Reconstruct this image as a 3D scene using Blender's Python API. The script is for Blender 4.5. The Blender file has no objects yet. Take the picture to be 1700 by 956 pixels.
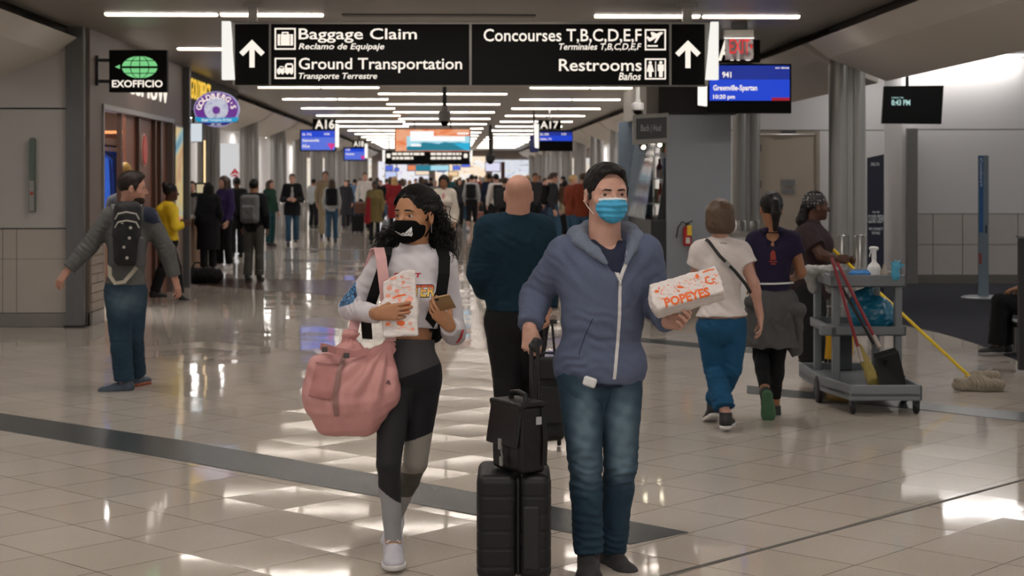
import bpy, bmesh, math, random
import numpy as np
from mathutils import Vector, Matrix
from mathutils.bvhtree import BVHTree
random.seed(7)
rng = np.random.RandomState(5)
PI = math.pi
scene = bpy.context.scene
COL = scene.collection

# ------------------------------------------------------------------ camera
F, EYE, HY, CX = 2750.0, 1.66, 297.0, 850.0      # focal length in pixels of the 1700x956 frame, eye height, horizon row
YAW = math.atan(105 / F)                           # the concourse axis (+Y) runs a little left of the view axis
FW = np.array([math.sin(YAW), math.cos(YAW), 0.0]); RT = np.array([math.cos(YAW), -math.sin(YAW), 0.0])
cam_d = bpy.data.cameras.new('camera'); cam = bpy.data.objects.new('camera', cam_d); COL.objects.link(cam)
cam.location = (0, 0, EYE); cam.rotation_euler = (PI / 2, 0, -YAW)
cam_d.sensor_width = 36; cam_d.lens = F / 1700 * 36; cam_d.shift_y = -(478 - HY) / 1700
cam_d.clip_end = 400
cam_d.dof.use_dof = True; cam_d.dof.focus_distance = 7.0; cam_d.dof.aperture_fstop = 5.6
scene.camera = cam
# ------------------------------------------------------------------ view, world
vs = scene.view_settings
vs.view_transform = 'Standard'; vs.look = 'None'; vs.gamma = 1; vs.use_curve_mapping = False
vs.exposure = -0.18
W = bpy.data.worlds.new('world'); scene.world = W; W.use_nodes = True
W.node_tree.nodes['Background'].inputs[0].default_value = (1.0, 0.97, 0.94, 1)
W.node_tree.nodes['Background'].inputs[1].default_value = 0.55
scene.cycles.use_denoising = True
scene.cycles.max_bounces = 6; scene.cycles.diffuse_bounces = 3; scene.cycles.glossy_bounces = 3
scene.cycles.sample_clamp_indirect = 4.0
STRIP = 54.0          # radiance of the ceiling light strips
CEIL = 3.36           # ceiling height

# ------------------------------------------------------------------ helpers: places
def P(px, py, Z):
    """world point seen at photo pixel (px, py) at depth Z along the view axis"""
    p = FW * Z + RT * ((px - CX) / F * Z); p[2] = EYE + (HY - py) / F * Z
    return p
def G(px, py):
    return P(px, py, F * EYE / (py - HY))
def V3(*a): return np.array(a, float)
def nrm(v): v = np.asarray(v, float); return v / (np.linalg.norm(v) + 1e-12)

# ------------------------------------------------------------------ helpers: materials
def C(h):
    r = [int(h[i:i + 2], 16) / 255 for i in (0, 2, 4)]
    return tuple(c / 12.92 if c <= .04045 else ((c + .055) / 1.055) ** 2.4 for c in r) + (1,)
MATS = {}
def mat(name, col, rough=.6, metal=0., var=.12, scale=14., bump=0., bscale=300., spec=.5, heather=0., hscale=500., coat=0., stretch=None, alpha=1.):
    if name in MATS: return MATS[name]
    m = bpy.data.materials.new(name); m.use_nodes = True; nt = m.node_tree; N = nt.nodes; L = nt.links
    b = N['Principled BSDF']; c = C(col) if isinstance(col, str) else col
    b.inputs['Roughness'].default_value = rough; b.inputs['Metallic'].default_value = metal
    b.inputs['Specular IOR Level'].default_value = spec; b.inputs['Coat Weight'].default_value = coat
    b.inputs['Alpha'].default_value = alpha
    tc = N.new('ShaderNodeTexCoord'); vec = tc.outputs['Object']
    if stretch:
        mp = N.new('ShaderNodeMapping'); mp.inputs['Scale'].default_value = stretch; L.new(vec, mp.inputs[0]); vec = mp.outputs[0]
    no = N.new('ShaderNodeTexNoise'); no.inputs['Scale'].default_value = scale; no.inputs['Detail'].default_value = 3; L.new(vec, no.inputs['Vector'])
    mx = N.new('ShaderNodeMix'); mx.data_type = 'RGBA'
    mx.inputs['A'].default_value = tuple(v * (1 - var) for v in c[:3]) + (1,); mx.inputs['B'].default_value = tuple(min(1, v * (1 + var)) for v in c[:3]) + (1,)
    L.new(no.outputs['Fac'], mx.inputs['Factor']); out = mx.outputs['Result']
    if heather:
        n2 = N.new('ShaderNodeTexNoise'); n2.inputs['Scale'].default_value = hscale; n2.inputs['Detail'].default_value = 1; L.new(vec, n2.inputs['Vector'])
        rp = N.new('ShaderNodeValToRGB'); rp.color_ramp.elements[0].position = .35; rp.color_ramp.elements[1].position = .65
        rp.color_ramp.elements[0].color = (1 - heather,) * 3 + (1,); rp.color_ramp.elements[1].color = (1 + heather,) * 3 + (1,)
        L.new(n2.outputs['Fac'], rp.inputs[0])
        m2 = N.new('ShaderNodeMix'); m2.data_type = 'RGBA'; m2.blend_type = 'MULTIPLY'; m2.inputs['Factor'].default_value = 1
        L.new(out, m2.inputs['A']); L.new(rp.outputs[0], m2.inputs['B']); out = m2.outputs['Result']
    L.new(out, b.inputs['Base Color'])
    if bump:
        nb = N.new('ShaderNodeTexNoise'); nb.inputs['Scale'].default_value = bscale; nb.inputs['Detail'].default_value = 2; L.new(vec, nb.inputs['Vector'])
        bp = N.new('ShaderNodeBump'); bp.inputs['Strength'].default_value = bump; bp.inputs['Distance'].default_value = .004
        L.new(nb.outputs['Fac'], bp.inputs['Height']); L.new(bp.outputs[0], b.inputs['Normal'])
    MATS[name] = m; return m
def glow(name, col, s=1., base='202020'):
    if name in MATS: return MATS[name]
    m = bpy.data.materials.new(name); m.use_nodes = True; b = m.node_tree.nodes['Principled BSDF']
    b.inputs['Base Color'].default_value = C(base); b.inputs['Emission Color'].default_value = C(col); b.inputs['Emission Strength'].default_value = s
    b.inputs['Roughness'].default_value = .4
    MATS[name] = m; return m
def glow_noise(name, cols, scale, s, stretch=(1, 1, 1), base='101010'):
    """a lit picture (poster, screen): flowing bands of the given colours"""
    m = bpy.data.materials.new(name); m.use_nodes = True; nt = m.node_tree; N = nt.nodes; b = N['Principled BSDF']
    tc = N.new('ShaderNodeTexCoord'); mp = N.new('ShaderNodeMapping'); mp.inputs['Scale'].default_value = stretch
    no = N.new('ShaderNodeTexNoise'); no.inputs['Scale'].default_value = scale; no.inputs['Detail'].default_value = 2; no.inputs['Distortion'].default_value = 1.2
    rp = N.new('ShaderNodeValToRGB'); rp.color_ramp.interpolation = 'LINEAR'
    e = rp.color_ramp.elements
    for i, c in enumerate(cols):
        p = .25 + .5 * i / max(1, len(cols) - 1)
        if i < 2: e[i].position = p; e[i].color = C(c)
        else: q = e.new(p); q.color = C(c)
    nt.links.new(tc.outputs['Object'], mp.inputs[0]); nt.links.new(mp.outputs[0], no.inputs['Vector']); nt.links.new(no.outputs['Fac'], rp.inputs[0])
    b.inputs['Base Color'].default_value = C(base); nt.links.new(rp.outputs[0], b.inputs['Emission Color']); b.inputs['Emission Strength'].default_value = s
    b.inputs['Roughness'].default_value = .35
    return m

# ------------------------------------------------------------------ helpers: objects
def wloc(o):
    v = np.zeros(3)
    while o is not None: v += np.array(o.location); o = o.parent
    return v
def tag(o, label=None, cat=None, group=None, kind=None):
    if label: o['label'] = label
    if cat: o['category'] = cat
    if group: o['group'] = group
    if kind: o['kind'] = kind
    return o
def empty(name, loc, label, cat, group=None):
    o = bpy.data.objects.new(name, None); COL.objects.link(o); o.location = Vector(loc); o.empty_display_size = .1
    return tag(o, label, cat, group)
def mkobj(name, V, Fc, mats, parent=None, smooth=False, midx=None, origin=None):
    V = np.asarray(V, float).reshape(-1, 3)
    if parent is None:
        lo, hi = V.min(0), V.max(0)
        og = np.array([(lo[0] + hi[0]) / 2, (lo[1] + hi[1]) / 2, lo[2]]) if origin is None else np.asarray(origin, float)
    else: og = wloc(parent)
    me = bpy.data.meshes.new(name)
    if isinstance(Fc, np.ndarray) and Fc.ndim == 2:
        n, w = Fc.shape
        me.vertices.add(len(V)); me.vertices.foreach_set('co', (V - og).astype(np.float32).ravel())
        me.loops.add(n * w); me.loops.foreach_set('vertex_index', Fc.astype(np.int32).ravel())
        me.polygons.add(n); me.polygons.foreach_set('loop_start', np.arange(0, n * w, w, dtype=np.int32))
        me.update(calc_edges=True)
    else:
        me.from_pydata((V - og).tolist(), [], [list(map(int, f)) for f in Fc])
    if not isinstance(mats, (list, tuple)): mats = [mats]
    for m in mats: me.materials.append(m)
    if midx is not None: me.polygons.foreach_set('material_index', np.asarray(midx, np.int32))
    if smooth: me.polygons.foreach_set('use_smooth', np.ones(len(me.polygons), bool))
    me.update()
    o = bpy.data.objects.new(name, me); COL.objects.link(o)
    if parent is None: o.location = Vector(og)
    else: o.parent = parent
    return o
def bevel(o, w=.006, seg=2, ang=35):
    b = o.modifiers.new('bevel', 'BEVEL'); b.width = w; b.segments = seg; b.limit_method = 'ANGLE'; b.angle_limit = math.radians(ang); return o

class MB:
    """collects simple solids into one mesh"""
    def __init__(s): s.V = []; s.F = []; s.M = []; s.n = 0
    def add(s, V, Fc, m=0):
        V = np.asarray(V, float).reshape(-1, 3)
        s.V.append(V); s.F += [tuple(int(i) + s.n for i in f) for f in Fc]; s.M += [m] * len(Fc); s.n += len(V); return s
    def hexa(s, c8, m=0):   # 8 corners: bottom 0-3 ccw, top 4-7
        return s.add(c8, [(3, 2, 1, 0), (4, 5, 6, 7), (0, 1, 5, 4), (1, 2, 6, 5), (2, 3, 7, 6), (3, 0, 4, 7)], m)
    def box(s, lo, hi, m=0):
        x0, y0, z0 = np.minimum(lo, hi); x1, y1, z1 = np.maximum(lo, hi)
        return s.hexa([(x0, y0, z0), (x1, y0, z0), (x1, y1, z0), (x0, y1, z0), (x0, y0, z1), (x1, y0, z1), (x1, y1, z1), (x0, y1, z1)], m)
    def obox(s, c, ax, half, m=0):   # oriented box: rows of ax are its axes
        ax = np.asarray(ax, float); c = np.asarray(c, float); q = []
        for sz in (-1, 1):
            for sx, sy in ((-1, -1), (1, -1), (1, 1), (-1, 1)): q.append(c + ax[0] * half[0] * sx + ax[1] * half[1] * sy + ax[2] * half[2] * sz)
        return s.hexa(q, m)
    def tube(s, pts, r, n=10, m=0, caps=True, closed=False):
        pts = [np.asarray(p, float) for p in pts]; k = len(pts); rs = r if hasattr(r, '__len__') else [r] * k
        V = []; prev = None
        for i, p in enumerate(pts):
            a = pts[(i - 1) % k] if (i > 0 or closed) else p; b = pts[(i + 1) % k] if (i < k - 1 or closed) else p
            t = nrm(b - a)
            if prev is None:
                u = np.cross(t, (0, 0, 1.)); u = np.cross(t, (1., 0, 0)) if np.linalg.norm(u) < .1 else u
            else: u = prev - t * np.dot(prev, t)
            u = nrm(u); prev = u; w = np.cross(t, u)
            for j in range(n):
                a_ = 2 * PI * j / n; V.append(p + (u * math.cos(a_) + w * math.sin(a_)) * rs[i])
        Fc = []
        for i in range(k if closed else k - 1):
            i2 = (i + 1) % k
            for j in range(n): Fc.append((i * n + j, i * n + (j + 1) % n, i2 * n + (j + 1) % n, i2 * n + j))
        if caps and not closed: Fc += [tuple(range(n - 1, -1, -1)), tuple((k - 1) * n + j for j in range(n))]
        return s.add(V, Fc, m)
    def strap(s, pts, nor, w, t, m=0):
        """flat band through pts; nor: outward normals"""
        pts = [np.asarray(p, float) for p in pts]; k = len(pts); V = []
        for i, p in enumerate(pts):
            tt = nrm(pts[min(i + 1, k - 1)] - pts[max(i - 1, 0)]); nn = np.asarray(nor[i] if hasattr(nor[0], '__len__') else nor, float)
            nn = nrm(nn - tt * np.dot(nn, tt)); b = np.cross(tt, nn)
            V += [p - b * w / 2, p + b * w / 2, p + b * w / 2 + nn * t, p - b * w / 2 + nn * t]
        Fc = [(3, 2, 1, 0), tuple((k - 1) * 4 + j for j in range(4))]
        for i in range(k - 1):
            for j in range(4): Fc.append((i * 4 + j, i * 4 + (j + 1) % 4, i * 4 + 4 + (j + 1) % 4, i * 4 + 4 + j))
        return s.add(V, Fc, m)
    def lathe(s, prof, c=(0, 0, 0), ax=(0, 0, 1.), n=24, m=0, cap=True):
        ax = nrm(ax); u = np.cross(ax, (0, 0, 1.)); u = V3(1, 0, 0) if np.linalg.norm(u) < .1 else nrm(u); w = np.cross(ax, u); c = np.asarray(c, float)
        V = [c + ax * z + (u * math.cos(2 * PI * j / n) + w * math.sin(2 * PI * j / n)) * r for r, z in prof for j in range(n)]
        Fc = [(i * n + j, i * n + (j + 1) % n, (i + 1) * n + (j + 1) % n, (i + 1) * n + j) for i in range(len(prof) - 1) for j in range(n)]
        if cap: Fc += [tuple(range(n - 1, -1, -1)), tuple((len(prof) - 1) * n + j for j in range(n))]
        return s.add(V, Fc, m)
    def prism(s, poly, o, u, v, d, m=0):
        """polygon in the (u, v) plane at o, pushed along vector d"""
        o, u, v, d = (np.asarray(q, float) for q in (o, u, v, d)); n = len(poly)
        a = [o + u * p[0] + v * p[1] for p in poly]
        V = a + [p + d for p in a]
        Fc = [tuple(range(n)), tuple(range(2 * n - 1, n - 1, -1))] + [((i + 1) % n, i, n + i, n + (i + 1) % n) for i in range(n)]
        return s.add(V, Fc, m)
    def ball(s, c, r, n=16, m=0, R=None):
        r = np.ones(3) * r if not hasattr(r, '__len__') else np.asarray(r); R = np.eye(3) if R is None else np.asarray(R); k = n // 2; V = []; c = np.asarray(c, float)
        for i in range(k + 1):
            th = PI * i / k
            for j in range(n): V.append(c + (V3(math.sin(th) * math.cos(2 * PI * j / n), math.sin(th) * math.sin(2 * PI * j / n), math.cos(th)) * r) @ R)
        return s.add(V, [(i * n + j, (i + 1) * n + j, (i + 1) * n + (j + 1) % n, i * n + (j + 1) % n) for i in range(k) for j in range(n)], m)
    def build(s, name, mats, parent=None, smooth=False, origin=None):
        o = mkobj(name, np.concatenate(s.V), s.F, mats, parent, smooth, s.M, origin)
        bm = bmesh.new(); bm.from_mesh(o.data); bmesh.ops.recalc_face_normals(bm, faces=bm.faces); bm.to_mesh(o.data); bm.free()
        if smooth:
            try: o.data.set_sharp_from_angle(angle=math.radians(40))
            except Exception: pass
        return o

def text_mesh(s, bold=0., shear=0., ext=0., res=3):
    cu = bpy.data.curves.new('t', 'FONT'); cu.body = s; cu.size = 1; cu.shear = shear; cu.offset = bold; cu.extrude = ext; cu.resolution_u = res
    o = bpy.data.objects.new('t', cu); me = bpy.data.meshes.new_from_object(o)
    V = np.array([v.co[:] for v in me.vertices]); Fc = [tuple(p.vertices) for p in me.polygons]
    bpy.data.objects.remove(o); bpy.data.curves.remove(cu); bpy.data.meshes.remove(me)
    return V, Fc
def text(name, s, o, u, v, w, h, m, parent, n=None, bold=.0, shear=0., depth=.004):
    """letters stretched to a box w x h whose lower-left corner is o; u right, v up, n towards the reader"""
    V, Fc = text_mesh(s, bold, shear, .02)
    lo, hi = V.min(0), V.max(0); q = (V - lo) / np.maximum(hi - lo, 1e-6)
    n = nrm(np.cross(u, v)) if n is None else n
    Vw = np.asarray(o) + np.outer(q[:, 0] * w, u) + np.outer(q[:, 1] * h, v) + np.outer(q[:, 2] * depth, n)
    return mkobj(name, Vw, Fc, m, parent)
UP = V3(0, 0, 1)
def text_px(name, s, box, Z, m, parent, **k):
    """letters filling photo box (x0, y0, x1, y1) at depth Z, facing back along the concourse view"""
    x0, y0, x1, y1 = box
    return text(name, s, P(x0, y1, Z), RT, UP, (x1 - x0) * Z / F, (y1 - y0) * Z / F, m, parent, n=-FW, **k)
def rect_px(mb, box, Z, d, m=0):
    """upright slab over photo box at depth Z, d deep behind it"""
    x0, y0, x1, y1 = box; a = P(x0, y1, Z); s = Z / F
    return mb.prism([(0, 0), ((x1 - x0) * s, 0), ((x1 - x0) * s, (y1 - y0) * s), (0, (y1 - y0) * s)], a, RT, UP, FW * d, m)
def poly_px(mb, pts, Z, d, m=0):
    a = P(pts[0][0], pts[0][1], Z); s = Z / F
    return mb.prism([((x - pts[0][0]) * s, (pts[0][1] - y) * s) for x, y in pts], a, RT, UP, FW * d, m)
def struct(o): o['kind'] = 'structure'; return o
# ================================================================== the setting
def tile_floor():
    m = bpy.data.materials.new('floor_tiles'); m.use_nodes = True; nt = m.node_tree; N = nt.nodes; L = nt.links; b = N['Principled BSDF']
    geo = N.new('ShaderNodeNewGeometry')
    mp = N.new('ShaderNodeMapping'); mp.vector_type = 'POINT'; mp.inputs['Rotation'].default_value = (0, 0, math.radians(45)); mp.inputs['Scale'].default_value = (1 / .457,) * 3
    mp.inputs['Location'].default_value = (.22, .37, .0)
    L.new(geo.outputs['Position'], mp.inputs[0])
    br = N.new('ShaderNodeTexBrick'); br.offset = 0; br.squash = 1; br.inputs['Scale'].default_value = 1; br.inputs['Brick Width'].default_value = 1; br.inputs['Row Height'].default_value = 1
    br.inputs['Mortar Size'].default_value = .0065; br.inputs['Mortar Smooth'].default_value = .3; br.inputs['Bias'].default_value = 0
    br.inputs['Color1'].default_value = C('beb4aa'); br.inputs['Color2'].default_value = C('b7ada2'); br.inputs['Mortar'].default_value = C('5f564c')
    L.new(mp.outputs[0], br.inputs['Vector'])
    n1 = N.new('ShaderNodeTexNoise'); n1.inputs['Scale'].default_value = 90; n1.inputs['Detail'].default_value = 3; L.new(geo.outputs['Position'], n1.inputs['Vector'])
    n2 = N.new('ShaderNodeTexNoise'); n2.inputs['Scale'].default_value = .7; L.new(geo.outputs['Position'], n2.inputs['Vector'])
    mx = N.new('ShaderNodeMix'); mx.data_type = 'RGBA'; mx.blend_type = 'OVERLAY'; mx.inputs['Factor'].default_value = .18; L.new(br.outputs['Color'], mx.inputs['A']); L.new(n1.outputs['Color'], mx.inputs['B'])
    m2 = N.new('ShaderNodeMix'); m2.data_type = 'RGBA'; m2.blend_type = 'SOFT_LIGHT'; m2.inputs['Factor'].default_value = .3; L.new(mx.outputs['Result'], m2.inputs['A']); L.new(n2.outputs['Fac'], m2.inputs['B'])
    L.new(m2.outputs['Result'], b.inputs['Base Color'])
    # every tile lies a hair out of level, and the polish waves a little
    fl = N.new('ShaderNodeVectorMath'); fl.operation = 'FLOOR'; L.new(mp.outputs[0], fl.inputs[0])
    wn = N.new('ShaderNodeTexWhiteNoise'); L.new(fl.outputs[0], wn.inputs['Vector'])
    n3 = N.new('ShaderNodeTexNoise'); n3.inputs['Scale'].default_value = 9; n3.inputs['Detail'].default_value = 1; L.new(geo.outputs['Position'], n3.inputs['Vector'])
    def centred(sock, amp):
        s = N.new('ShaderNodeVectorMath'); s.operation = 'SUBTRACT'; L.new(sock, s.inputs[0]); s.inputs[1].default_value = (.5, .5, .5)
        q = N.new('ShaderNodeVectorMath'); q.operation = 'MULTIPLY'; L.new(s.outputs[0], q.inputs[0]); q.inputs[1].default_value = (amp, amp, 0); return q.outputs[0]
    a1 = N.new('ShaderNodeVectorMath'); a1.operation = 'ADD'; L.new(centred(wn.outputs['Color'], .011), a1.inputs[0]); L.new(centred(n3.outputs['Color'], .0035), a1.inputs[1])
    a2 = N.new('ShaderNodeVectorMath'); a2.operation = 'ADD'; L.new(a1.outputs[0], a2.inputs[0]); L.new(geo.outputs['Normal'], a2.inputs[1])
    nn = N.new('ShaderNodeVectorMath'); nn.operation = 'NORMALIZE'; L.new(a2.outputs[0], nn.inputs[0]); L.new(nn.outputs[0], b.inputs['Normal'])
    b.inputs['Roughness'].default_value = .05; b.inputs['Specular IOR Level'].default_value = .40
    return m
M_floor = tile_floor()
M_stone = mat('dark_stone_inlay', '45494a', .25, var=.5, scale=9, spec=.22, stretch=(1, 4, 1))
M_brown = mat('brown_stone_inlay', '4c3a33', .16, var=.25, scale=6)
M_carp = mat('charcoal_carpet', '34343a', .95, var=.35, scale=16, bump=.5, bscale=200, stretch=(.4, 4, 1), spec=.1)
M_ceil = mat('ceiling_metal', '827d74', .4, metal=.25, var=.06, scale=.8)
M_dark = mat('dark_recess', '201e1d', .8)
M_sof = mat('soffit_paint', 'c2bcb4', .5, var=.04, scale=2)
M_steel = mat('brushed_steel', '8f8d8b', .38, metal=.55, var=.12, scale=5, stretch=(6, 6, .3))
M_dsteel = mat('dark_metal_post', '5f5e5e', .4, metal=.4, var=.12, scale=4, stretch=(4, 4, .3))
M_wallL = mat('left_wall_panel', 'aaa6a1', .6, var=.03, scale=3)
M_tileL = mat('left_wall_tile', 'a79e95', .45, var=.05, scale=4)
M_base = mat('steel_baseboard', '77736c', .4, metal=.4, var=.1, scale=6)
M_wallW = mat('white_wall_panel', 'e2dfdf', .55, var=.02, scale=2)
M_tan = mat('tan_door_paint', 'b5a898', .55, var=.03, scale=2)
M_taupe = mat('taupe_stone', '8d8074', .5, var=.1, scale=8)
M_blk = mat('black_metal', '141414', .45, var=.1)
M_bgloss = mat('black_gloss', '050506', .3, var=.1, spec=.1)
M_white = mat('white_plastic', 'd8d8d6', .4, var=.03)
M_grout = mat('panel_gap', '4d4a46', .8)

struct(MB().box((-16, -10, -.1), (16, 126, 0)).build('floor', M_floor))
def inlay(name, px, m, z=.003):
    g = [G(*p) for p in px]; mb = MB(); n = len(g)
    mb.add([(p[0], p[1], z) for p in g] + [(p[0], p[1], -.01) for p in g], [tuple(range(n))] + [(i, (i + 1) % n, n + (i + 1) % n, n + i) for i in range(n)])
    o = struct(mb.build(name, m)); return o
inlay('trim_1', [(-160, 664), (0, 686), (300, 731), (621, 787), (900, 838), (1143, 884), (1046, 904), (619, 823), (300, 765), (0, 714), (-160, 690)], M_stone)
inlay('trim_2', [(1240, 640), (1296, 646), (1531, 669), (1700, 685), (1860, 701), (1860, 717), (1700, 700), (1535, 681), (1354, 663), (1240, 653)], M_stone)
inlay('trim_3', [(940, 546), (1066, 561), (1250, 578), (1250, 586), (1066, 568), (940, 553)], M_stone)
inlay('trim_4', [(300, 461), (440, 463), (640, 466), (640, 498), (560, 491), (440, 482), (310, 472)], M_brown)
inlay('trim_5', [(470, 430), (700, 435), (700, 438), (470, 433)], M_stone)
inlay('trim_6', [(470, 412), (760, 416), (760, 418), (470, 414)], M_stone)
inlay('trim_7', [(1094, 956), (1700, 795), (1860, 752), (1860, 754), (1700, 797.5), (1099, 959)], M_grout, .0015)
inlay('floor_carpet', [(1345, 520), (1430, 527), (1497, 539), (1560, 552), (1620, 570), (1700, 603), (1800, 650), (2300, 650), (2300, 462), (1345, 462)], M_carp, .006)

# ceiling of the concourse, its dark edge slots, lower ceilings over the gates
cm = MB(); cm.box((-4.25, -10, CEIL), (4.25, 126, CEIL + .08)); struct(cm.build('ceiling', M_ceil))
for k in range(26):
    pass
gc = MB(); gc.box((-16, -10, 3.62), (-4.2, 126, 3.7)); gc.box((4.2, -10, 3.62), (16, 126, 3.7)); struct(gc.build('ceiling_sides', M_wallW))
sl = MB()
for sx in (-1, 1): sl.box((sx * 4.25, -10, CEIL + .0), (sx * 4.3, 126, 3.62)); sl.box((sx * 4.25, -10, 3.5), (sx * 5.3, 126, 3.6))
struct(sl.build('trim_8', M_dark))

# boat-shaped soffits along both sides and the columns under their ends
SP = 6.67
def soffit(sx, y1, ln=6.3):
    sec = [(4.15, 3.24), (4.39, 3.06), (5.08, 2.79), (5.16, 3.55), (4.62, 3.55), (4.5, 3.36)]
    mb = MB(); mb.prism([(sx * x, z) for x, z in sec], (0, y1, 0), (1, 0, 0), (0, 0, 1), (0, -ln, 0))
    return struct(bevel(mb.build('soffit', M_sof), .012))
for k in range(-1, 13):
    soffit(1, 19.05 + SP * k)
    if k not in (1, 2): soffit(-1, 19.3 + SP * k)
def column(x, y):
    mb = MB(); s = 1 if x > 0 else -1
    for dx, dy, r in ((-.11, 0, .115), (.12, .03, .1), (0, .12, .15)):
        mb.lathe([(r, 0), (r, 3.5)], (x + dx, y + dy, 0), n=28)
    mb.box((x - .02, y - .06, 0), (x + .05, y + .1, 3.5))
    o = struct(mb.build('column', M_steel, smooth=True))
    bb = MB()
    for dx, dy, r in ((-.11, 0, .13), (.12, .03, .115), (0, .12, .165)): bb.lathe([(r, 0), (r, .98), (r - .012, 1.0)], (x + dx, y + dy, 0), n=28)
    struct(bb.build('trim_9', mat('column_sleeve', '8a8783', .2, metal=.6, var=.3, scale=12), smooth=True))
for k in range(0, 14):
    column(4.72, 19.45 + SP * k)
    if k > 1: column(-4.72, 19.45 + SP * k)

# left front wall
zL = 18.6
a = P(112, 0, zL); xl = a[0]; yl = a[1]
wl = MB(); wl.box((-11, yl + .03, 0), (xl, yl + .2, 3.62), 1)
for z0, z1, m in ((.16, 1.095, 2), (1.11, 2.44, 0), (2.46, 3.6, 0)): wl.box((-11, yl, z0), (xl, yl + .04, z1), m)
struct(wl.build('wall_left', [M_wallL, M_grout, M_tileL]))
wt = MB()
for px in (-60, 5, 28): q = P(px, 300, zL); wt.box((q[0], yl - .0015, .16), (q[0] + .006, yl + .01, 1.095))
wt.box((-11, yl - .0015, .76), (xl, yl + .01, .764))
struct(wt.build('trim_10', M_grout))
struct(bevel(MB().box((-11, yl - .015, 0), (xl, yl + .04, .155)).build('baseboard_left', M_base)))
b_ = P(141, 0, zL)
struct(bevel(MB().box((xl, yl - .08, 0), (b_[0], yl + .12, 3.62)).build('trim_11', M_dsteel), .01))
struct(MB().box((xl - .02, yl - .1, .0), (b_[0] + .02, yl + .13, .02)).build('trim_12', M_dark))

# store front on the left: plane x = XS
XS = b_[0] + .03
def PXW(px, py, x0):
    d = FW + RT * ((px - CX) / F); return P(px, py, x0 / d[0])
def ys(px, x0=None): return PXW(px, 300, XS if x0 is None else x0)[1]
M_fac = mat('brown_facade', '6a5b54', .5, var=.05, scale=3)
M_wood = mat('reddish_wood', '70412f', .45, var=.25, scale=6, stretch=(1, 1, .15))
M_tpan = mat('brown_wall_panel', '4c3328', .4, var=.15, scale=5)
y0s, y1s, yo0, yo1 = yl + .1, ys(304), ys(171), ys(287)
fa = MB()
fa.box((XS - .12, y0s, 0), (XS, yo0, 3.62)); fa.box((XS - .12, yo0, 2.5), (XS, y1s, 3.62)); fa.box((XS - .12, yo1, 0), (XS, y1s, 2.5))
struct(fa.build('wall_storefront', M_fac))
fr = MB(); fr.box((XS - .14, yo0 - .05, 0), (XS + .02, yo0, 2.5)); fr.box((XS - .14, yo0 - .05, 2.48), (XS + .02, yo1 + .04, 2.54)); struct(fr.build('door_1', M_steel))
# stone courses at the foot of the pier
br = MB()
for i in range(9):
    z = .16 + i * .105; o = .3 * (i % 2); yy = y0s
    while yy < yo0 - .06:
        ye = min(yo0 - .06, yy + (.62 if yy > y0s else .62 - o)); br.box((XS - .02, yy + .004, z), (XS + .022 + .008 * random.random(), ye - .004, z + .098)); yy = ye
struct(bevel(br.build('trim_13', M_taupe), .004))
struct(MB().box((XS - .02, y0s, 0), (XS + .03, yo0 - .05, .15)).build('baseboard_storefront', M_base))
# inner timber panels beside the opening
yp = ys(205, XS - .12)
pn = MB(); pn.box((XS - .13, yp, 0), (XS - .09, yo1, 2.48)); struct(pn.build('wall_panelled', M_wood))
pt = MB()
for px, w in ((207, .05), (236, .12), (263, .06), (272, .14)):
    y = ys(px); pt.box((XS - .1, y, 0), (XS - .04, y + w, 2.48))
struct(pt.build('trim_14', M_tpan))
it = MB(); it.box((XS - 4, y0s + .02, 0), (XS - .12, y0s + .1, 3.5)); it.box((XS - 4, y0s, 0), (XS - 3.9, y1s, 3.5)); it.box((XS - 4, y1s, 0), (XS - .1, y1s + .1, 3.5))
it.box((XS - 4, y0s, 2.9), (XS - .12, y1s, 2.96))
struct(it.build('wall_shop_inside', mat('shop_interior', '6b4a36', .6, var=.15, scale=2)))
# end pier past the shop
struct(bevel(MB().box((XS - .1, y1s, 0), (XS + .1, y1s + .12, 3.62)).build('trim_15', M_dsteel), .01))
# bagel shop bay further on
yb0, yb1 = y1s + .12, 32.2
bw = MB(); bw.box((-8.2, yb0, 0), (-8.1, yb1, 3.6)); bw.box((-8.2, yb1, 0), (-5.1, yb1 + .1, 3.6)); struct(bw.build('wall_bagel_shop', mat('cream_wall', 'cfc8bd', .6, var=.05)))
hd = MB(); hd.box((XS - .5, yb0, 2.75), (XS - .02, yb1, 3.62)); struct(hd.build('trim_16', M_dark))
# outer walls of the gate areas, far end
ow = MB(); ow.box((-9.1, yb1, 0), (-9, 126, 3.65)); struct(ow.build('wall_left_far', M_wallW))
ow = MB(); ow.box((9.0, 27.4, 0), (9.1, 126, 3.65)); struct(ow.build('wall_right_far', M_wallW))
struct(MB().box((-16, 99, 0), (16, 99.2, 3.65)).build('wall_end', mat('end_wall', '8b8079', .6)))

for i, (x0, x1, z0, z1, c, s_) in enumerate(((-8.5, -4.6, 0.3, 2.9, 'fff0dc', .9), (-4.2, -1.2, .2, 2.7, 'f6f2ff', 1.0), (-.8, 2.2, .1, 3.0, 'ffe8cc', 1.1), (2.6, 5.4, .2, 2.8, 'eef2ff', .9), (5.8, 8.6, .3, 2.9, 'fff0dc', .8))):  # glowing panels added on the end wall to brighten the far floor
    o = MB().box((x0, 98.9, z0), (x1, 99.05, z1)).build('end_glow_%d' % (i + 1), glow_noise('end_wall_glow%d' % i, ['6a5848', c, c, 'ffffff', '8a7460'], 1.5, s_, (1, 1, 1.5))); struct(o)
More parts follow.
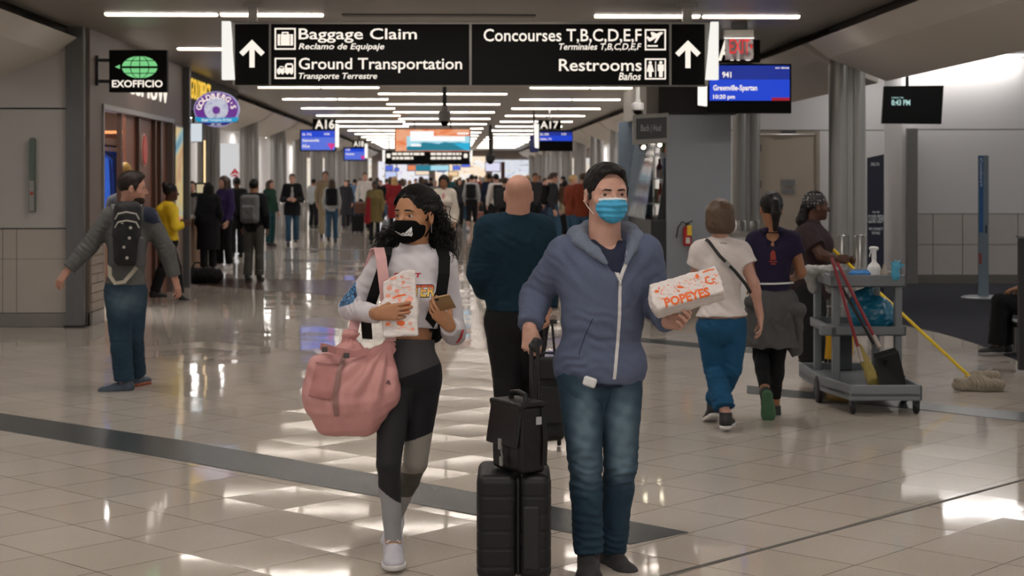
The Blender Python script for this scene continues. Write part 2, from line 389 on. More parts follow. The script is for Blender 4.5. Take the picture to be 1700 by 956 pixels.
# right wall behind the gate seats
ZR = 27.0
def wallpx(mb, x0, x1, z0, z1, Z, d=.12, m=0):
    a, b = P(x0, 0, Z), P(x1, 0, Z); mb.hexa([(a[0], a[1], z0), (b[0], b[1], z0), (b[0] + FW[0] * d, b[1] + FW[1] * d, z0), (a[0] + FW[0] * d, a[1] + FW[1] * d, z0),
                                            (a[0], a[1], z1), (b[0], b[1], z1), (b[0] + FW[0] * d, b[1] + FW[1] * d, z1), (a[0] + FW[0] * d, a[1] + FW[1] * d, z1)], m); return mb
wr = MB()
ztop = EYE + (HY - 217) / F * ZR
wallpx(wr, 1130, 1480, ztop + .015, 3.62, ZR); wallpx(wr, 1130, 1256, 0, ztop, ZR); wallpx(wr, 1360, 1480, 0, ztop, ZR); wallpx(wr, 1130, 1480, ztop - .01, ztop + .02, ZR + .03, m=1)
struct(wr.build('wall_right', [M_wallW, M_grout]))
d2 = empty('door_2', P(1308, EYE, ZR) * V3(1, 1, 0), 'tan double height service door with grey plate in white wall', 'door'); d2['kind'] = 'structure'
dm = MB(); wallpx(dm, 1262, 1355, 0.01, ztop - .06, ZR + .03, .05); dm.build('leaf', M_tan, d2)
dm = MB(); wallpx(dm, 1256, 1262, 0, ztop, ZR - .01, .1); wallpx(dm, 1355, 1361, 0, ztop, ZR - .01, .1); wallpx(dm, 1256, 1361, ztop - .05, ztop, ZR - .012, .1); dm.build('door_frame', mat('frame_paint', 'a3988c', .5), d2)
dm = MB(); rect_px(dm, (1297, 298, 1320, 309), ZR + .01, .02); rect_px(dm, (1297, 313, 1320, 321), ZR + .01, .02); dm.build('notice_plate', mat('grey_plate', '77777a', .35), d2)
dm = MB(); rect_px(dm, (1297, 217, 1321, 221), ZR - .06, .06); dm.build('door_closer', M_dsteel, d2)
dm = MB()
for y in (240, 300, 420): rect_px(dm, (1261, y, 1264, y + 12), ZR - .0, .03)
dm.build('hinge', M_dsteel, d2)
ZQ = 26.2
wq = MB(); zt2 = EYE + (HY - 215) / F * ZQ; zm = EYE + (HY - 355) / F * ZQ
wallpx(wq, 1508, 2100, 0, 3.62, ZQ + .03, .1, 1); wallpx(wq, 1508, 2100, zt2 + .008, 3.6, ZQ, .04); wallpx(wq, 1508, 2100, zm + .006, zt2 - .008, ZQ, .04)
xs = [1508, 1549, 1598, 1690, 1782, 1874, 1966, 2058]
zl_ = EYE + (HY - 406) / F * ZQ
for u, v in zip(xs, xs[1:]):
    for za, zb in ((.14, zl_ - .005), (zl_ + .005, zm - .006)): wallpx(wq, u + .6, v - .6, za, zb, ZQ, .04, 2)
struct(wq.build('wall_right_gate', [M_wallW, mat('right_wall_gap', '8f8984', .8), mat('right_wall_tile', 'cbc4be', .45, var=.04, scale=4)]))
bq = MB(); wallpx(bq, 1508, 2100, 0, .15, ZQ - .02, .03); wallpx(bq, 1130, 1480, 0, .15, ZR - .02, .03); struct(bq.build('baseboard_right', M_base))
# narrow side door in the return of that wall
p0, p1 = P(1508, 0, ZQ), P(1478, 0, ZR + .02)
rw = MB(); dd = nrm(p0 - p1); dd[2] = 0; nn_ = V3(dd[1], -dd[0], 0); LL = np.linalg.norm((p0 - p1)[:2])
def ret(mb, s0, s1, z0, z1, off, th, m=0):
    A = V3(p1[0], p1[1], 0) + dd * s0 * LL - nn_ * 0; return mb.prism([(0, z0), ((s1 - s0) * LL, z0), ((s1 - s0) * LL, z1), (0, z1)], A + nn_ * off * -1, dd, UP, nn_ * th, m)
ret(rw, 0, 1, 0, 3.62, 0.0, .1)
struct(rw.build('wall_return', M_wallW))
d3 = empty('door_3', V3(p1[0], p1[1], 0) + dd * LL * .45, 'narrow beige side door seen edge on beside gate wall', 'door'); d3['kind'] = 'structure'
r_ = MB(); ret(r_, .12, .9, 0.01, 2.3, .03, .05); r_.build('leaf', M_tan, d3)
r_ = MB(); ret(r_, .04, .14, 0, 2.38, .05, .08); ret(r_, .88, .97, 0, 2.38, .05, .08); ret(r_, .04, .97, 2.3, 2.4, .05, .08); r_.build('door_frame', MATS['frame_paint'], d3)
r_ = MB(); ret(r_, .5, .75, 1.2, 1.45, .045, .03); r_.build('notice_plate', MATS['grey_plate'], d3)
r_ = MB(); ret(r_, .22, .4, 1.0, 1.03, .09, .03); ret(r_, .22, .26, .96, 1.07, .08, .06); r_.build('lever', M_steel, d3)
gp = MB(); wallpx(gp, 1506, 1524, 0, zt2 + .02, ZQ - .12, .1); struct(bevel(gp.build('trim_17', mat('grey_jamb', '85837f', .5)), .01))

# ------------------------------------------------------------------ light: the strips in the ceiling, both of the concourse and of the gate areas
LIP = .022      # depth of an added rim that glows in place of the hidden diffuser
M_lip = glow('strip_rim', 'ffe4c2', 2.4)
M_strip = glow('strip_light', 'fff6ee', STRIP)
M_can = mat('strip_housing', '4a4844', .5)
def strip(x0, x1, y, label, split=None, z=CEIL):
    t = empty('ceiling_light', ((x0 + x1) / 2, y, z - .012), label, 'ceiling light', 'linear ceiling lights')
    MB().box((x0, y - .06, z - .001), (x1, y + .06, z + .004)).build('housing', M_can, t)
    sp = x0 + (x1 - x0) * (.52 if split is None else split)
    for a_, b_ in ((x0 + .02, sp - .02), (sp + .02, x1 - .02)):
        d_ = MB().box((a_, y - .05, z - .006), (b_, y + .05, z - .002)).build('diffuser', M_strip, t)
        mb = MB(); ring_ = [(a_, y - .055), (b_, y - .055), (b_, y + .055), (a_, y + .055)]; inn = [(a_ + .006, y - .049), (b_ - .006, y - .049), (b_ - .006, y + .049), (a_ + .006, y + .049)]
        V = [(u, v, zz) for zz in (z - LIP, z - .006) for u, v in ring_ + inn]
        mb.add(V, [f for q in range(4) for f in ((q, (q + 1) % 4, 8 + (q + 1) % 4, 8 + q), (4 + (q + 1) % 4, 4 + q, 12 + q, 12 + (q + 1) % 4), ((q + 1) % 4, q, 4 + q, 4 + (q + 1) % 4), (8 + q, 8 + (q + 1) % 4, 12 + (q + 1) % 4, 12 + q))])
        mb.build('lip', M_lip, d_)
ORD = ['nearest', 'second', 'third', 'fourth', 'fifth', 'sixth', 'seventh', 'eighth', 'ninth', 'tenth', 'eleventh', 'twelfth', 'thirteenth', 'fourteenth', 'fifteenth', 'sixteenth', 'seventeenth', 'eighteenth']
for k in range(-4, 17):
    y = 17.2 + 4.55 * k
    for sd, x0, x1 in (('left', -3.55, -1.28), ('right', 1.5, 3.68)):
        lab = ('linear ceiling light strip above the viewer' if k < 0 else f'linear ceiling light strip, {ORD[k]} down the concourse along the {sd} side')
        strip(x0, x1, y, lab)
    if k != 0:
        strip(-1.42, 1.18, y + 2.25, ('linear ceiling light strip above the viewer' if k < 0 else f'linear ceiling light strip, {ORD[k - 1]} down the concourse along the centre'))
# one dark (unlit) run in the middle of the nearest row
ul = MB(); ul.box((-1.1, 17.1, CEIL - .014), (.9, 17.3, CEIL + .004)); struct(ul.build('trim_18', M_can))
def area(name, loc, sx, sy, power, col=(1, .95, .9), rot=(0, 0, 0)):
    l = bpy.data.lights.new(name, 'AREA'); l.shape = 'RECTANGLE'; l.size = sx; l.size_y = sy; l.energy = power; l.color = col
    o = bpy.data.objects.new(name, l); COL.objects.link(o); o.location = loc; o.rotation_euler = rot; return o
# added fill lamps above and behind the view, lighting the fronts of things
for k, (yy, pw) in enumerate(((-4.5, 420), (1.0, 80))):
    area('off_view_fill_light', (0, yy, CEIL - .02), 7.5, 3.2, pw, (1, .96, .92))
# panels in the gate-area ceilings (white light over the outer walls)
M_panel = glow('panel_light', 'fbf8f4', 17)
def panel(x0, x1, y0, y1, z, label):
    t = empty('panel_and_fill_light', ((x0 + x1) / 2, (y0 + y1) / 2, z - .03), label, 'ceiling light', 'gate ceiling lights')
    MB().box((x0 - .03, y0 - .03, z - .012), (x1 + .03, y1 + .03, z + .01)).build('frame', M_can, t)
    MB().box((x0, y0, z - .03), (x1, y1, z - .011)).build('diffuser', M_panel, t)
for k in range(9):
    y = 35 + 8.5 * k
    for sd, s in (('left', -1), ('right', 1)): panel(*sorted((s * 5.8, s * 8.6)), y, y + 1.0, 3.62, f'white panel light over the {sd} gate seats, {ORD[k]} along')
for i, (x, y) in enumerate(((6.4, 25.6), (10.5, 25.2))): panel(x, x + 2.6, y, y + .3, 3.62, ['white panel light over the tan service door', 'white panel light over the right gate wall'][i])
for k in range(4):  # extra panels out of view, added to fill the sides with light
    for sd, s in (('left', -1), ('right', 1)): panel(*sorted((s * 6.6, s * 8.2)), -2 + 5 * k, -1.4 + 5 * k, 3.62, 'wide white panel light above the seats beside the viewer')
panel(5.6, 7.6, 18, 18.4, 3.62, 'white panel light over the gate carpet'); panel(-6.9, -5.5, 28, 28.6, 3.6, 'white panel light in the bagel shop')
panel(XS - 2.6, XS - .5, 20.0, 23.2, 2.9, 'small panel light inside the outdoor clothing shop')  # added out of sight to brighten the shop interior
# ================================================================== signs, screens, fittings
M_sblk = mat('sign_black', '090909', .6, var=.05, spec=.15)
M_salu = mat('sign_aluminium', '8d8a85', .35, metal=.6, var=.05)
M_ltxt = glow('lit_lettering', 'fff4e6', 1.15)
M_lwht = glow('lit_white_acrylic', 'fffaf2', 1.2)
M_wedge = glow('lit_blade_acrylic', 'fffdf6', 1.05)

def arrow(parent, cx, y0, y1, hw, Z):
    mb = MB(); t = 4.2
    poly_px(mb, [(cx - t, y1), (cx + t, y1), (cx + t, y0 + 8), (cx - t, y0 + 8)], Z, -.008)
    poly_px(mb, [(cx, y0), (cx + hw, y0 + hw), (cx + hw - 6, y0 + hw + 6), (cx, y0 + 12)], Z, -.008)
    poly_px(mb, [(cx, y0), (cx, y0 + 12), (cx - hw + 6, y0 + hw + 6), (cx - hw, y0 + hw)], Z, -.008)
    mb.build('arrow', M_ltxt, parent)
def picto_frame(mb, x0, y0, x1, y1, Z, t=2.4):
    for b in ((x0, y0, x1, y0 + t), (x0, y1 - t, x1, y1), (x0, y0 + t, x0 + t, y1 - t), (x1 - t, y0 + t, x1, y1 - t)): rect_px(mb, b, Z, -.008)
def disc_px(mb, cx, cy, r, Z, d=-.008, n=20, ry=None):
    ry = r if ry is None else ry
    poly_px(mb, [(cx + r * math.cos(2 * PI * i / n), cy - ry * math.sin(2 * PI * i / n)) for i in range(n)], Z, d)

Z1 = 16.0
big = empty('overhead_sign', P(780, 142, Z1), 'wide black overhead sign with white arrows for baggage claim and restrooms', 'sign')
mb = MB(); rect_px(mb, (386, 36, 1176, 142), Z1 + .012, .22); bevel(mb.build('housing', M_salu, big), .006)
for x0, x1 in ((390, 446), (450, 779), (783, 1111), (1115, 1170)):
    mb = MB(); rect_px(mb, (x0, 40, x1, 141), Z1, .02); mb.build('panel', M_sblk, big)
Zt = Z1 - .001
arrow(big, 418.5, 66, 112, 21, Zt); arrow(big, 1142, 67, 113, 21, Zt)
for s_, b_, k_ in (('Baggage Claim', (496, 47, 692, 71), {}), ('Reclamo de Equipaje', (496, 72, 638, 85), dict(shear=.22, bold=.012)),
                   ('Ground Transportation', (496, 96, 767, 121), {}), ('Transporte Terrestre', (496, 121, 626, 134), dict(shear=.22, bold=.012)),
                   ('Concourses T,B,C,D,E,F', (803, 48, 1065, 72), {}), ('Terminales T,B,C,D,E,F', (928, 72, 1065, 84.5), dict(shear=.22, bold=.012)),
                   ('Restrooms', (928, 98, 1065, 118), {}), ('Baños', (1027, 120.5, 1064, 133), dict(shear=.22, bold=.012))):
    text_px('lettering', s_, b_, Zt, M_ltxt, big, **({'bold': .008} | k_))
mb = MB(); picto_frame(mb, 456, 46.5, 491, 82.5, Zt)          # suitcase
rect_px(mb, (461, 57, 486.5, 75.5), Zt, -.008); poly_px(mb, [(468, 57), (468, 53), (479, 53), (479, 57), (477, 57), (477, 55), (470, 55), (470, 57)], Zt, -.008)
mb.build('pictogram', M_ltxt, big)
mb = MB()
for x in (465, 481): rect_px(mb, (x, 57.5, x + 1, 75), Zt - .009, .002)
mb.build('pictogram', M_sblk, big)
mb = MB(); picto_frame(mb, 456, 96, 491, 131, Zt)              # taxi and bus
poly_px(mb, [(460, 121), (460, 115), (463, 113), (465, 110), (470, 110), (472, 113), (472, 121)], Zt, -.008)
poly_px(mb, [(473, 121), (473, 109), (476, 105), (485, 105), (487, 109), (487, 121)], Zt, -.008)
for x in (463, 469, 477, 484): disc_px(mb, x, 121.5, 2, Zt)
mb.build('pictogram', M_ltxt, big)
mb = MB(); rect_px(mb, (476.5, 108, 484.5, 112.5), Zt - .009, .002); rect_px(mb, (464.5, 111.5, 470, 113.5), Zt - .009, .002); mb.build('pictogram', M_sblk, big)
mb = MB(); picto_frame(mb, 1070.5, 48.5, 1105.5, 83.5, Zt)     # aeroplane
poly_px(mb, [(1073, 62), (1075, 60), (1079, 63), (1092, 55), (1097, 53), (1101, 54), (1099, 57), (1080, 68.5), (1077, 68.5)], Zt, -.008)
poly_px(mb, [(1082, 60), (1080, 54), (1083, 53), (1092, 57)], Zt, -.008); poly_px(mb, [(1090, 62), (1086, 71), (1089, 71), (1097, 58)], Zt, -.008)
rect_px(mb, (1075, 75, 1092, 77.5), Zt, -.008); mb.build('pictogram', M_ltxt, big)
mb = MB(); picto_frame(mb, 1070.5, 97, 1105.5, 132, Zt)        # two figures
for cx, sk in ((1079.5, 1), (1097, 0)):
    disc_px(mb, cx, 104, 2.6, Zt)
    if sk: poly_px(mb, [(cx - 3, 107), (cx + 3, 107), (cx + 6, 119), (cx + 2.4, 119), (cx + 2.4, 128), (cx - 2.4, 128), (cx - 2.4, 119), (cx - 6, 119)], Zt, -.008)
    else: poly_px(mb, [(cx - 5, 107), (cx + 5, 107), (cx + 5, 118), (cx + 3, 118), (cx + 3, 128), (cx - 3, 128), (cx - 3, 118), (cx - 5, 118)], Zt, -.008)
rect_px(mb, (1087.7, 102, 1089, 128), Zt, -.008); mb.build('pictogram', M_ltxt, big)
for s_ in (-1, 1):       # tapering lit end blades
    cx = 780 + s_ * 401
    mb = MB()
    pts = [(368, 35), (381, 35), (388.5, 132), (368, 132)] if s_ < 0 else [(1193, 36), (1181, 36), (1172, 132), (1193, 132)]
    poly_px(mb, pts, Z1 - .05, .09); mb.build('end_blade', M_wedge, big)
for x0, x1 in ((413, 427), (1133, 1148)):
    mb = MB(); a, b = P(x0, 36, Z1 + .12), P(x1, 36, Z1 + .12); mb.box((a[0], a[1] - .04, a[2] - .02), (b[0], a[1] + .04, CEIL)); mb.box((a[0] - .05, a[1] - .07, CEIL - .03), (b[0] + .05, a[1] + .07, CEIL)); mb.build('post', M_salu, big)

# gate blades: number panel, screen, lit end
def gate(Z, num, npan, ntxt, scr, wedge, label, blue, lines, pink=None, dark=None, extra=None):
    t = empty('gate_sign', P((scr[0] + scr[2]) / 2, scr[3], Z), label, 'sign', 'gate number signs with flight screens')
    mb = MB(); rect_px(mb, npan, Z, .12); mb.build('number_panel', M_sblk, t)
    text_px('lettering', num, ntxt, Z - .002, M_ltxt, t, bold=.02)
    mb = MB(); rect_px(mb, scr, Z + .01, .1); bevel(mb.build('screen_housing', M_bgloss, t), .005)
    sc_ = (scr[0] + 2, scr[1] + 2, scr[2] - 2, blue[1]); mb = MB(); rect_px(mb, (blue[0], scr[1] + 3, blue[2], blue[1]), Z + .005, .02); so = mb.build('screen', blue[3], t)
    if len(blue) > 4:
        mb = MB(); rect_px(mb, blue[4], Z + .003, .02); mb.build('screen_band', blue[5], so)
    for s_, b_, *bd in lines: text_px('lettering', s_, b_, Z + .001, M_ltxt, so, bold=.02)
    if pink:
        mb = MB(); poly_px(mb, pink, Z + .002, .02); mb.build('screen_badge', glow('screen_pink', 'e0288c', 1.0), so)
    if wedge:
        mb = MB(); poly_px(mb, wedge, Z - .06, .12); mb.build('end_blade', M_lwht, t)
    mb = MB(); c = P((npan[0] + npan[2]) / 2, npan[1], Z + .06); mb.tube([c - V3(0, 0, .02), V3(c[0], c[1], CEIL)], .02 * max(1, Z / 40)); c2 = P((npan[0] + npan[2]) / 2, scr[1], Z + .06)
    mb.tube([P((npan[0] + npan[2]) / 2, npan[3] - 1, Z + .06), c2 - V3(0, 0, .02)], .015); mb.build('hanger', M_dsteel, t)
    return t
B1, B2 = glow('screen_blue', '0f45dc', .95), glow('screen_deep_blue', '0f2f9e', .9)
B3 = glow('screen_light_blue', '5a76e8', .95)
g = gate(19.0, 'A15', (1178, 66, 1262, 103), (1192, 66, 1251, 101), (1174, 106, 1314, 188), None, 'large gate number sign over a blue flight screen, nearest on the right',
         (1178, 167, 1311, B1, (1178, 109.5, 1311, 132), B2), [('941', (1199, 119, 1214, 129)), ('Greenville-Spartan', (1184, 141, 1257, 153)), ('10:20 pm', (1184, 157, 1220, 166)), ('on time', (1287, 111, 1310, 114))])
mb = MB(); rect_px(mb, (1281, 162, 1311, 167), 19.001, .02); mb.build('screen_badge', glow('screen_red', 'b01030', .9), g)
mb = MB(); poly_px(mb, [(1160, 139), (1174, 141), (1174, 176), (1160, 174)], 18.95, .1); mb.build('end_blade', M_lwht, g)
gate(45, 'A16', (519, 197, 557, 216), (523, 198.5, 555, 214), (498, 215, 558, 251), [(556.5, 205), (562, 206), (562, 245), (556.5, 244)], 'gate sign reading A16 over a blue screen with a pink badge',
     (500, 249, 556, B3, (500, 217, 556, 228), B1), [('DL 1712', (502, 221, 517, 225)), ('ONTIME', (538, 221, 547, 224)), ('Gainesville', (502, 231, 530, 235)), ('10:25 am', (502, 240, 514, 245))], pink=[(543, 238), (555, 238), (555, 243), (550, 249)])
gate(66, 'A18', (585, 233, 607, 245), (587, 234, 604, 243.5), (570, 244.5, 607, 267), [(605.5, 238), (610, 239), (610, 263), (605.5, 262)], 'small gate sign over a blue screen, left side far down the concourse',
     (572, 265, 606, B3, (572, 246.5, 606, 252), B1), [('DL 900', (574, 247, 581, 250)), ('Seattle', (574, 254, 588, 257))], pink=[(598, 259), (606, 259), (606, 262), (602, 265)])
gate(40, 'A17', (894, 199, 931, 215), (897, 201, 927, 213.5), (894, 216, 951, 251), [(886, 204), (894.5, 206), (894.5, 246), (888, 245)], 'gate sign reading A17 over a half dark blue screen on the right',
     (896, 234, 950, B1, (896, 219, 950, 225), B2), [('DL 1070', (897, 221, 911, 225)), ('5:20', (932, 221, 940, 224)), ('Dallas, TX', (897, 229, 916, 233))])
# smaller blue screens far down
far_blue = [(640, 275, 652, 283, 70, 'left, beneath the long black sign'), (766, 269, 780, 277, 72, 'right, beneath the long black sign'), (655, 279, 662, 284, 84, 'second from the left'), (752, 275, 764, 282, 86, 'second from the right'), (726, 279, 740, 285, 95, 'just right of the middle'), (880, 225, 893, 252, 41, 'dark one directly behind the A17 sign')]
for x0, y0, x1, y1, Z, w in far_blue:
    t = empty('flight_screen', P((x0 + x1) / 2, y1, Z), f'small blue flight screen hung far down the concourse, {w}', 'screen', 'far blue flight screens')
    mb = MB(); rect_px(mb, (x0 - .6, y0 - .6, x1 + .6, y1 + .6), Z + .02, .1); mb.build('screen_housing', M_bgloss, t)
    mb = MB(); rect_px(mb, (x0, y0, x1, y1), Z, .04); mb.build('screen', B3 if Z > 42 else glow('screen_navy', '0c1c58', .6), t)
    mb = MB(); a = P((x0 + x1) / 2, y0, Z + .05); mb.tube([a - V3(0, 0, .05), V3(a[0], a[1], CEIL)], .03); mb.build('hanger', M_dsteel, t)
# picture billboard
Zb = 49
t = empty('digital_billboard', P(718, 252, Zb), 'bright orange and teal mountain picture screen hung across the concourse', 'screen')
mb = MB(); rect_px(mb, (655, 213, 781, 252.5), Zb + .02, .2); mb.build('screen_housing', M_bgloss, t)
mb = MB(); rect_px(mb, (656.5, 214.5, 780, 251), Zb, .04); so = mb.build('screen', glow_noise('billboard_orange', ['d8432a', 'f58a55', 'f7b48c', 'e8683e'], 1.3, 1.0, (1, 1, 2.2)), t)
mb = MB(); poly_px(mb, [(675, 226), (780, 226), (780, 250), (675, 250)], Zb - .003, .01); mb.build('sky_band', glow('billboard_sky', 'aee4f4', 1), so)
mb = MB(); poly_px(mb, [(675, 250), (675, 244), (690, 240), (703, 236), (716, 237), (728, 239), (738, 235.5), (748, 237), (762, 236), (780, 239), (780, 250)], Zb - .006, .01); mb.build('mountain_band', glow('billboard_teal', '0c7f98', 1), so)
mb = MB(); poly_px(mb, [(752, 238), (780, 237), (780, 250), (772, 249)], Zb - .009, .01); mb.build('lake_band', glow('billboard_cyan', '18b4e0', 1), so)
mb = MB(); rect_px(mb, (681, 217.5, 720, 226), Zb - .01, .01); rect_px(mb, (681, 226, 772, 234), Zb - .01, .01); rect_px(mb, (682, 239, 699, 243), Zb - .01, .01); rect_px(mb, (759, 220, 778, 223), Zb - .01, .01); mb.build('caption_block', glow('billboard_white', 'ffffff', 1.1), so)
for x in (688, 748):
    mb = MB(); a = P(x, 213, Zb + .1); mb.tube([a - V3(0, 0, .05), V3(a[0], a[1], CEIL)], .025); mb.build('hanger', M_dsteel, t)
# the next wide black sign, far
Zf = 58
t = empty('overhead_sign', P(712, 273, Zf), 'distant wide black overhead sign with small white lines beneath the picture screen', 'sign')
mb = MB(); rect_px(mb, (639, 251, 780, 273), Zf, .2); mb.build('housing', M_sblk, t)
for b_ in ((651, 253.5, 704, 257.5), (651, 260.5, 686, 264.5), (715, 253.5, 766, 257.5), (715, 260.5, 766, 264.5)):
    mb = MB(); x0, y0, x1, y1 = b_; x = x0
    while x < x1 - 2: w = random.uniform(4, 11); rect_px(mb, (x, y0, min(x1, x + w), y1), Zf - .01, .008); x += w + 1.4
    mb.build('lettering', M_ltxt, t)
for cx in (645, 773): mb = MB(); rect_px(mb, (cx - 3, 255, cx + 3, 262), Zf - .01, .008); mb.build('arrow', M_ltxt, t)
for x0 in (635, 780): mb = MB(); rect_px(mb, (x0, 249, x0 + 4, 268), Zf - .05, .1); mb.build('end_blade', M_lwht, t)
for x in (660, 760): mb = MB(); a = P(x, 251, Zf + .1); mb.tube([a - V3(0, 0, .05), V3(a[0], a[1], CEIL)], .03); mb.build('hanger', M_dsteel, t)
# second picture screen further off, lit shop fronts at the far end
Zb = 75
t = empty('digital_billboard', P(700, 284, Zb), 'thin distant orange and teal picture screen above the far crowd', 'screen')
mb = MB(); rect_px(mb, (676, 273.5, 746, 284), Zb + .02, .1); mb.build('screen_housing', M_bgloss, t)
for x0, x1, mm in ((677, 690, glow('far_orange', 'f08a5c', 1)), (690, 715, MATS['billboard_teal']), (715, 745, MATS['billboard_sky'])):
    mb = MB(); rect_px(mb, (x0, 274.5, x1, 283), Zb, .04); mb.build('screen', mm, t)
for x in (684, 738): mb = MB(); a = P(x, 273, Zb + .07); mb.tube([a - V3(0, 0, .05), V3(a[0], a[1], CEIL)], .03); mb.build('hanger', M_dsteel, t)
for i, (x0, y0, x1, y1, col, w) in enumerate(((690, 284, 712, 290, 'ffe9d0', 'warm white, at the far middle'), (640, 285, 658, 300, 'cfd8ff', 'cool white, at the far left'), (806, 270, 830, 284, 'e8e6ff', 'pale, in a dark red surround on the right'), (745, 285, 760, 292, 'ffd9a8', 'amber, right of the far middle'))):
    Z = 95 if i != 2 else 62
    t = empty('lit_shop_sign', P((x0 + x1) / 2, y1, Z), f'small lit shop sign in the distance, {w}', 'sign', 'far lit shop signs')
    mb = MB(); rect_px(mb, (x0 - 1, y0 - 1, x1 + 1, y1 + 1), Z + .02, .1); mb.build('housing', mat('dark_red_frame', '4a2420', .5) if i == 2 else M_dark, t)
    mb = MB(); rect_px(mb, (x0, y0, x1, y1), Z, .04); mb.build('face', glow('far_sign%d' % i, col, 1.0), t)
    mb = MB(); a = P((x0 + x1) / 2, y0, Z + .07); mb.tube([a - V3(0, 0, .05), V3(a[0], a[1], CEIL)], .03); mb.build('hanger', M_dsteel, t)
    if i == 2:
        mb = MB(); a, b = P(832, 0, Z), P(838, 0, Z); mb.box((a[0], a[1], 0), (b[0], a[1] + .2, 2.3)); mb.build('side_post', MATS['dark_red_frame'], t)
# exit sign
Ze = 18.0
t = empty('exit_sign', P(1228, 100, Ze), 'red lettered EXIT sign on a clear plate hung from the ceiling', 'sign')
mb = MB(); rect_px(mb, (1204, 62, 1251, 99), Ze, .02); bevel(mb.build('clear_plate', mat('frosted_plate', '84787a', .3, alpha=.6), t), .004)
mb = MB(); rect_px(mb, (1203, 49, 1252, 62), Ze - .04, .12); bevel(mb.build('lamp_housing', M_salu, t), .006)
mb = MB(); rect_px(mb, (1203, 60, 1252, 64), Ze - .03, .05); mb.build('lamp_edge', M_lwht, t)
mb = MB(); a, b = P(1216, 44, Ze), P(1240, 50, Ze); mb.box((a[0], a[1] - .05, b[2]), (b[0], a[1] + .05, CEIL)); mb.build('ceiling_mount', M_blk, t)
text_px('lettering', 'EXIT', (1211, 65, 1245, 89), Ze - .003, glow('exit_red', 'e0181c', .95), t, bold=.01)
mb = MB(); poly_px(mb, [(1246, 72), (1246, 82), (1250, 77)], Ze - .003, -.004); mb.build('chevron', MATS['exit_red'], t)
# clock screen at the right
Zc = 21.0
t = empty('clock_screen', P(1516, 206, Zc), 'black screen showing a small 8:43 PM hung before the white gate wall', 'screen')
mb = MB(); poly_px(mb, [(1468, 143), (1567, 142), (1563, 206), (1464, 205)], Zc, .06); bevel(mb.build('screen_housing', M_bgloss, t), .006)
text_px('lettering', '8:43 PM', (1480, 165.5, 1511, 175), Zc - .002, glow('clock_mint', 'b8e6e0', .9), t, bold=.02)
text_px('lettering', 'CURRENT TIME', (1480, 161, 1500, 163.5), Zc - .002, MATS['clock_mint'], t)
mb = MB(); a = P(1506, 150, Zc + .05); mb.tube([a, V3(a[0], a[1], 3.62)], .02); mb.build('hanger', M_blk, t)

# ceiling cameras
def dome(px, y0, y1, yb, hw, Z, m, lens, label):
    t = empty('ceiling_camera', P(px, yb, Z), label, 'camera'); k = Z / F
    top = P(px, y0, Z); mid = P(px, y1, Z); bot = P(px, yb, Z)
    MB().tube([V3(top[0], top[1], CEIL), mid], hw * .35 * k, 12).build('pole', m if lens else M_blk, t, True)
    h = mid[2] - bot[2]; r = hw * k
    MB().lathe([(r * .45, h), (r * .5, h * .8), (r, h * .7), (r, h * .3), (r * .85, h * .25)], bot, n=24).build('housing', m, t, True)
    MB().lathe([(r * .7, h * .26), (r * .66, h * .12), (r * .4, 0), (r * .05, -h * .03)], bot, n=24).build('lens_dome', M_bgloss, t, True)
dome(1058.5, 142, 164, 190, 10.5, 18, M_white, 1, 'white dome security camera on a white ceiling pole')
dome(738, 142, 176, 209, 10, 22, mat('grey_dome', '7c7a78', .4), 0, 'grey dome security camera on a black pole before the picture screen')
dome(814, 225, 252, 272, 8, 52, M_blk, 0, 'distant black box camera hanging on the right')

# ---------------- left: shop signs
Zs = 19.0
t = empty('blade_sign', P(229, 153, Zs), 'black square EXOFFICIO blade sign with a green striped globe', 'sign')
mb = MB(); rect_px(mb, (181, 83, 277, 153), Zs, .1); bevel(mb.build('box', M_sblk, t), .006)
GG = glow('lit_green', '7fd88c', 1.0)
gl = MB()
def globe_band(y0, y1, x0f, x1f):
    """one patch of the globe between two rows and two meridians (fractions -1..1 of the half width)"""
    cx, cy, rx, ry = 232, 111.5, 29.3, 18.5; pts = []
    ysn = [y0 + (y1 - y0) * i / 6 for i in range(7)]
    hw = lambda y: rx * math.sqrt(max(0, 1 - ((y - cy) / ry) ** 2))
    a = [(cx + x0f * hw(y) + (.8 if x0f > -1 else 0), y) for y in ysn]; b = [(cx + x1f * hw(y) - (.8 if x1f < 1 else 0), y) for y in ysn]
    poly_px(gl, [p for p in a] + b[::-1], Zs - .002, -.006)
for y0, y1 in ((93.6, 100), (101.4, 109.8), (113.4, 121), (122.4, 129.4)):
    for xa, xb in ((-1, -.52), (-.52, 0), (0, .52), (.52, 1)): globe_band(y0, y1, xa, xb)
poly_px(gl, [(191, 111), (199, 107.5), (199, 114.5)], Zs - .002, -.006)
gl.build('globe_emblem', GG, t)
text_px('lettering', 'EXOFFICIO', (186, 133, 270, 145), Zs - .002, M_ltxt, t, bold=.02)
mb = MB()
for y in (100, 135): a, b = P(152, y, Zs + .05), P(182, y, Zs + .05); mb.box((XS - .0, a[1] - .02, a[2] - .018), (b[0] + .02, a[1] + .02, a[2] + .018))
a = P(152, 142, Zs + .05); mb.box((XS, a[1] - .035, a[2]), (XS + .03, a[1] + .035, P(152, 92, Zs)[2])); mb.build('bracket', M_blk, t)
# letters fixed along the front, seen edge on
t = empty('facade_lettering', PXW(240, 172, XS), 'white raised letters fixed along the brown shop front above its doorway', 'sign')
yA, yB = ys(214), ys(277)
text('lettering', 'SSMUW', V3(XS + .01, yA, 2.74), V3(0, 1, 0), UP, yB - yA, .32, M_ltxt, t, n=V3(1, 0, 0), bold=.0, depth=.015)
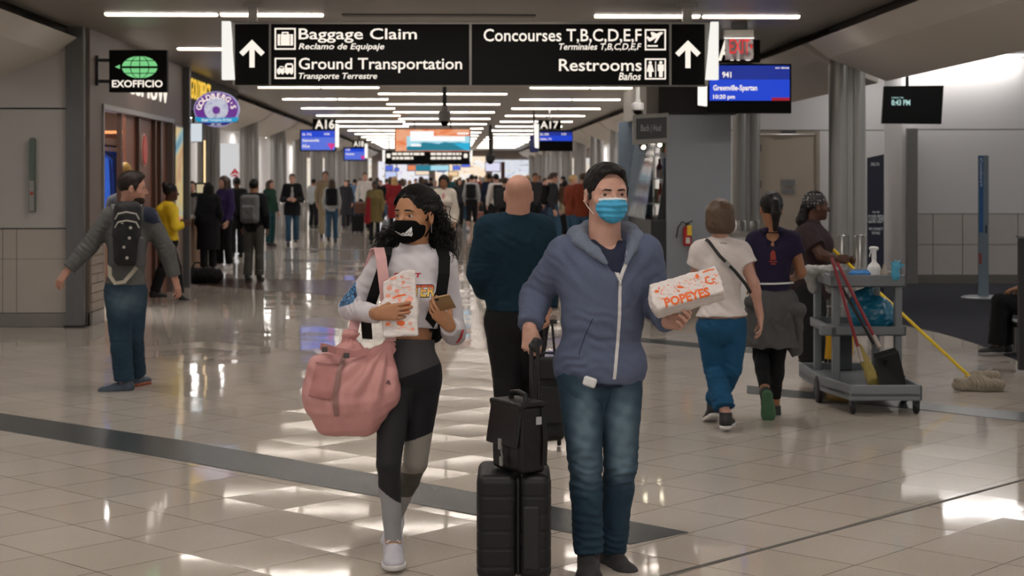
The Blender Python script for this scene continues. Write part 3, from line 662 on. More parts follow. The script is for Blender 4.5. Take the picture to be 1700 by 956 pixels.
# strip of small logo marks on the steel post
t = empty('red_door_sign', PXW(237, 275, XS), 'tall red oval sign on the brown timber panel', 'sign')
yA, yB = ys(234, XS - .03), ys(243.5, XS - .03); zc_ = PXW(238, 249, XS - .03)[2]; rz = (PXW(238, 222, XS - .03)[2] - PXW(238, 276, XS - .03)[2]) / 2
def oval_x(mb, x, yc, zc, ry, rz, d, n=28): return mb.prism([(ry * math.cos(2 * PI * i / n), rz * math.sin(2 * PI * i / n)) for i in range(n)], (x, yc, zc), (0, 1, 0), (0, 0, 1), (d, 0, 0))
oval_x(MB(), XS - .05, (yA + yB) / 2, zc_, (yB - yA) / 2, rz, .03).build('rim', mat('pale_rim', 'b9a79c', .4), t)
oval_x(MB(), XS - .02, (yA + yB) / 2, zc_, (yB - yA) / 2 * .8, rz * .92, .012).build('face', mat('red_face', 'c22a1e', .4), t)
# lit poster by the corner
yA, yB = ys(289), ys(301.5)
t = empty('poster', V3(XS, (yA + yB) / 2, PXW(295, 350, XS)[2]), 'tall lit mountain landscape poster at the end of the brown shop front', 'poster')
z0, z1 = 1.0, PXW(295, 208, XS)[2]
MB().box((XS, yA, z0), (XS + .02, yB, z1)).build('frame', M_salu, t)
MB().box((XS + .015, yA + .03, z0 + .03), (XS + .026, yB - .03, z1 - .03)).build('picture', glow_noise('poster_picture', ['2f6f8a', '79a9b8', 'c9b27a', 'b06a58', '4f7f58'], 1.4, .95, (1, .4, 1)), t)
# bagel shop: oval blade, yellow letters, menu screen
Zg = 26.3
t = empty('blade_sign', P(359, 211, Zg), 'purple oval Goldberg\'s blade sign with a bagel and cyan ribbon', 'sign')
mb = MB(); disc_px(mb, 359, 181, 37.5, Zg, .12, 40, 29.5); bevel(mb.build('box', glow('pale_rim_lit', 'b9b4e8', .7), t), .006)
mb = MB(); disc_px(mb, 359, 181, 35.8, Zg - .004, .01, 40, 27.8); mb.build('face', glow('lit_purple', '7a3aa0', .8), t)
mb = MB(); disc_px(mb, 359, 181, 20, Zg - .008, .01, 32, 19.5); mb.build('bagel', glow_noise('bagel_picture', ['8f8fb8', 'e6e6f6', 'b8b8dc'], 8, .8), t)
mb = MB(); disc_px(mb, 359, 183, 6.5, Zg - .012, .01, 24); mb.build('bagel_hole', MATS['lit_purple'], t)
mb = MB(); poly_px(mb, [(323, 194), (333, 195), (359, 196), (386, 195), (397, 194), (393, 202), (359, 204), (326, 202)], Zg - .014, .01); mb.build('ribbon', glow('lit_cyan', '25a4d8', .9), t)
text_px('lettering', 'Bagel Company & Deli', (335, 197, 384, 202), Zg - .016, M_ltxt, t)
mb = MB(); poly_px(mb, [(331, 203), (359, 205), (387, 203), (375, 207.5), (359, 208.8), (343, 207.5)], Zg - .01, .01); mb.build('lower_band', glow('lit_navy', '1d2a78', .8), t)
text_px('lettering', 'EST. 1972', (351, 205.3, 367, 208), Zg - .016, M_ltxt, t)
VV, FF_ = [], []; nV = 0
for i, ch in enumerate("GOLDBERG'S"):
    an = PI * (1 - (i + .75) / 10.5); Vc, Fcc = text_mesh(ch, .02, 0, .02); q = Vc[:, :2] - Vc[:, :2].mean(0); s_ = 12.5
    ca, sa = math.cos(an - PI / 2), math.sin(an - PI / 2)
    bx, by = 359 + 29 * math.cos(an), 183 - 24 * math.sin(an)
    for v, z in zip(q, Vc[:, 2]): VV.append(P(bx + s_ * (v[0] * ca - v[1] * sa), by - s_ * (v[0] * sa + v[1] * ca), Zg - .016 - .002 * (z > 0)))
    FF_ += [tuple(k + nV for k in f) for f in Fcc]; nV += len(Vc)
mkobj('lettering', VV, FF_, M_ltxt, t)
mb = MB()
for y in (178, 186): a, b = P(310, y, Zg + .05), P(330, y, Zg + .05); mb.box((XS + .05, a[1] - .02, a[2] - .02), (b[0], a[1] + .02, a[2] + .02))
mb.build('bracket', M_blk, t)
t = empty('facade_lettering', PXW(330, 165, XS), 'yellow lit letters over the bagel counter', 'sign')
yA, yB = ys(316), ys(349)
text('lettering', "GOLDBERG'S", V3(XS, yA, PXW(316, 163, XS)[2]), V3(0, 1, 0), UP, yB - yA, .34, glow('lit_yellow', 'f2c21a', 1.0), t, n=V3(1, 0, 0), bold=.0, depth=.012)
t = empty('menu_screen', P(322, 240, 31), 'white lit menu screen above the bagel counter', 'screen')
mb = MB(); rect_px(mb, (306, 204, 336, 236), 31, .06); mb.build('housing', M_blk, t)
mb = MB(); rect_px(mb, (307, 205, 335, 235), 30.99, .02); mb.build('screen', glow('menu_white', 'e4eef4', .9), t)
mb = MB(); a = P(321, 205, 31.03); mb.tube([a - V3(0, 0, .05), V3(a[0], a[1], 3.6)], .02); mb.build('hanger', M_blk, t)
# airline triangle
t = empty('triangle_emblem', G(380, 408), 'small red triangular airline emblem on a white board', 'sign')
mb = MB(); rect_px(mb, (358, 238, 396, 407), 41.05, .06); mb.build('board', glow('lit_board', 'f0f0f2', .75), t)
mb = MB(); poly_px(mb, [(390, 279), (398, 290), (390, 287.5)], 41, .03); poly_px(mb, [(389.5, 279), (389.5, 287.5), (381, 291)], 41, .03); poly_px(mb, [(381.5, 293), (390, 289), (398, 293)], 41, .03); mb.build('triangle', glow('lit_red', 'c01a2a', .7), t)
t = empty('column_warm_strip', P(339.5, 330, 32.2), 'slim vertical amber lamp on the column beside the bagel shop', 'lamp')
mb = MB(); rect_px(mb, (336.5, 230, 342.5, 332), 32.22, .05); mb.build('backing', M_dsteel, t)
mb = MB(); rect_px(mb, (338.3, 233, 340.8, 329), 32.2, .03); mb.build('diffuser', glow('amber_glow', 'ffd9a0', 1.6), t)
# the glowing strip above stands in for warm light on the column
# ---------------- left wall post sign
a = P(52.5, 228, 18.55)
t = empty('wall_post_sign', P(52.5, 352, 18.55), 'slim grey green rounded bar fixed upright on the left wall', 'sign')
b = P(52.5, 352, 18.55)
pg = [(4.6 * math.cos(u), 4.6 * math.sin(u)) for u in np.linspace(0, PI, 10)]
mb = MB(); poly_px(mb, [(48, 352), (57, 352)] + [(52.5 + 4.5 * math.cos(u), 233 - 4.5 * math.sin(u)) for u in np.linspace(0, PI, 10)], 18.52, .09); mb.build('bar', mat('grey_green_paint', '55605a', .45), t)
mb = MB(); rect_px(mb, (48.5, 300, 56.5, 350), 18.515, .01); mb.build('label_plate', mat('pale_plate', '8b8a86', .4), t)
mb = MB(); rect_px(mb, (50, 318, 55, 324), 18.512, .01); mb.build('red_mark', mat('label_red', '9c3a34', .5), t)

# ---------------- right: service post, banner, dark post, extinguisher, kiosk
def Zg_(py): return F * EYE / (py - HY)
Zp = Zg_(495)
t = empty('service_post', G(1632, 495), 'tall grey post with a blue lettered strip standing on the carpet', 'post')
q = G(1632, 495)
MB().lathe([(.30, .006), (.30, .016), (.26, .03)], (q[0], q[1], 0), n=32).build('base_plate', mat('pale_steel', 'a8acb0', .35, metal=.4), t, True)
mb = MB(); rect_px(mb, (1625, 258, 1641.5, 494), Zp - .02, .05); bevel(mb.build('column', mat('blue_grey_post', '71808c', .45), t), .004)
mb = MB(); rect_px(mb, (1625.3, 258.5, 1632.5, 386), Zp - .024, .01); sb_ = mb.build('blue_strip', mat('blue_print', '1f5c96', .5), t)
V_, F_ = text_mesh('Comfort+', .01, 0, .02); lo, hi = V_.min(0), V_.max(0); qn = (V_ - lo) / (hi - lo)
k = Zp / F; mkobj('lettering', [P(1627 + 4 * v[1], 262 + 48 * v[0], Zp - .026 - .002 * v[2]) for v in qn], F_, mat('print_white', 'e8ecf0', .5), sb_)
mb = MB(); rect_px(mb, (1636, 374, 1638.6, 387), Zp - .026, .01); mb.build('slot', M_blk, t)
mb = MB(); rect_px(mb, (1625.3, 420, 1630, 438), Zp - .024, .01); mb.build('red_label', mat('label_red_dull', '8c4038', .5), t)
Zn = 21.5
t = empty('banner_stand', P(1454, HY + F * EYE / Zn, Zn), 'tall dark navy banner with white words behind the spray bottle', 'banner')
mb = MB(); poly_px(mb, [(1440, 262), (1467.5, 256), (1467.5, HY + F * EYE / Zn - 2), (1440, HY + F * EYE / Zn - 2)], Zn, .02); bn = mb.build('panel', mat('banner_navy', '181b34', .55), t)
mb = MB(); rect_px(mb, (1436, HY + F * EYE / Zn - 5, 1471, HY + F * EYE / Zn), Zn - .1, .2); mb.build('foot', M_dsteel, t)
for s_, b_ in (('DELTA', (1446, 270, 1460, 275)), ('WELCOME', (1448, 350.5, 1460, 353.5)), ('CLOUD CREW', (1441, 356.5, 1467, 370)), ('WE CONNECT', (1442, 377.5, 1466, 382)), ('THE WORLD', (1447, 384.5, 1461, 389))):
    text_px('lettering', s_, b_, Zn - .003, MATS['print_white'], bn, bold=.01)
a = P(1697, 0, 14.2)
t = empty('dark_post', V3(a[0], a[1], 0), 'black upright board cut by the right picture edge', 'post')
zt_ = EYE - (393 - HY) / F * 14.2
mb = MB(); mb.box((a[0] - .022, a[1], 0.02), (a[0] + .5, a[1] + .06, zt_)); bevel(mb.build('panel', mat('black_board', '17171a', .5), t), .005)
mb = MB(); mb.box((a[0] - .03, a[1] - .01, zt_ - .012), (a[0] + .5, a[1] + .07, zt_ + .01)); mb.build('top_edge', mat('grey_edge', '5f5f60', .4), t)
mb = MB(); mb.box((a[0] + .1, a[1] - .15, 0), (a[0] + .16, a[1] + .22, .03)); mb.build('foot', M_blk, t)

# kiosk: solid grey end, slanted glass display front, lettered head board
Zk = 19.6
kx0, kx1 = P(1106, 0, Zk)[0], P(1214, 0, Zk)[0]; ky = P(1160, 0, Zk)[1]
zk = EYE + (HY - 190) / F * Zk
k = empty('kiosk', V3((kx0 + kx1) / 2, ky + 1.5, 0), 'grey panelled shop kiosk with slanted glass display and hooded head board', 'kiosk')
M_kgrey = mat('kiosk_grey_laminate', '8b9097', .5, var=.03, scale=2)
mb = MB(); mb.box((kx0, ky, .17), (kx1, ky + .08, zk)); mb.box((kx0 + .3, ky + .08, .17), (kx1, ky + 3, zk)); bevel(mb.build('end_panel', M_kgrey, k), .004)
mb = MB(); mb.box((kx0 + .02, ky - .012, 0), (kx1 - .01, ky + .1, .17)); mb.build('plinth', M_taupe, k)
mb = MB(); mb.box((kx0 - .05, ky - .02, zk), (kx1 + .06, ky + 3.2, zk + .5)); mb.build('head_fascia', M_dark, k)
hs = MB(); r = .42
a = P(1080, 190, Zk + .3)
pg = [(0, 0), (0, .42)] + [(.45 * math.sin(u), .42 * math.cos(u) ** .8 if math.cos(u) > 0 else 0) for u in np.linspace(.15, PI / 2, 9)]
hs.prism(pg, (a[0] - .05, a[1], a[2] - .02), (1, 0, 0), (0, 0, 1), (0, 2.6, 0)); hs.build('curved_hood', mat('hood_beige', '8d877e', .5), k)
mb = MB(); poly_px(mb, [(1051, 191), (1110, 187), (1110, 237), (1051, 240)], Zk - .05, .12); bevel(mb.build('sign_frame', mat('sign_frame_grey', '93918d', .45), k), .006)
mb = MB(); poly_px(mb, [(1056, 197), (1107, 194), (1107, 229), (1056, 232)], Zk - .054, .02); sf = mb.build('sign_face', mat('sign_slate', '3b3c3e', .5), k)
text_px('lettering', 'Bach | Hud', (1064, 207, 1097, 221), Zk - .058, mat('print_grey', 'a7a9ab', .5), sf)
# slanted display
mb = MB(); a0, a1 = P(1118, 232, Zk + .05), P(1098, 365, Zk + .05); b0 = a0 + V3(.03, .05, 0); 
for y_ in (0, 2.4):
    sl_d = MB(); sl_d.hexa([a1 + V3(-.045, y_, 0), a1 + V3(.045, y_, 0), a1 + V3(.045, y_ + .05, 0), a1 + V3(-.045, y_ + .05, 0), a0 + V3(-.045, y_, 0), a0 + V3(.045, y_, 0), a0 + V3(.045, y_ + .05, 0), a0 + V3(-.045, y_ + .05, 0)])
    sl_d.build('slanted_post', M_blk, k)
zc0 = a1[2]
mb = MB(); mb.box((a1[0] - .13, ky + .02, .05), (kx0 + .3, ky + 2.9, zc0)); bevel(mb.build('counter_base', mat('kiosk_black', '191919', .4), k), .01)
gs = MB(); gs.hexa([a1 + V3(-.2, .05, .01), a1 + V3(-.19, .05, .01), a1 + V3(-.19, 2.4, .01), a1 + V3(-.2, 2.4, .01), a0 + V3(-.2, .05, 0), a0 + V3(-.19, .05, 0), a0 + V3(-.19, 2.4, 0), a0 + V3(-.2, 2.4, 0)])
gs.build('glass_front', mat('blueish_glass', 'aab8c6', .08, alpha=.45, var=.02), k)
bp_ = MB(); bp_.box((a1[0] - .26, ky + 2.5, 0), (a1[0] + .2, ky + 2.56, zk)); bp_.build('back_panel', mat('pale_blue_panel', '8fa0b2', .4), k)
for i in range(3):
    mb = MB(); zz = zc0 + .18 + i * .3; xx = a1[0] + (a0[0] - a1[0]) * (zz - zc0) / (a0[2] - a1[2]); mb.box((xx - .14, ky + .1, zz), (xx + .15, ky + 2.4, zz + .015)); mb.build('shelf', mat('glass_shelf', 'b9c6cc', .15, alpha=.6), k)
for i, (px, py) in enumerate(((1065, 240), (1092, 236))):
    q = P(px, py, Zk + .2 + .3 * i); t = empty('spot_lamp', q, ['small black spotlight under the kiosk head board, left one', 'small black spotlight under the kiosk head board, right one'][i], 'lamp', 'kiosk spotlights')
    MB().tube([q + V3(0, 0, .06), V3(q[0], q[1], P(0, 188, Zk + .2)[2] + .02)], .012, 8).build('stem', M_blk, t)
    MB().lathe([(.03, -.05), (.05, .05)], q, (.3, -.6, -.5), n=16).build('can', M_blk, t, True)
    MB().ball(q + nrm(V3(.3, -.6, -.5)) * .05, .028, 12).build('bulb', glow('warm_bulb', 'fff0d0', 9), t, True)
cols = ['c9c4ba', 'a84a3c', '7f8f6a', 'd9d2c8', '5b6f8c', 'b99a6a', 'ded9d4', '8c5a62']
for i in range(12):
    lv, j = divmod(i, 4); zz = zc0 + .195 + lv * .3; xx = a1[0] + (a0[0] - a1[0]) * (zz - zc0) / (a0[2] - a1[2]) + .01; yy = ky + .25 + .22 * j
    mb = MB(); hh = .1 + .07 * ((i * 5) % 3)
    if i % 2: mb.lathe([(.035, 0), (.04, .02), (.04, hh * .6), (.015, hh * .75), (.015, hh)], (xx, yy, zz), n=14)
    else: mb.box((xx - .045, yy - .05, zz), (xx + .045, yy + .05, zz + hh))
    o = mb.build('display_bottle' if i % 2 else 'display_box', mat('goods%d' % (i % 8), cols[i % 8], .35), None, i % 2 == 1)
    tag(o, f'small {"bottle" if i % 2 else "packet"} on the {["lowest", "middle", "top"][lv]} glass shelf of the kiosk, {["nearest", "second", "third", "fourth"][j]} along', 'goods', 'goods in the kiosk display')
q = P(1141, 410, Zk - .09)
t = empty('fire_extinguisher', q, 'red fire extinguisher with yellow tag on the grey kiosk end', 'extinguisher')
c0, c1 = P(1141, 408, Zk - .08), P(1141, 375, Zk - .08); hgt = c1[2] - c0[2]
MB().lathe([(.04, 0), (.052, .015), (.052, hgt * .82), (.04, hgt * .94), (.018, hgt)], c0, n=24).build('cylinder', mat('extinguisher_red', 'b01c1c', .3), t, True)
mb = MB(); mb.box((c0[0] - .02, c0[1] - .02, c1[2]), (c0[0] + .02, c0[1] + .02, c1[2] + .035)); mb.tube([c1 + V3(-.01, 0, .03), c1 + V3(.06, -.01, .06)], .007); mb.build('valve', M_blk, t)
mb = MB(); mb.tube([c1 + V3(0, 0, .02), c1 + V3(-.06, 0, .05), c1 + V3(-.11, 0, -.02), c1 + V3(-.13, 0, -.14)], .009); mb.build('hose', M_blk, t)
mb = MB(); mb.prism([(-.02, -.12), (.035, -.12), (.035, 0), (-.02, 0)], c1 + V3(.01, -.058, .01), (1, 0, 0), (0, 0, 1), (0, -.004, 0)); mb.build('tag', mat('tag_yellow', 'e6c22c', .5), t)
mb = MB(); mb.prism([(-.025, 0), (.025, 0), (.025, .07), (-.025, .07)], c0 + V3(0, -.054, .03), (1, 0, 0), (0, 0, 1), (0, -.002, 0)); mb.build('label', mat('label_white', 'd8d4cc', .5), t)
mb = MB(); mb.box((c0[0] - .02, c0[1] + .045, c0[2] + .05), (c0[0] + .02, ky, c0[2] + .1)); mb.build('wall_hook', M_blk, t)
# gate counter between the women
Zd = 18.35
t = empty('gate_counter', P(1285, 548, Zd) * V3(1, 1, 0), 'white gate counter on a taupe base behind the walking women', 'counter')
mb = MB(); a, b = P(1218, 0, Zd), P(1347, 0, Zd - .15); mb.box((a[0], a[1], .2), (b[0], a[1] + .55, 1.02)); bevel(mb.build('body', mat('counter_white', 'cfcdcc', .45), t), .006)
mb = MB(); mb.box((a[0] - .01, a[1] - .015, 0), (b[0] + .01, a[1] + .56, .2)); mb.build('base', M_taupe, t)
mb = MB(); mb.box((a[0] - .03, a[1] - .03, 1.02), (b[0] + .03, a[1] + .6, 1.06)); bevel(mb.build('top', mat('counter_top', '77726c', .3), t), .006)
# shop contents on the left
t = empty('clothes_rail', V3(XS - .8, 23.8, 0), 'clothes rail with hanging jackets inside the shop doorway', 'rack')
mb = MB(); zr = PXW(190, 243, XS - .8)[2]; mb.tube([(XS - .8, 22.6, zr), (XS - .8, 25.3, zr)], .015); 
for y in (22.65, 25.25): mb.tube([(XS - .8, y, 0), (XS - .8, y, zr)], .018)
mb.build('rail', M_steel, t)
mb = MB(); mb.box((XS - 1.05, 22.6, zr + .14), (XS - .3, 25.3, zr + .18)); mb.build('shelf', mat('orange_wood', 'a5622c', .45), t)
for i in range(9):
    y = 22.8 + .27 * i; c = 'blue' if i not in (2, 6) else 'navy'
    sh = [(-.24, -.12), (-.06, 0), (.06, 0), (.24, -.12), (.27, -.7), (.2, -.72), (.2, -1.0 - .02 * (i % 3)), (-.2, -1.0), (-.2, -.72), (-.27, -.7)]
    mb = MB(); mb.prism(sh, (XS - .8, y, zr - .08), (.8, .5, 0), (0, 0, 1), (0, .1, 0)); mb.tube([(XS - .8, y + .05, zr - .1), (XS - .8, y + .05, zr + .03)], .005, 6)
    o = mb.build('hanging_jacket', mat('jacket_' + c, '1450b8' if c == 'blue' else '12305f', .6, var=.25, scale=5)); bevel(o, .03, 3)
    tag(o, f'{c} jacket on the clothes rail inside the shop, {ORD[i]} along', 'jacket', 'jackets on the shop rail')
# bagel counter
yc0, yc1 = 27.2, 31.0
t = empty('bagel_counter', V3(XS - .6, 29.4, 0), 'wood fronted bagel counter with trays on top', 'counter')
mb = MB(); mb.box((XS - 1.1, yc0, 0), (XS - .5, yc1, .95)); mb.build('front', mat('counter_wood', '7a583c', .5, var=.25, scale=6, stretch=(1, 1, .2)), t)
mb = MB(); mb.box((XS - 1.15, yc0 - .03, .95), (XS - .45, yc1, 1.0)); bevel(mb.build('top', mat('counter_stone', 'a59a8c', .3), t), .008)
mb = MB(); mb.box((XS - .56, yc0, 1.0), (XS - .545, yc1, 1.32)); mb.box((XS - .9, yc0, 1.31), (XS - .545, yc1, 1.325)); mb.build('sneeze_guard', mat('guard_glass', 'c8d4d6', .08, alpha=.25), t)
for i in range(8):
    mb = MB(); x, y = XS - .66 - .2 * (i % 2), yc0 + .3 + .5 * (i // 2)
    mb.lathe([(.1, 0), (.13, .05), (.12, .05), (.09, .02)], (x, y, 1.0), n=18); o = mb.build('food_basket', mat('basket_tan', 'b08a52', .6)); tag(o, f'tan basket on the bagel counter, {ORD[i // 2]} pair, {["front", "back"][i % 2]} one', 'basket', 'baskets on the bagel counter')
t = empty('till_screen', V3(XS - .75, 30.6, 1.0), 'small till monitor on the bagel counter', 'monitor')
q = P(332, 312, 30.6)
mb = MB(); rect_px(mb, (324, 303, 341, 324), 30.6, .05); bevel(mb.build('housing', M_blk, t), .01)
mb = MB(); rect_px(mb, (326.5, 306, 338.5, 320), 30.59, .02); mb.build('screen', glow('till_glow', 'e4d3a8', .7), t)
mb = MB(); a = P(332, 323, 30.62); mb.tube([a, V3(a[0], a[1], 1.0)], .03); mb.build('stand', M_blk, t)
# ================================================================== soft solids: smooth unions of tapered limbs, meshed by surface nets
class Shape:
    def __init__(s): s.ops = []
    def cap(s, a, b, ra, rb=None, k=.02, op='u', flat=None, ends=(0, 0)):
        """tapered capsule; flat = (direction, ratio) squashes it; ends = flat cut at a / b"""
        a, b = np.asarray(a, float), np.asarray(b, float); rb = ra if rb is None else rb; r = max(ra, rb)
        s.ops.append(('c', op, k, np.minimum(a, b) - r, np.maximum(a, b) + r, (a, b, ra, rb, flat, ends))); return s
    def ell(s, c, r, R=None, k=.02, op='u'):
        c = np.asarray(c, float); r = np.ones(3) * r if not hasattr(r, '__len__') else np.asarray(r, float); R = np.eye(3) if R is None else np.asarray(R, float)
        e = np.sqrt(((R * r[:, None]) ** 2).sum(0)); s.ops.append(('e', op, k, c - e, c + e, (c, r, R))); return s
    def box(s, c, r, R=None, rnd=.01, k=.01, op='u'):
        c = np.asarray(c, float); r = np.asarray(r, float); R = np.eye(3) if R is None else np.asarray(R, float)
        e = (np.abs(R) * r[:, None]).sum(0); s.ops.append(('b', op, k, c - e, c + e, (c, r, R, rnd))); return s
    def cut(s, p, n, k=.004, ball=None):
        """cuts away the side n points to (only inside ball = (centre, radius) when given)"""
        s.ops.append(('p', 'i', k, None, None, (np.asarray(p, float), nrm(n), ball))); return s
    def mesh(s, h, disp=None, smooth=1):
        U = [o for o in s.ops if o[1] == 'u']; lo = np.min([o[3] for o in U], 0) - 3 * h - .015; hi = np.max([o[4] for o in U], 0) + 3 * h + .015
        n = np.ceil((hi - lo) / h).astype(int) + 1
        ax = [(lo[i] + h * np.arange(n[i])).astype(np.float32) for i in range(3)]
        D = np.full(n, .06, np.float32)
        for ty, op, k, l, u, q in s.ops:
            if l is None:
                if q[2] is None: i0, i1 = np.zeros(3, int), n
                else: i0 = np.clip(np.floor((q[2][0] - q[2][1] - lo) / h), 0, n).astype(int); i1 = np.clip(np.ceil((q[2][0] + q[2][1] - lo) / h) + 1, 0, n).astype(int)
            else:
                mg = k + 2.5 * h + .012; i0 = np.clip(np.floor((l - mg - lo) / h), 0, n).astype(int); i1 = np.clip(np.ceil((u + mg - lo) / h) + 1, 0, n).astype(int)
            if (i1 <= i0).any(): continue
            sl = tuple(slice(a, b) for a, b in zip(i0, i1))
            X, Y, Z = ax[0][sl[0]][:, None, None], ax[1][sl[1]][None, :, None], ax[2][sl[2]][None, None, :]
            d = s.dist(ty, q, X, Y, Z)
            o = D[sl]
            if op == 'u':
                t = np.clip(.5 + .5 * (o - d) / k, 0, 1); D[sl] = o * (1 - t) + d * t - k * t * (1 - t)
            else:
                if op == 's': d = -d
                t = np.clip(.5 - .5 * (o - d) / k, 0, 1); v = o * (1 - t) + d * t + k * t * (1 - t)
                if ty == 'p' and q[2] is not None:
                    v = np.where((X - q[2][0][0]) ** 2 + (Y - q[2][0][1]) ** 2 + (Z - q[2][0][2]) ** 2 < q[2][1] ** 2, v, o)
                D[sl] = v
        V, Fq = nets(D, lo, h)
        if disp is not None and len(V):
            N = vnorm(V, Fq); V = V + N * disp(V, N)[:, None]
        return V, Fq
    @staticmethod
    def dist(ty, q, X, Y, Z):
        if ty == 'c':
            a, b, ra, rb, flat, ends = q; ba = b - a; px, py, pz = X - a[0], Y - a[1], Z - a[2]
            if flat is not None:
                n, f = nrm(flat[0]), 1 / flat[1] - 1; dn = (px * n[0] + py * n[1] + pz * n[2]) * f; px, py, pz = px + n[0] * dn, py + n[1] * dn, pz + n[2] * dn
                ba = ba + n * np.dot(ba, n) * f
            L2 = float(np.dot(ba, ba)) + 1e-12; t0 = (px * ba[0] + py * ba[1] + pz * ba[2]) / L2; t = np.clip(t0, 0, 1)
            d = np.sqrt((px - ba[0] * t) ** 2 + (py - ba[1] * t) ** 2 + (pz - ba[2] * t) ** 2) - (ra + (rb - ra) * t)
            if flat is not None: d = d * (.5 + .5 * flat[1])
            L = math.sqrt(L2)
            if ends[0]: d = np.maximum(d, -t0 * L)
            if ends[1]: d = np.maximum(d, (t0 - 1) * L)
            return d
        if ty == 'p': p, n, _ = q; return (X - p[0]) * n[0] + (Y - p[1]) * n[1] + (Z - p[2]) * n[2]
        c, r, R = q[:3]; x, y, z = X - c[0], Y - c[1], Z - c[2]
        l = [R[i][0] * x + R[i][1] * y + R[i][2] * z for i in range(3)]
        if ty == 'e':
            k0 = np.sqrt((l[0] / r[0]) ** 2 + (l[1] / r[1]) ** 2 + (l[2] / r[2]) ** 2); k1 = np.sqrt((l[0] / r[0] ** 2) ** 2 + (l[1] / r[1] ** 2) ** 2 + (l[2] / r[2] ** 2) ** 2)
            return k0 * (k0 - 1) / (k1 + 1e-6)
        rd = q[3]; w = [np.abs(l[i]) - (r[i] - rd) for i in range(3)]
        return np.sqrt(np.maximum(w[0], 0) ** 2 + np.maximum(w[1], 0) ** 2 + np.maximum(w[2], 0) ** 2) + np.minimum(np.maximum(w[0], np.maximum(w[1], w[2])), 0) - rd
def nets(D, org, h):
    S = D < 0; n = np.array(D.shape); c = n - 1
    cnt = np.zeros(c, np.int8); cor = [(i, j, k) for i in (0, 1) for j in (0, 1) for k in (0, 1)]
    for i, j, k in cor: cnt += S[i:i + c[0], j:j + c[1], k:k + c[2]]
    I = np.argwhere((cnt > 0) & (cnt < 8))
    if not len(I): return np.zeros((0, 3)), np.zeros((0, 4), int)
    idx = np.full(c, -1, np.int64); idx[I[:, 0], I[:, 1], I[:, 2]] = np.arange(len(I))
    vals = {q: D[I[:, 0] + q[0], I[:, 1] + q[1], I[:, 2] + q[2]] for q in cor}
    acc = np.zeros((len(I), 3)); m = np.zeros(len(I))
    for a in cor:
        for ax in range(3):
            if a[ax] == 1: continue
            b = list(a); b[ax] = 1; b = tuple(b); va, vb = vals[a], vals[b]; cr = (va < 0) != (vb < 0)
            t = np.where(cr, va / np.where(cr, va - vb, 1), 0)
            p = np.tile(np.array(a, float), (len(I), 1)); p[:, ax] += t
            acc += p * cr[:, None]; m += cr
    V = org + (I + acc / m[:, None]) * h
    Q = []
    for ax in range(3):
        o1, o2 = [(1, 2), (2, 0), (0, 1)][ax]
        s0 = [slice(None)] * 3; s1 = [slice(None)] * 3; s0[ax] = slice(0, -1); s1[ax] = slice(1, None)
        A, B = S[tuple(s0)], S[tuple(s1)]
        E = np.argwhere(A != B); E = E[(E[:, o1] > 0) & (E[:, o2] > 0) & (E[:, o1] < c[o1]) & (E[:, o2] < c[o2])]
        if not len(E): continue
        d1 = np.zeros(3, int); d1[o1] = 1; d2 = np.zeros(3, int); d2[o2] = 1
        g = lambda e: idx[e[:, 0], e[:, 1], e[:, 2]]
        q = np.stack([g(E - d1 - d2), g(E - d2), g(E), g(E - d1)], 1)
        fl = ~A[E[:, 0], E[:, 1], E[:, 2]]; q[fl] = q[fl][:, ::-1]
        Q.append(q)
    Q = np.concatenate(Q); Q = Q[(Q >= 0).all(1)]
    return V, Q
def vnorm(V, Q):
    n = np.cross(V[Q[:, 2]] - V[Q[:, 0]], V[Q[:, 3]] - V[Q[:, 1]]); N = np.zeros_like(V)
    for i in range(4): np.add.at(N, Q[:, i], n)
    return N / (np.linalg.norm(N, axis=1)[:, None] + 1e-12)
def snoise(P_, f, seed=0):
    """cheap smooth noise in -1..1"""
    r = np.random.RandomState(seed); o = np.zeros(len(P_))
    for i in range(4):
        d = r.normal(size=3); d /= np.linalg.norm(d); e = r.normal(size=3); e /= np.linalg.norm(e)
        o += np.sin(P_ @ d * f * (1 + .35 * i) + r.rand() * 6) * np.sin(P_ @ e * f * (.8 + .3 * i) + r.rand() * 6)
    return o / 2.2
def folds(lst, base=.0025, f=38., seed=1):
    """cloth surface: list of (centre, axis, reach, wavelength, height) crease groups plus a soft base unevenness"""
    def fn(V, N):
        d = base * snoise(V, f, seed)
        nz = snoise(V, 22., seed + 3); nb = snoise(V, 13., seed + 9)
        for c, ax, r, lam, amp in lst:
            q = V - np.asarray(c); w = np.exp(-(q ** 2).sum(1) / r ** 2); s_ = np.sin(2 * PI * (q @ nrm(ax)) / lam + 3.2 * nz + 1.5 * nb); d += 1.15 * amp * w * s_ * (.55 + .45 * nb)
        return d
    return fn
def put(name, sh, h, mats, parent, disp=None, paint=None):
    V, Q = sh.mesh(h, disp)
    mi = None
    if paint is not None: mi = paint(V[Q].mean(1))
    return mkobj(name, V, Q, mats, parent, True, mi)
def join_put(name, lst, mats, parent, paint=None):
    Vs, Qs, n = [], [], 0
    for sh, h in lst:
        V, Q = sh.mesh(h); Vs.append(V); Qs.append(Q + n); n += len(V)
    V, Q = np.concatenate(Vs), np.concatenate(Qs)
    return mkobj(name, V, Q, mats, parent, True, None if paint is None else paint(V[Q].mean(1)))
def bvh_of(objs):
    out = []
    for o in objs if isinstance(objs, (list, tuple)) else [objs]:
        w = wloc(o); V = np.empty(len(o.data.vertices) * 3, np.float32); o.data.vertices.foreach_get('co', V)
        out.append(BVHTree.FromPolygons((V.reshape(-1, 3) + w).tolist(), [tuple(p.vertices) for p in o.data.polygons]))
    return out
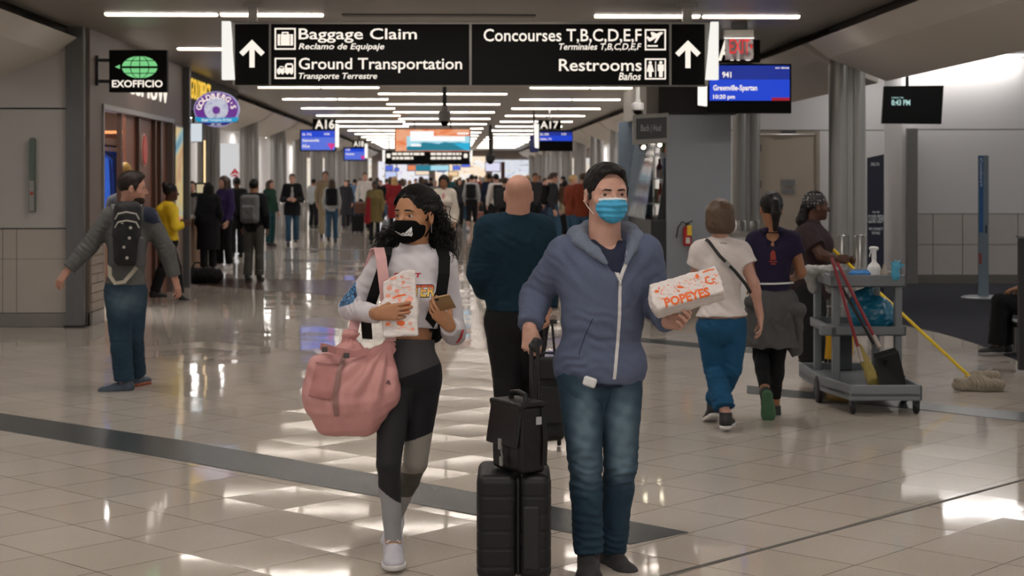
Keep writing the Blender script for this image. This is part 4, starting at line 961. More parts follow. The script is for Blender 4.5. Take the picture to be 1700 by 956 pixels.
def decal(name, polys, o, u, v, d, target, m, parent, lift=.001, edge=.006, thick=0.):
    """flat outlines (or (verts, faces)) in the (u, v) plane at o laid onto the target along d, as a print or thin patch on its surface"""
    bm = bmesh.new()
    if isinstance(polys, tuple):
        vs = [bm.verts.new((p[0], p[1], 0)) for p in polys[0]]
        for f in polys[1]:
            try: bm.faces.new([vs[i] for i in f])
            except ValueError: pass
    else:
        for pl in polys:
            try: bm.faces.new([bm.verts.new((x, y, 0)) for x, y in pl])
            except ValueError: pass
    bmesh.ops.triangulate(bm, faces=bm.faces[:])
    for _ in range(7):
        E = [e for e in bm.edges if e.calc_length() > edge]
        if not E: break
        bmesh.ops.subdivide_edges(bm, edges=E, cuts=1); bmesh.ops.triangulate(bm, faces=[f for f in bm.faces if len(f.verts) > 3])
    bm.verts.index_update(); tr = bvh_of(target); o, u, v, d = (np.asarray(q, float) for q in (o, u, v, nrm(d)))
    pts = []; ok = []
    for w in bm.verts:
        p = o + u * w.co.x + v * w.co.y; best = None
        for t in tr:
            h = t.ray_cast(Vector(p - d * .3), Vector(d))
            if h[0] is not None and (best is None or h[3] < best[3]): best = h
        ok.append(best is not None); nn = np.array(best[1]) if best is not None else -d
        if np.dot(nn, d) > 0: nn = -nn
        pts.append(np.array(best[0]) + nn * lift if best is not None else p)
    Fc = [[q.index for q in f.verts] for f in bm.faces if all(ok[q.index] for q in f.verts)]; bm.free()
    Fc = [f for f in Fc if max(np.linalg.norm(pts[f[i]] - pts[f[i - 1]]) for i in range(3)) < edge * 6]
    us = sorted({i for f in Fc for i in f}); mp = {i: k for k, i in enumerate(us)}
    if not Fc: return None
    ob = mkobj(name, [pts[i] for i in us], [[mp[i] for i in f] for f in Fc], m, parent, True)
    return ob
def text2d(s, w, h, **k):
    V, Fc = text_mesh(s, **k); lo, hi = V.min(0), V.max(0); q = (V - lo) / np.maximum(hi - lo, 1e-6); return [(a[0] * w, a[1] * h) for a in q], Fc

# ================================================================== people
def frame(f, up=(0, 0, 1)):
    """rows right, forward, up of something looking along f"""
    f = nrm(f); u = nrm(np.asarray(up, float) - f * np.dot(up, f)); return np.array([np.cross(f, u), f, u])
def head_shape(c, R, s=1., fem=False, neck=None, nr=.055, ears=True, wx=1., lid=0.):
    sh = Shape(); L = lambda x, y, z: np.asarray(c) + (x * wx * R[0] + y * R[1] + z * R[2]) * s
    E = lambda p, r, k=.02, op='u', RR=None: sh.ell(L(*p), np.array(r) * np.array([wx, 1, 1]) * s, R if RR is None else RR, k * s, op)
    K = lambda a, b, ra, rb, k=.015, op='u', flat=None: sh.cap(L(*a), L(*b), ra * s, rb * s, k * s, op, flat)
    E((0, -.012, .032), (.075, .097, .086)); E((0, .022, -.015), (.064, .07, .092), .03)
    jw = .046 if fem else .052
    E((0, .03, -.072), (jw, .056, .044), .03); E((0, .07, -.1), (.02 if fem else .024, .018, .016), .02)
    for x in (-1, 1):
        E((x * .041, .05, -.03), (.023, .022, .02), .02)
        E((x * .033, .096, -.001), (.019, .016, .0115), .010, 's')
        E((x * .0125, .094, -.041), (.009, .011, .008), .006)
        K((x * .020, .0818, .0052 - lid), (x * .047, .072, .0046 - lid), .0058, .0045, .004); K((x * .020, .0815, -.0108), (x * .047, .0725, -.0088), .0046, .004, .004)
        if ears:
            Re = np.array([R[0] * .95 + R[1] * .3 * -x, R[1] * .95 + R[0] * .3 * x, R[2]])
            E((x * .078, -.012, -.012), (.0095, .021, .033), .006, 'u', Re); E((x * .088, -.006, -.012), (.0075, .012, .02), .004, 's', Re)
    K((-.04, .077, .019), (.04, .077, .019), .009, .009, .015)
    K((0, .084, .006), (0, .113, -.036), .0075, .0115, .012)
    E((0, .088, -.065), (.024, .009, .0055), .006); E((0, .087, -.0745), (.02, .0095, .0065), .006)
    if neck is not None: sh.cap(L(0, -.022, -.05), neck, nr * s, nr * 1.12 * s, .03)
    return sh, L
def eyes(parent, L, R, s, gaze, iris):
    M3 = [mat('eye_white', 'a9a19b', .3, var=.02), mat('iris_' + iris, iris, .15, var=.2), mat('pupil', '050505', .1)]
    g = nrm(gaze[0] * R[0] + R[1] + gaze[1] * R[2])
    for x in (-1, 1):
        mb = MB(); c = L(x * .033, .0722, -.0022)
        Rz = frame(g); Rp = np.array([Rz[0], Rz[2], Rz[1]]); mb = MB(); mb.ball(c, .0125 * s, 24, R=Rp); V = np.concatenate(mb.V); mi = []
        for f in mb.F:
            a = np.dot(nrm(V[list(f)].mean(0) - c), g); mi.append(2 if a > .94 else 1 if a > .76 else 0)
        mkobj('eye', V, mb.F, M3, parent, True, mi)
def brows(parent, L, R, s, body, col, w=.0055, lift=.0):
    m = mat('brow_' + col, col, .8, var=.2, scale=200)
    for x in (-1, 1):
        pts = [(.013, .0215 + lift, .8), (.026, .0228 + lift, 1), (.04, .0218 + lift * .6, .85), (.051, .0165 + lift * .4, .35)]
        up = [(x * a, z + w * q * .5) for a, z, q in pts]; dn = [(x * a, z - w * q * .5) for a, z, q in pts]
        decal('eyebrow', [[(p[0] * s, p[1] * s) for p in up + dn[::-1]]], L(0, .2, 0), R[0], R[2], -R[1], body, m, parent, .0016 * s, .005)
def hand_shape(w, d, n, t, s=1., curl=((.3, .5, .3),) * 4, thumb=(.6, .3, .25), spread=.05, fore=None):
    """w wrist, d wrist-to-knuckles, n palm normal, t towards the thumb; curls in radians per joint, index first"""
    sh = Shape(); d = nrm(d); n = nrm(n - d * np.dot(n, d)); t0 = np.cross(n, d); t = t0 if np.dot(t0, t) > 0 else -t0; w = np.asarray(w, float)
    if fore is not None: sh.cap(fore, w, .031 * s, .026 * s, .015, 'u', (n, .8))
    sh.cap(w, w + d * .03 * s, .025 * s, .026 * s, .015, 'u', (n, .72))
    ln = (.072, .079, .074, .058); rr = (.0088, .009, .0086, .0075)
    for i in range(4):
        off = (.029 - .0195 * i) * s; kn = w + d * (.088 - (.004, 0, .004, .012)[i]) * s + t * off
        sh.cap(w + d * .022 * s + t * off * .6, kn, .0125 * s, .0108 * s, .014)
        dd = nrm(d + t * spread * (1.5 - i)); nn = n; p = kn; a = 0
        for j, fr in enumerate((.45, .31, .24)):
            a += curl[i][j]; dr = dd * math.cos(a) + nn * math.sin(a); q = p + dr * ln[i] * fr * s
            sh.cap(p, q, rr[i] * (1, .93, .86)[j] * s, rr[i] * (.93, .86, .74)[j] * s, .003 if j == 0 else .002); p = q
    b = w + d * .02 * s + t * .018 * s; x, y, z = thumb
    d1 = nrm(d * (1 - x * .5) + t * x + n * y); p1 = b + d1 * .046 * s; d2 = nrm(d * .85 + t * (x - .45) + n * (y + z * .6)); p2 = p1 + d2 * .032 * s; d3 = nrm(d2 + n * z - t * .15); p3 = p2 + d3 * .026 * s
    sh.cap(b, p1, .0165 * s, .0118 * s, .014); sh.cap(p1, p2, .0108 * s, .0098 * s, .004); sh.cap(p2, p3, .0098 * s, .0078 * s, .003)
    return sh
def shoe(parent, a, f, up=(0, 0, 1), s=1., m=None, msole=None, h=.005, lace=None, tall=0.):
    """a: ankle joint; f: toe direction; the sole lies .085 s below the ankle along up"""
    R = frame(f, up) if abs(np.dot(nrm(f), nrm(up))) < .98 else frame(f, (0, 1, 0))
    L = lambda x, y, z: np.asarray(a) + (x * R[0] + y * R[1] + z * R[2]) * s
    u = Shape(); u.cap(L(0, -.035, -.035), L(0, .05, -.045), .04 * s, .042 * s, .02, 'u', (R[0], .85)); u.cap(L(0, .05, -.045), L(.004, .142, -.06), .043 * s, .034 * s, .02, 'u', (R[2], .8))
    u.ell(L(0, .12, -.057), (.047 * s, .06 * s, .027 * s), R, .02); u.cap(L(0, -.012, .025 + tall), L(0, -.012, -.04), .042 * s, .044 * s, .02, 'u', None, (1, 0))
    u.cut(L(0, 0, -.066), -R[2])
    so = put('shoe', u, h, m, parent)
    q = Shape(); q.cap(L(0, -.028, -.066), L(0, .05, -.066), .043 * s, .043 * s, .02, 'u', (R[0], .9)); q.ell(L(0, .11, -.066), (.05 * s, .078 * s, .05 * s), R, .02); q.cap(L(0, .05, -.066), L(0, .12, -.066), .043 * s, .047 * s, .02)
    q.cut(L(0, 0, -.06), R[2]); q.cut(L(0, 0, -.085), -R[2])
    put('sole', q, h, msole, so)
    if lace is not None:
        mb = MB()
        for i in range(5):
            y = .03 + .019 * i; z = -.004 - .0085 * i
            mb.tube([L(-.026, y, z - .014), L(-.012, y + .004, z + .001), L(.012, y + .014, z - .001), L(.026, y + .017, z - .02)], .0042 * s, 6); mb.tube([L(.026, y, z - .014), L(.012, y + .004, z + .002), L(-.012, y + .014, z), L(-.026, y + .017, z - .02)], .0042 * s, 6)
        for x in (-1, 1): mb.tube([L(0, .03, .002), L(x * .018, .034, .014), L(x * .03, .03, .006), L(x * .016, .028, .0)], .003 * s, 6)
        mb.build('laces', lace, so, True)
    return so
SK = {'fair': 'ba8f7e', 'pink': 'b58673', 'tan': 'a87858', 'olive': '8f6347', 'brown': '6b4431', 'dark': '4a2e22'}
def skin(k): return mat('skin_' + k, SK[k], .5, var=.1, scale=30, spec=.35, bump=.06, bscale=260)
def lerp(a, b, t): return np.asarray(a) + (np.asarray(b) - np.asarray(a)) * t
def torso_axes(J):
    u = nrm(J['nk'] - (J['ha'] + J['hb']) / 2); s = J['sb'] - J['sa']; s = nrm(s - u * np.dot(s, u)); f = np.cross(s, u) * J.get('front', 1); return s, f, u
def torso(sh, J, o=0., w=1., dp=1., bust=0., belly=0., k=.05, lowfrac=0., hipw=1.):
    """chest, waist and hips with cloth thickness o"""
    s, f, u = torso_axes(J); R = np.array([s, f, u]); pel = (J['ha'] + J['hb']) / 2; nk = J['nk']; H = np.linalg.norm(nk - pel); sw = np.linalg.norm(J['sb'] - J['sa']) / 2; hw = np.linalg.norm(J['hb'] - J['ha']) / 2
    at = lambda t, y=0: pel + u * H * t + f * y
    sh.ell(at(.70, .0), (sw * .90 * w + o, .112 * dp + o, H * .30 + o), R, k)
    sh.cap(lerp(J['sa'], J['sb'], .17) - u * .015, lerp(J['sa'], J['sb'], .83) - u * .015, .062 * w + o, .062 * w + o, k, 'u', (f, .9))
    sh.cap(at(.93), lerp(J['sa'], nk, .2), .06 + o, .05 + o, k); sh.cap(at(.93), lerp(J['sb'], nk, .2), .06 + o, .05 + o, k)
    sh.ell(at(.38, .008), (sw * .76 * w + o, .100 * dp + o, H * .30 + o), R, k)
    sh.ell(at(.03, -.008), ((hw + .078) * hipw + o, .112 * dp + o, H * .26 + o), R, k)
    if bust:
        for x in (-1, 1): sh.ell(at(.66, .085 * dp) + s * x * sw * .45, (.062 * bust + o, .055 * bust + o, .058 * bust + o), R, .03)
    if belly: sh.ell(at(.3, .06), (sw * .74 * w + belly * .4 + o, .1 + belly + o, H * .32 + o), R, k)
    return R
def ribs(J): return
class Person:
    """joints J (world points): hd, nk, sa sb, ea eb, wa wb, ha hb, ka kb, fa fb; o: build options"""
    def __init__(s, label, J, face, o, group=None):
        s.J = J = {k: (np.asarray(v, float) if hasattr(v, '__len__') else v) for k, v in J.items()}; s.o = o
        root = (J['fa'] + J['fb']) / 2; root = V3(root[0], root[1], 0)
        s.e = empty('person', root, label, 'person', group); s.R = frame(face, o.get('headup', (0, 0, 1))); s.sc = o.get('hs', 1.); s.sx, s.f, s.u = torso_axes(J)
    def body(s, h=.014, hh=.005, hands=None, paint=None, arms=True, legs=True, ears=True, hfine=None):
        J, o = s.J, s.o; w = o.get('w', 1.); b = Shape(); torso(b, J, -.012, w, o.get('dp', 1.), o.get('bust', 0), o.get('belly', 0))
        m = o.get('limb', 1.)
        for q in 'ab':
            b.cap(lerp(J['s' + q], J['nk'], .08), J['e' + q], .05 * m, .039 * m, .03); b.cap(J['e' + q], J['w' + q], .039 * m, .027 * m, .02); b.ell(lerp(J['e' + q], J['w' + q], .25), .042 * m, None, .02)
            b.cap(J['h' + q], J['k' + q], .082 * m, .052 * m, .03); b.cap(J['k' + q], J['f' + q], .05 * m, .036 * m, .02)
            kd = nrm(J['f' + q] - J['k' + q]); bk = -s.f + kd * np.dot(s.f, kd); b.ell(lerp(J['k' + q], J['f' + q], .28) + nrm(bk) * .02, (.05 * m, .05 * m, .1), frame(s.f, kd), .025)
            b.cap(J['f' + q], J['f' + q] - V3(0, 0, .04), .036, .034, .02)
        hs, s.L = head_shape(J['hd'], s.R, s.sc, o.get('fem', False), J['nk'] - s.u * .02, .05 if o.get('fem') else o.get('nr', .058), ears, o.get('wx', 1.), o.get('lid', 0.))
        lst = [(b, h), (hs, hh)]
        for q in (hands or []): lst.append((q, hfine or .0035))
        s.body_o = join_put('body', lst, [skin(o['skin'])] + o.get('bodymats', []), s.e, paint)
        return s.body_o
    def top(s, name, m, off=.016, sleeve=1., hem=-.1, h=.007, cuff=.0, ease=.01, fold=None, extra=None, paint=None, neckcut=None, collar=0., mats=None, belly=None, hem_pt=None, arms='ab', hipw=1., wide=0.):
        J, o = s.J, s.o; t = Shape(); torso(t, J, off + wide, o.get('w', 1.), o.get('dp', 1.), o.get('bust', 0), o.get('belly', 0), hipw=hipw)
        pel = (J['ha'] + J['hb']) / 2; m_ = o.get('limb', 1.)
        if hem < -.14:      # long coat: carry the cloth down
            R = np.array([s.sx, s.f, s.u]); hw = np.linalg.norm(J['hb'] - J['ha']) / 2; t.cap(pel, pel + s.u * hem, hw + .085 + off, hw + .1 + off, .05, 'u', (s.f, .75))
        if extra: extra(t)
        t.cut(pel + s.u * hem if hem_pt is None else hem_pt, -s.u)
        fl = []
        for q in arms:
            S, E, W_ = lerp(J['s' + q], J['nk'], .08), J['e' + q], J['w' + q]
            if sleeve >= 1:
                t.cap(S, E, .055 * m_ + off, .047 * m_ + off * .9, .035); wr_ = lerp(E, W_, .93); t.cap(E, wr_, .047 * m_ + off * .9, .034 * m_ + off * .75 + cuff, .02, 'u', None, (0, 1))
                t.ell(lerp(E, W_, .22), .047 * m_ + off * .8, None, .02)
                fl += [(E, nrm(W_ - S), .10, .034, .005), (lerp(E, W_, .8), nrm(W_ - E), .07, .028, .003), (lerp(S, E, .25), nrm(E - S) + s.sx * .3, .09, .05, .004)]
            else:
                ee = lerp(S, E, sleeve); t.cap(S, ee, .055 * m_ + off, .055 * m_ + off + .008, .035, 'u', None, (0, 1)); fl += [(ee, nrm(E - S), .08, .05, .003)]
        if collar: t.cap(J['nk'] - s.u * .02, lerp(J['nk'], J['hd'], .33), .062 + collar, .058 + collar, .02, 'u', None, (0, 1))
        if neckcut is not None:
            for c, r in neckcut: t.ell(c, r, None, .008, 's')
        fl += [(pel + s.u * .06, s.u + s.sx * .25, .16, .055, .004)] if hem < 0 else []
        s.top_o = put(name, t, h, mats or m, s.e, folds(fl + (fold or [])), paint); return s.top_o
    def pants(s, m, off=.014, end=.93, h=.007, rise=.12, flare=.0, fold=None, mats=None, paint=None, name='trousers', knee=0., tight=False, hipo=0., thigh=0.):
        J, o = s.J, s.o; t = Shape(); torso(t, J, off * .9 + hipo, o.get('w', 1.), o.get('dp', 1.), 0, o.get('belly', 0)); pel = (J['ha'] + J['hb']) / 2; m_ = o.get('limb', 1.)
        t.ops = [q for q in t.ops[-2:]] if not (o.get('belly')) else [t.ops[-3], t.ops[-2], t.ops[-1]]
        t.cut(pel + s.u * rise, s.u); fl = []
        for q in 'ab':
            H_, K_, A_ = J['h' + q], J['k' + q], J['f' + q]; an = lerp(K_, A_, end)
            t.cap(H_ - s.u * .02, K_, .088 * m_ + off + thigh, .056 * m_ + off + knee, .03 if q == 'a' else .018); t.cap(K_, an, .054 * m_ + off + knee, .037 * m_ + off + flare, .01, 'u', None, (0, 1))
            kd = nrm(A_ - K_); bk = nrm(-s.f + kd * np.dot(s.f, kd)); t.ell(lerp(K_, A_, .28) + bk * .016, (.052 * m_ + off + knee, .052 * m_ + off, .11), frame(s.f, kd), .01)
            if not tight: fl += [(K_, nrm(A_ - H_), .1, .045, .0045), (lerp(K_, A_, .85), nrm(A_ - K_), .11, .036, .0055), (H_, nrm(s.sx * (1 if q == 'a' else -1) + s.u), .1, .05, .004)]
        s.pants_o = put(name, t, h, mats or m, s.e, folds(fl + (fold or []), .001 if tight else .0026), paint)
        if not tight and h < .009:      # worn paler stripes down the thighs and over the knees
            me = s.pants_o.data; n = len(me.vertices); V = np.empty(n * 3, np.float32); me.vertices.foreach_get('co', V); V = V.reshape(-1, 3) + wloc(s.pants_o); fd = np.zeros(n)
            for q in 'ab':
                for t_, r_, w_ in ((.45, .13, 1.), (.75, .11, .8), (1.0, .07, .7)):
                    c = lerp(J['h' + q], J['k' + q], t_) + s.f * .08; fd += w_ * np.exp(-(((V - c) @ s.u) ** 2) / r_ ** 2 - (((V - c) @ s.sx) ** 2) / .05 ** 2 - (((V - c) @ s.f) ** 2) / .08 ** 2)
                c = lerp(J['h' + q], J['k' + q], .2) - s.f * .1; fd += .6 * np.exp(-((V - c) ** 2).sum(1) / .09 ** 2)
            fd = np.clip(fd * (.8 + .35 * snoise(V, 35, 6)), 0, 1); at_ = me.attributes.new('fade', 'FLOAT', 'POINT'); at_.data.foreach_set('value', fd.astype(np.float32))
        return s.pants_o
    def hair(s, style, m, h=.006):
        c, R, k = s.J['hd'], s.R, s.sc; wx = s.o.get('wx', 1.); L = lambda x, y, z: np.asarray(c) + (x * wx * R[0] + y * R[1] + z * R[2]) * k; t = Shape()
        E = lambda p, r, kk=.015, op='u': t.ell(L(*p), np.array(r) * k * np.array([wx, 1, 1]), R, kk * k, op)
        if style == 'buzz': E((0, -.02, .036), (.079, .1, .09)); E((0, .075, -.03), (.072, .07, .098), .012, 's'); t.cut(L(0, -.02, -.045), R[1] * .25 - R[2])
        elif style == 'short':
            E((0, -.014, .038), (.082, .104, .096)); E((0, .05, .092), (.05, .04, .026), .04); E((0, .085, -.022), (.068, .072, .110), .012, 's'); t.cut(L(0, -.03, -.062), R[1] * .35 - R[2])
            for x in (-1, 1): t.cap(L(x * .074, .02, .02), L(x * .073, .022, -.02), .009 * k, .006 * k, .01)
        elif style == 'bob':
            E((0, -.02, .03), (.098, .112, .105)); E((0, -.03, -.05), (.1, .095, .075), .04); E((0, .1, -.045), (.066, .095, .11), .012, 's'); t.cut(L(0, 0, -.105), -R[2])
        elif style in ('long', 'pony', 'bun', 'curly', 'cap', 'hood'):
            E((0, -.016, .036), (.084, .106, .096)); E((0, .088, -.035), (.066, .08, .1), .012, 's')
            if style == 'long':
                for x in (-.045, 0, .045): t.cap(L(x, -.075, .02), L(x * 1.5, -.085, -.24), .055 * k, .045 * k, .04)
                for x in (-1, 1): t.cap(L(x * .075, .0, .01), L(x * .085, .0, -.2), .024 * k, .03 * k, .03)
            elif style == 'pony': t.cut(L(0, -.05, -.055), R[1] * .4 - R[2]); t.ell(L(0, -.11, .045), .03 * k, None, .02); t.cap(L(0, -.125, .045), L(0, -.15, -.03), .026 * k, .034 * k, .02); t.cap(L(0, -.15, -.03), L(0, -.13, -.15), .034 * k, .018 * k, .02)
            elif style == 'bun': t.cut(L(0, -.05, -.05), R[1] * .4 - R[2]); t.ell(L(0, -.09, .1), .045 * k, None, .02)
            elif style == 'curly': E((0, -.03, .03), (.1, .115, .11)); E((0, .1, -.045), (.066, .095, .11), .012, 's'); t.cut(L(0, -.05, -.085), R[1] * .2 - R[2])
            elif style == 'cap':
                t.cut(L(0, -.03, -.03), R[1] * .2 - R[2])
        if style == 'curly': return put('hair', t, h, m, s.e, lambda V, N: .009 * snoise(V, 170, 2) + .005 * snoise(V, 300, 5))
        return put('hair', t, h, m, s.e, lambda V, N: .0022 * snoise(V * np.array([1, 1, .35]), 230, 2))
def dpx(name, polys, Z, target, m, parent, **k):
    """photo-pixel outlines printed on the target where they fall at depth Z"""
    x0, y0 = polys[0][0]; s = Z / F
    return decal(name, [[((x - x0) * s, (y0 - y) * s) for x, y in pl] for pl in polys], P(x0, y0, Z), RT, UP, FW, target, m, parent, **k)
def strip_poly(pts, w):
    pts = [np.array(p, float) for p in pts]; a, b = [], []
    for i, p in enumerate(pts):
        t = nrm(pts[min(i + 1, len(pts) - 1)] - pts[max(i - 1, 0)]); n = np.array([-t[1], t[0]]); a.append(p + n * w / 2); b.append(p - n * w / 2)
    return [tuple(p) for p in a + b[::-1]]
def blob(cx, cy, rx, ry, n=10, j=.25, seed=0):
    r = np.random.RandomState(seed); return [(cx + rx * math.cos(2 * PI * i / n) * (1 + j * (r.rand() - .5) * 2), cy + ry * math.sin(2 * PI * i / n) * (1 + j * (r.rand() - .5) * 2)) for i in range(n)]
M_denim = mat('blue_denim', '253a49', .85, var=.4, scale=5, heather=.22, hscale=420, bump=.25, bscale=500, spec=.2)
def add_fade(m, col, amt):
    nt = m.node_tree; b = nt.nodes['Principled BSDF']; src = b.inputs['Base Color'].links[0].from_socket
    at_ = nt.nodes.new('ShaderNodeAttribute'); at_.attribute_name = 'fade'; mu = nt.nodes.new('ShaderNodeMath'); mu.operation = 'MULTIPLY'; mu.inputs[1].default_value = amt; nt.links.new(at_.outputs['Fac'], mu.inputs[0])
    mx = nt.nodes.new('ShaderNodeMix'); mx.data_type = 'RGBA'; mx.inputs['B'].default_value = C(col); nt.links.new(mu.outputs[0], mx.inputs['Factor']); nt.links.new(src, mx.inputs['A']); nt.links.new(mx.outputs['Result'], b.inputs['Base Color'])
add_fade(M_denim, '6d828e', .75)
M_paper = mat('white_paper', 'd8cfcb', .6, var=.04, scale=20)
M_orange = mat('print_orange', 'e2682a', .55, var=.05); M_pinkp = mat('print_salmon', 'e8a08c', .6, var=.05)
M_hair = mat('black_hair', '0e0b0a', .5, var=.3, scale=120, spec=.25, stretch=(1, 1, .15)); M_brownhair = mat('brown_hair', '3c2a1e', .5, var=.3, scale=120, stretch=(1, 1, .15))
M_sole_w = mat('white_sole', 'cfcccb', .5); M_blkshoe = mat('black_shoe', '1a1a1c', .6, var=.2); M_blksole = mat('black_sole', '101010', .6)

# ------------------------------------------------------------------ the man in the blue mask
Zm = 7.0
p = lambda x, y, dz=0.: P(x, y, Zm + dz)
J = dict(hd=p(1007, 321, 0), nk=p(1004, 398, .03), sa=p(930, 426, .02), sb=p(1077, 422, .04), ea=p(889, 492, .12), wa=p(879, 545, -.02), eb=p(1088, 500, .07), wb=p(1110, 535, -.14),
         ha=p(962, 612), hb=p(1031, 612, .02), ka=p(972, 775, -.05), kb=p(1030, 772, .03), fa=p(977, 916, -.04), fb=p(1016, 912, .16))
man = Person('man in blue surgical mask and grey blue zip hoodie pulling a suitcase', J, (math.sin(.27), -math.cos(.27), -.02), dict(skin='fair', w=1.1, limb=1.05, dp=1.1, wx=1.12, nr=.064, lid=.0018))
hA = hand_shape(J['wa'], (.06, -.12, -1), (.25, 1, 0), (1, 0, -.1), 1.0, ((.9, 1.2, .7), (.95, 1.25, .7), (1., 1.25, .7), (1.05, 1.25, .7)), (.35, .8, .3), .02, lerp(J['wa'], J['ea'], .3))
hB = hand_shape(J['wb'], (.62, -.75, .1), (-.7, -.3, .55), (.45, .25, .85), 1.02, ((.45, .85, .4), (.5, .85, .45), (.55, .9, .45), (.6, .9, .5)), (.2, .9, .2), .03, lerp(J['wb'], J['eb'], .3))
bo = man.body(hands=[hA, hB], hh=.0032)
R, L, hc = man.R, man.L, J['hd']
eyes(man.e, L, R, 1., (.02, .0), '4a3626'); brows(man.e, L, R, 1., bo, '1c1512', .0075, -.006)
man.hair('short', M_hair, .004)
dk = Shape()      # sideburn stubble shadow is part of the beard: a thin shaved beard along the jaw in front of the ear
sb_ = []
# navy shirt beneath
u, sx, f = man.u, man.sx, man.f
sh = Shape(); torso(sh, J, .012, 1.1, 1.1, hipw=1.03); pel = (J['ha'] + J['hb']) / 2; sh.cut(pel - u * .072, -u); sh.cap(p(1029, 436, -.115), p(1012, 385, -.06), .004, .075, .008, 's'); sh.cut(J['nk'] + u * .0, u)
put('shirt', sh, .008, mat('navy_shirt', '141c34', .85, var=.2, bump=.2), man.e)
M_hood = mat('blue_grey_heather', '565e73', .9, var=.12, scale=4, heather=.22, hscale=650, bump=.25, bscale=450, spec=.15)
M_hoodin = mat('grey_heather_lining', '6a7382', .9, var=.1, heather=.16, hscale=650, spec=.15)
vx = [p(1031, 464, -.128), p(1007, 386, -.05)]
def ex(t): pass
man_top = None
t = Shape()
def hoodie_extra(t): pass
man.top('hoodie', M_hood, .018, 1., -.055, .0065, .004, hipw=1.10, fold=[(p(1000, 560, -.12), V3(.2, 0, 1), .12, .05, .005), (p(950, 590, -.1), V3(-.3, 0, 1), .09, .045, .005), (p(950, 430, -.1), V3(1, 0, .5), .09, .06, .004), (p(1060, 470, -.1), V3(-1, 0, .6), .1, .06, .004)],
        extra=lambda t: (t.cap(vx[0], vx[1], .003, .1, .006, 's'), t.cut(J['nk'] + u * .035, u, .006, (J['nk'] + u * .04, .11))))
hd_ = Shape()
ring = [(p(1006, 436, -.12), .012), (p(986, 417, -.095), .022), (p(964, 399, -.04), .033), (p(958, 391, .04), .042), (p(980, 384, .12), .046), (p(1014, 383, .14), .046), (p(1044, 386, .1), .042), (p(1054, 394, .02), .036), (p(1050, 412, -.06), .02), (p(1041, 436, -.11), .01)]
for (a_, ra_), (b_, rb_) in zip(ring, ring[1:]): hd_.cap(a_, b_, ra_, rb_, .02)
hd_.cap(p(985, 400, .15), p(1020, 405, .16), .05, .05, .04)
put('hood', hd_, .006, M_hoodin, man.e, folds([], .003, 60))
M_zip = mat('white_zip_tape', 'c9c6c4', .6, var=.05)
targets = [man.top_o]
dpx('zip', [strip_poly([(1031, 466), (1030, 520), (1027, 570), (1021, 632)], 5.5)], Zm - .17, targets, M_zip, man.e, lift=.003)
dpx('zip', [strip_poly([(966, 405), (985, 419), (1008, 434), (1022, 448), (1031, 466)], 6.5)], Zm - .16, targets, M_zip, man.e, lift=.003)
dpx('zip', [strip_poly([(1047, 412), (1041, 440), (1034, 456), (1031, 466)], 5)], Zm - .16, targets, M_zip, man.e, lift=.003)
q = p(1030, 470, -.215)
MB().lathe([(.004, -.012), (.006, -.004), (.006, .008), (.003, .012)], q, n=10).build('zip_pull', mat('steel_pull', 'b5b5b8', .3, metal=.8), man.e, True)
dpx('pocket_seam', [strip_poly([(985, 530), (972, 560), (962, 592)], 1.6)], Zm - .16, targets, mat('seam_dark', '252b3c', .9), man.e)
man.pants(M_denim, .017, 1.0, .0065, .02, .006, hipo=-.018, thigh=-.012, fold=[(p(960, 660, -.1), V3(.5, 0, 1), .07, .05, .004), (p(1020, 660, -.1), V3(-.5, 0, 1), .07, .05, .004), (p(975, 800, -.1), V3(.1, 0, 1), .09, .04, .005), (p(1030, 790, -.05), V3(-.2, 0, 1), .09, .04, .006), (p(970, 880, -.1), V3(0, 0, 1), .09, .04, .006)], knee=-.004)
dpx('fly_seam', [strip_poly([(1015, 640), (1014, 665), (1006, 690)], 2)], Zm - .13, [man.pants_o], mat('denim_seam', '16303f', .9), man.e)
dpx('pocket_seam', [strip_poly([(935, 640), (950, 655), (960, 660)], 1.6)], Zm - .1, [man.pants_o], mat('denim_seam', '16303f', .9), man.e)
shm = mat('charcoal_knit_shoe', '2a2728', .8, var=.4, scale=60, bump=.4, bscale=300)
shoe(man.e, J['fa'], (-.08, -1, -.0), s=1.08, m=shm, msole=M_blksole, lace=M_blkshoe); shoe(man.e, J['fb'], (.35, -.93, 0), s=1.08, m=shm, msole=M_blksole, lace=M_blkshoe)
# surgical mask
mk = Shape(); mk.ell(L(0, .03, -.052), (.064, .082, .066), R, .02); mk.cap(L(0, .085, -.01), L(0, .116, -.042), .014, .02, .03); mk.ell(L(0, .075, -.09), (.036, .03, .03), R, .03); mk.ell(L(0, .07, -.05), (.062, .04, .05), R, .03)
mk.cut(L(0, .1, -.013), R[2] - R[1] * .15 , .006); mk.cut(L(0, .018, 0), -R[1], .006)
def pleat(V, N):
    z = (V - hc) @ R[2]; x = (V - hc) @ R[0]; w = np.clip(((V - hc) @ R[1] - .03) / .03, 0, 1)
    ph = (z + .052 + .35 * x * x * 10 * (z + .05)); return w * (.0022 * np.sin(2 * PI * ph / .024) * (np.abs(z + .055) < .045) + .0016 * snoise(V, 90, 4))
mo = put('surgical_mask', mk, .003, [mat('mask_blue', '3c9cc4', .7, var=.08, scale=25, bump=.1), mat('mask_white', 'cfd6da', .7)], man.e, pleat, lambda c: (((c - hc) @ R[2] - ((c - hc) @ R[1]) * .12) > -.037).astype(int))
mo['label'] = 'pleated sky blue surgical mask with a white upper edge'
mb = MB()
for x in (-1, 1): mb.tube([L(x * .066, .03, -.02), L(x * .076, .01, -.004), L(x * .086, -.014, .01)], .0016, 6); mb.tube([L(x * .06, .03, -.085), L(x * .074, .005, -.06), L(x * .086, -.02, -.03)], .0016, 6)
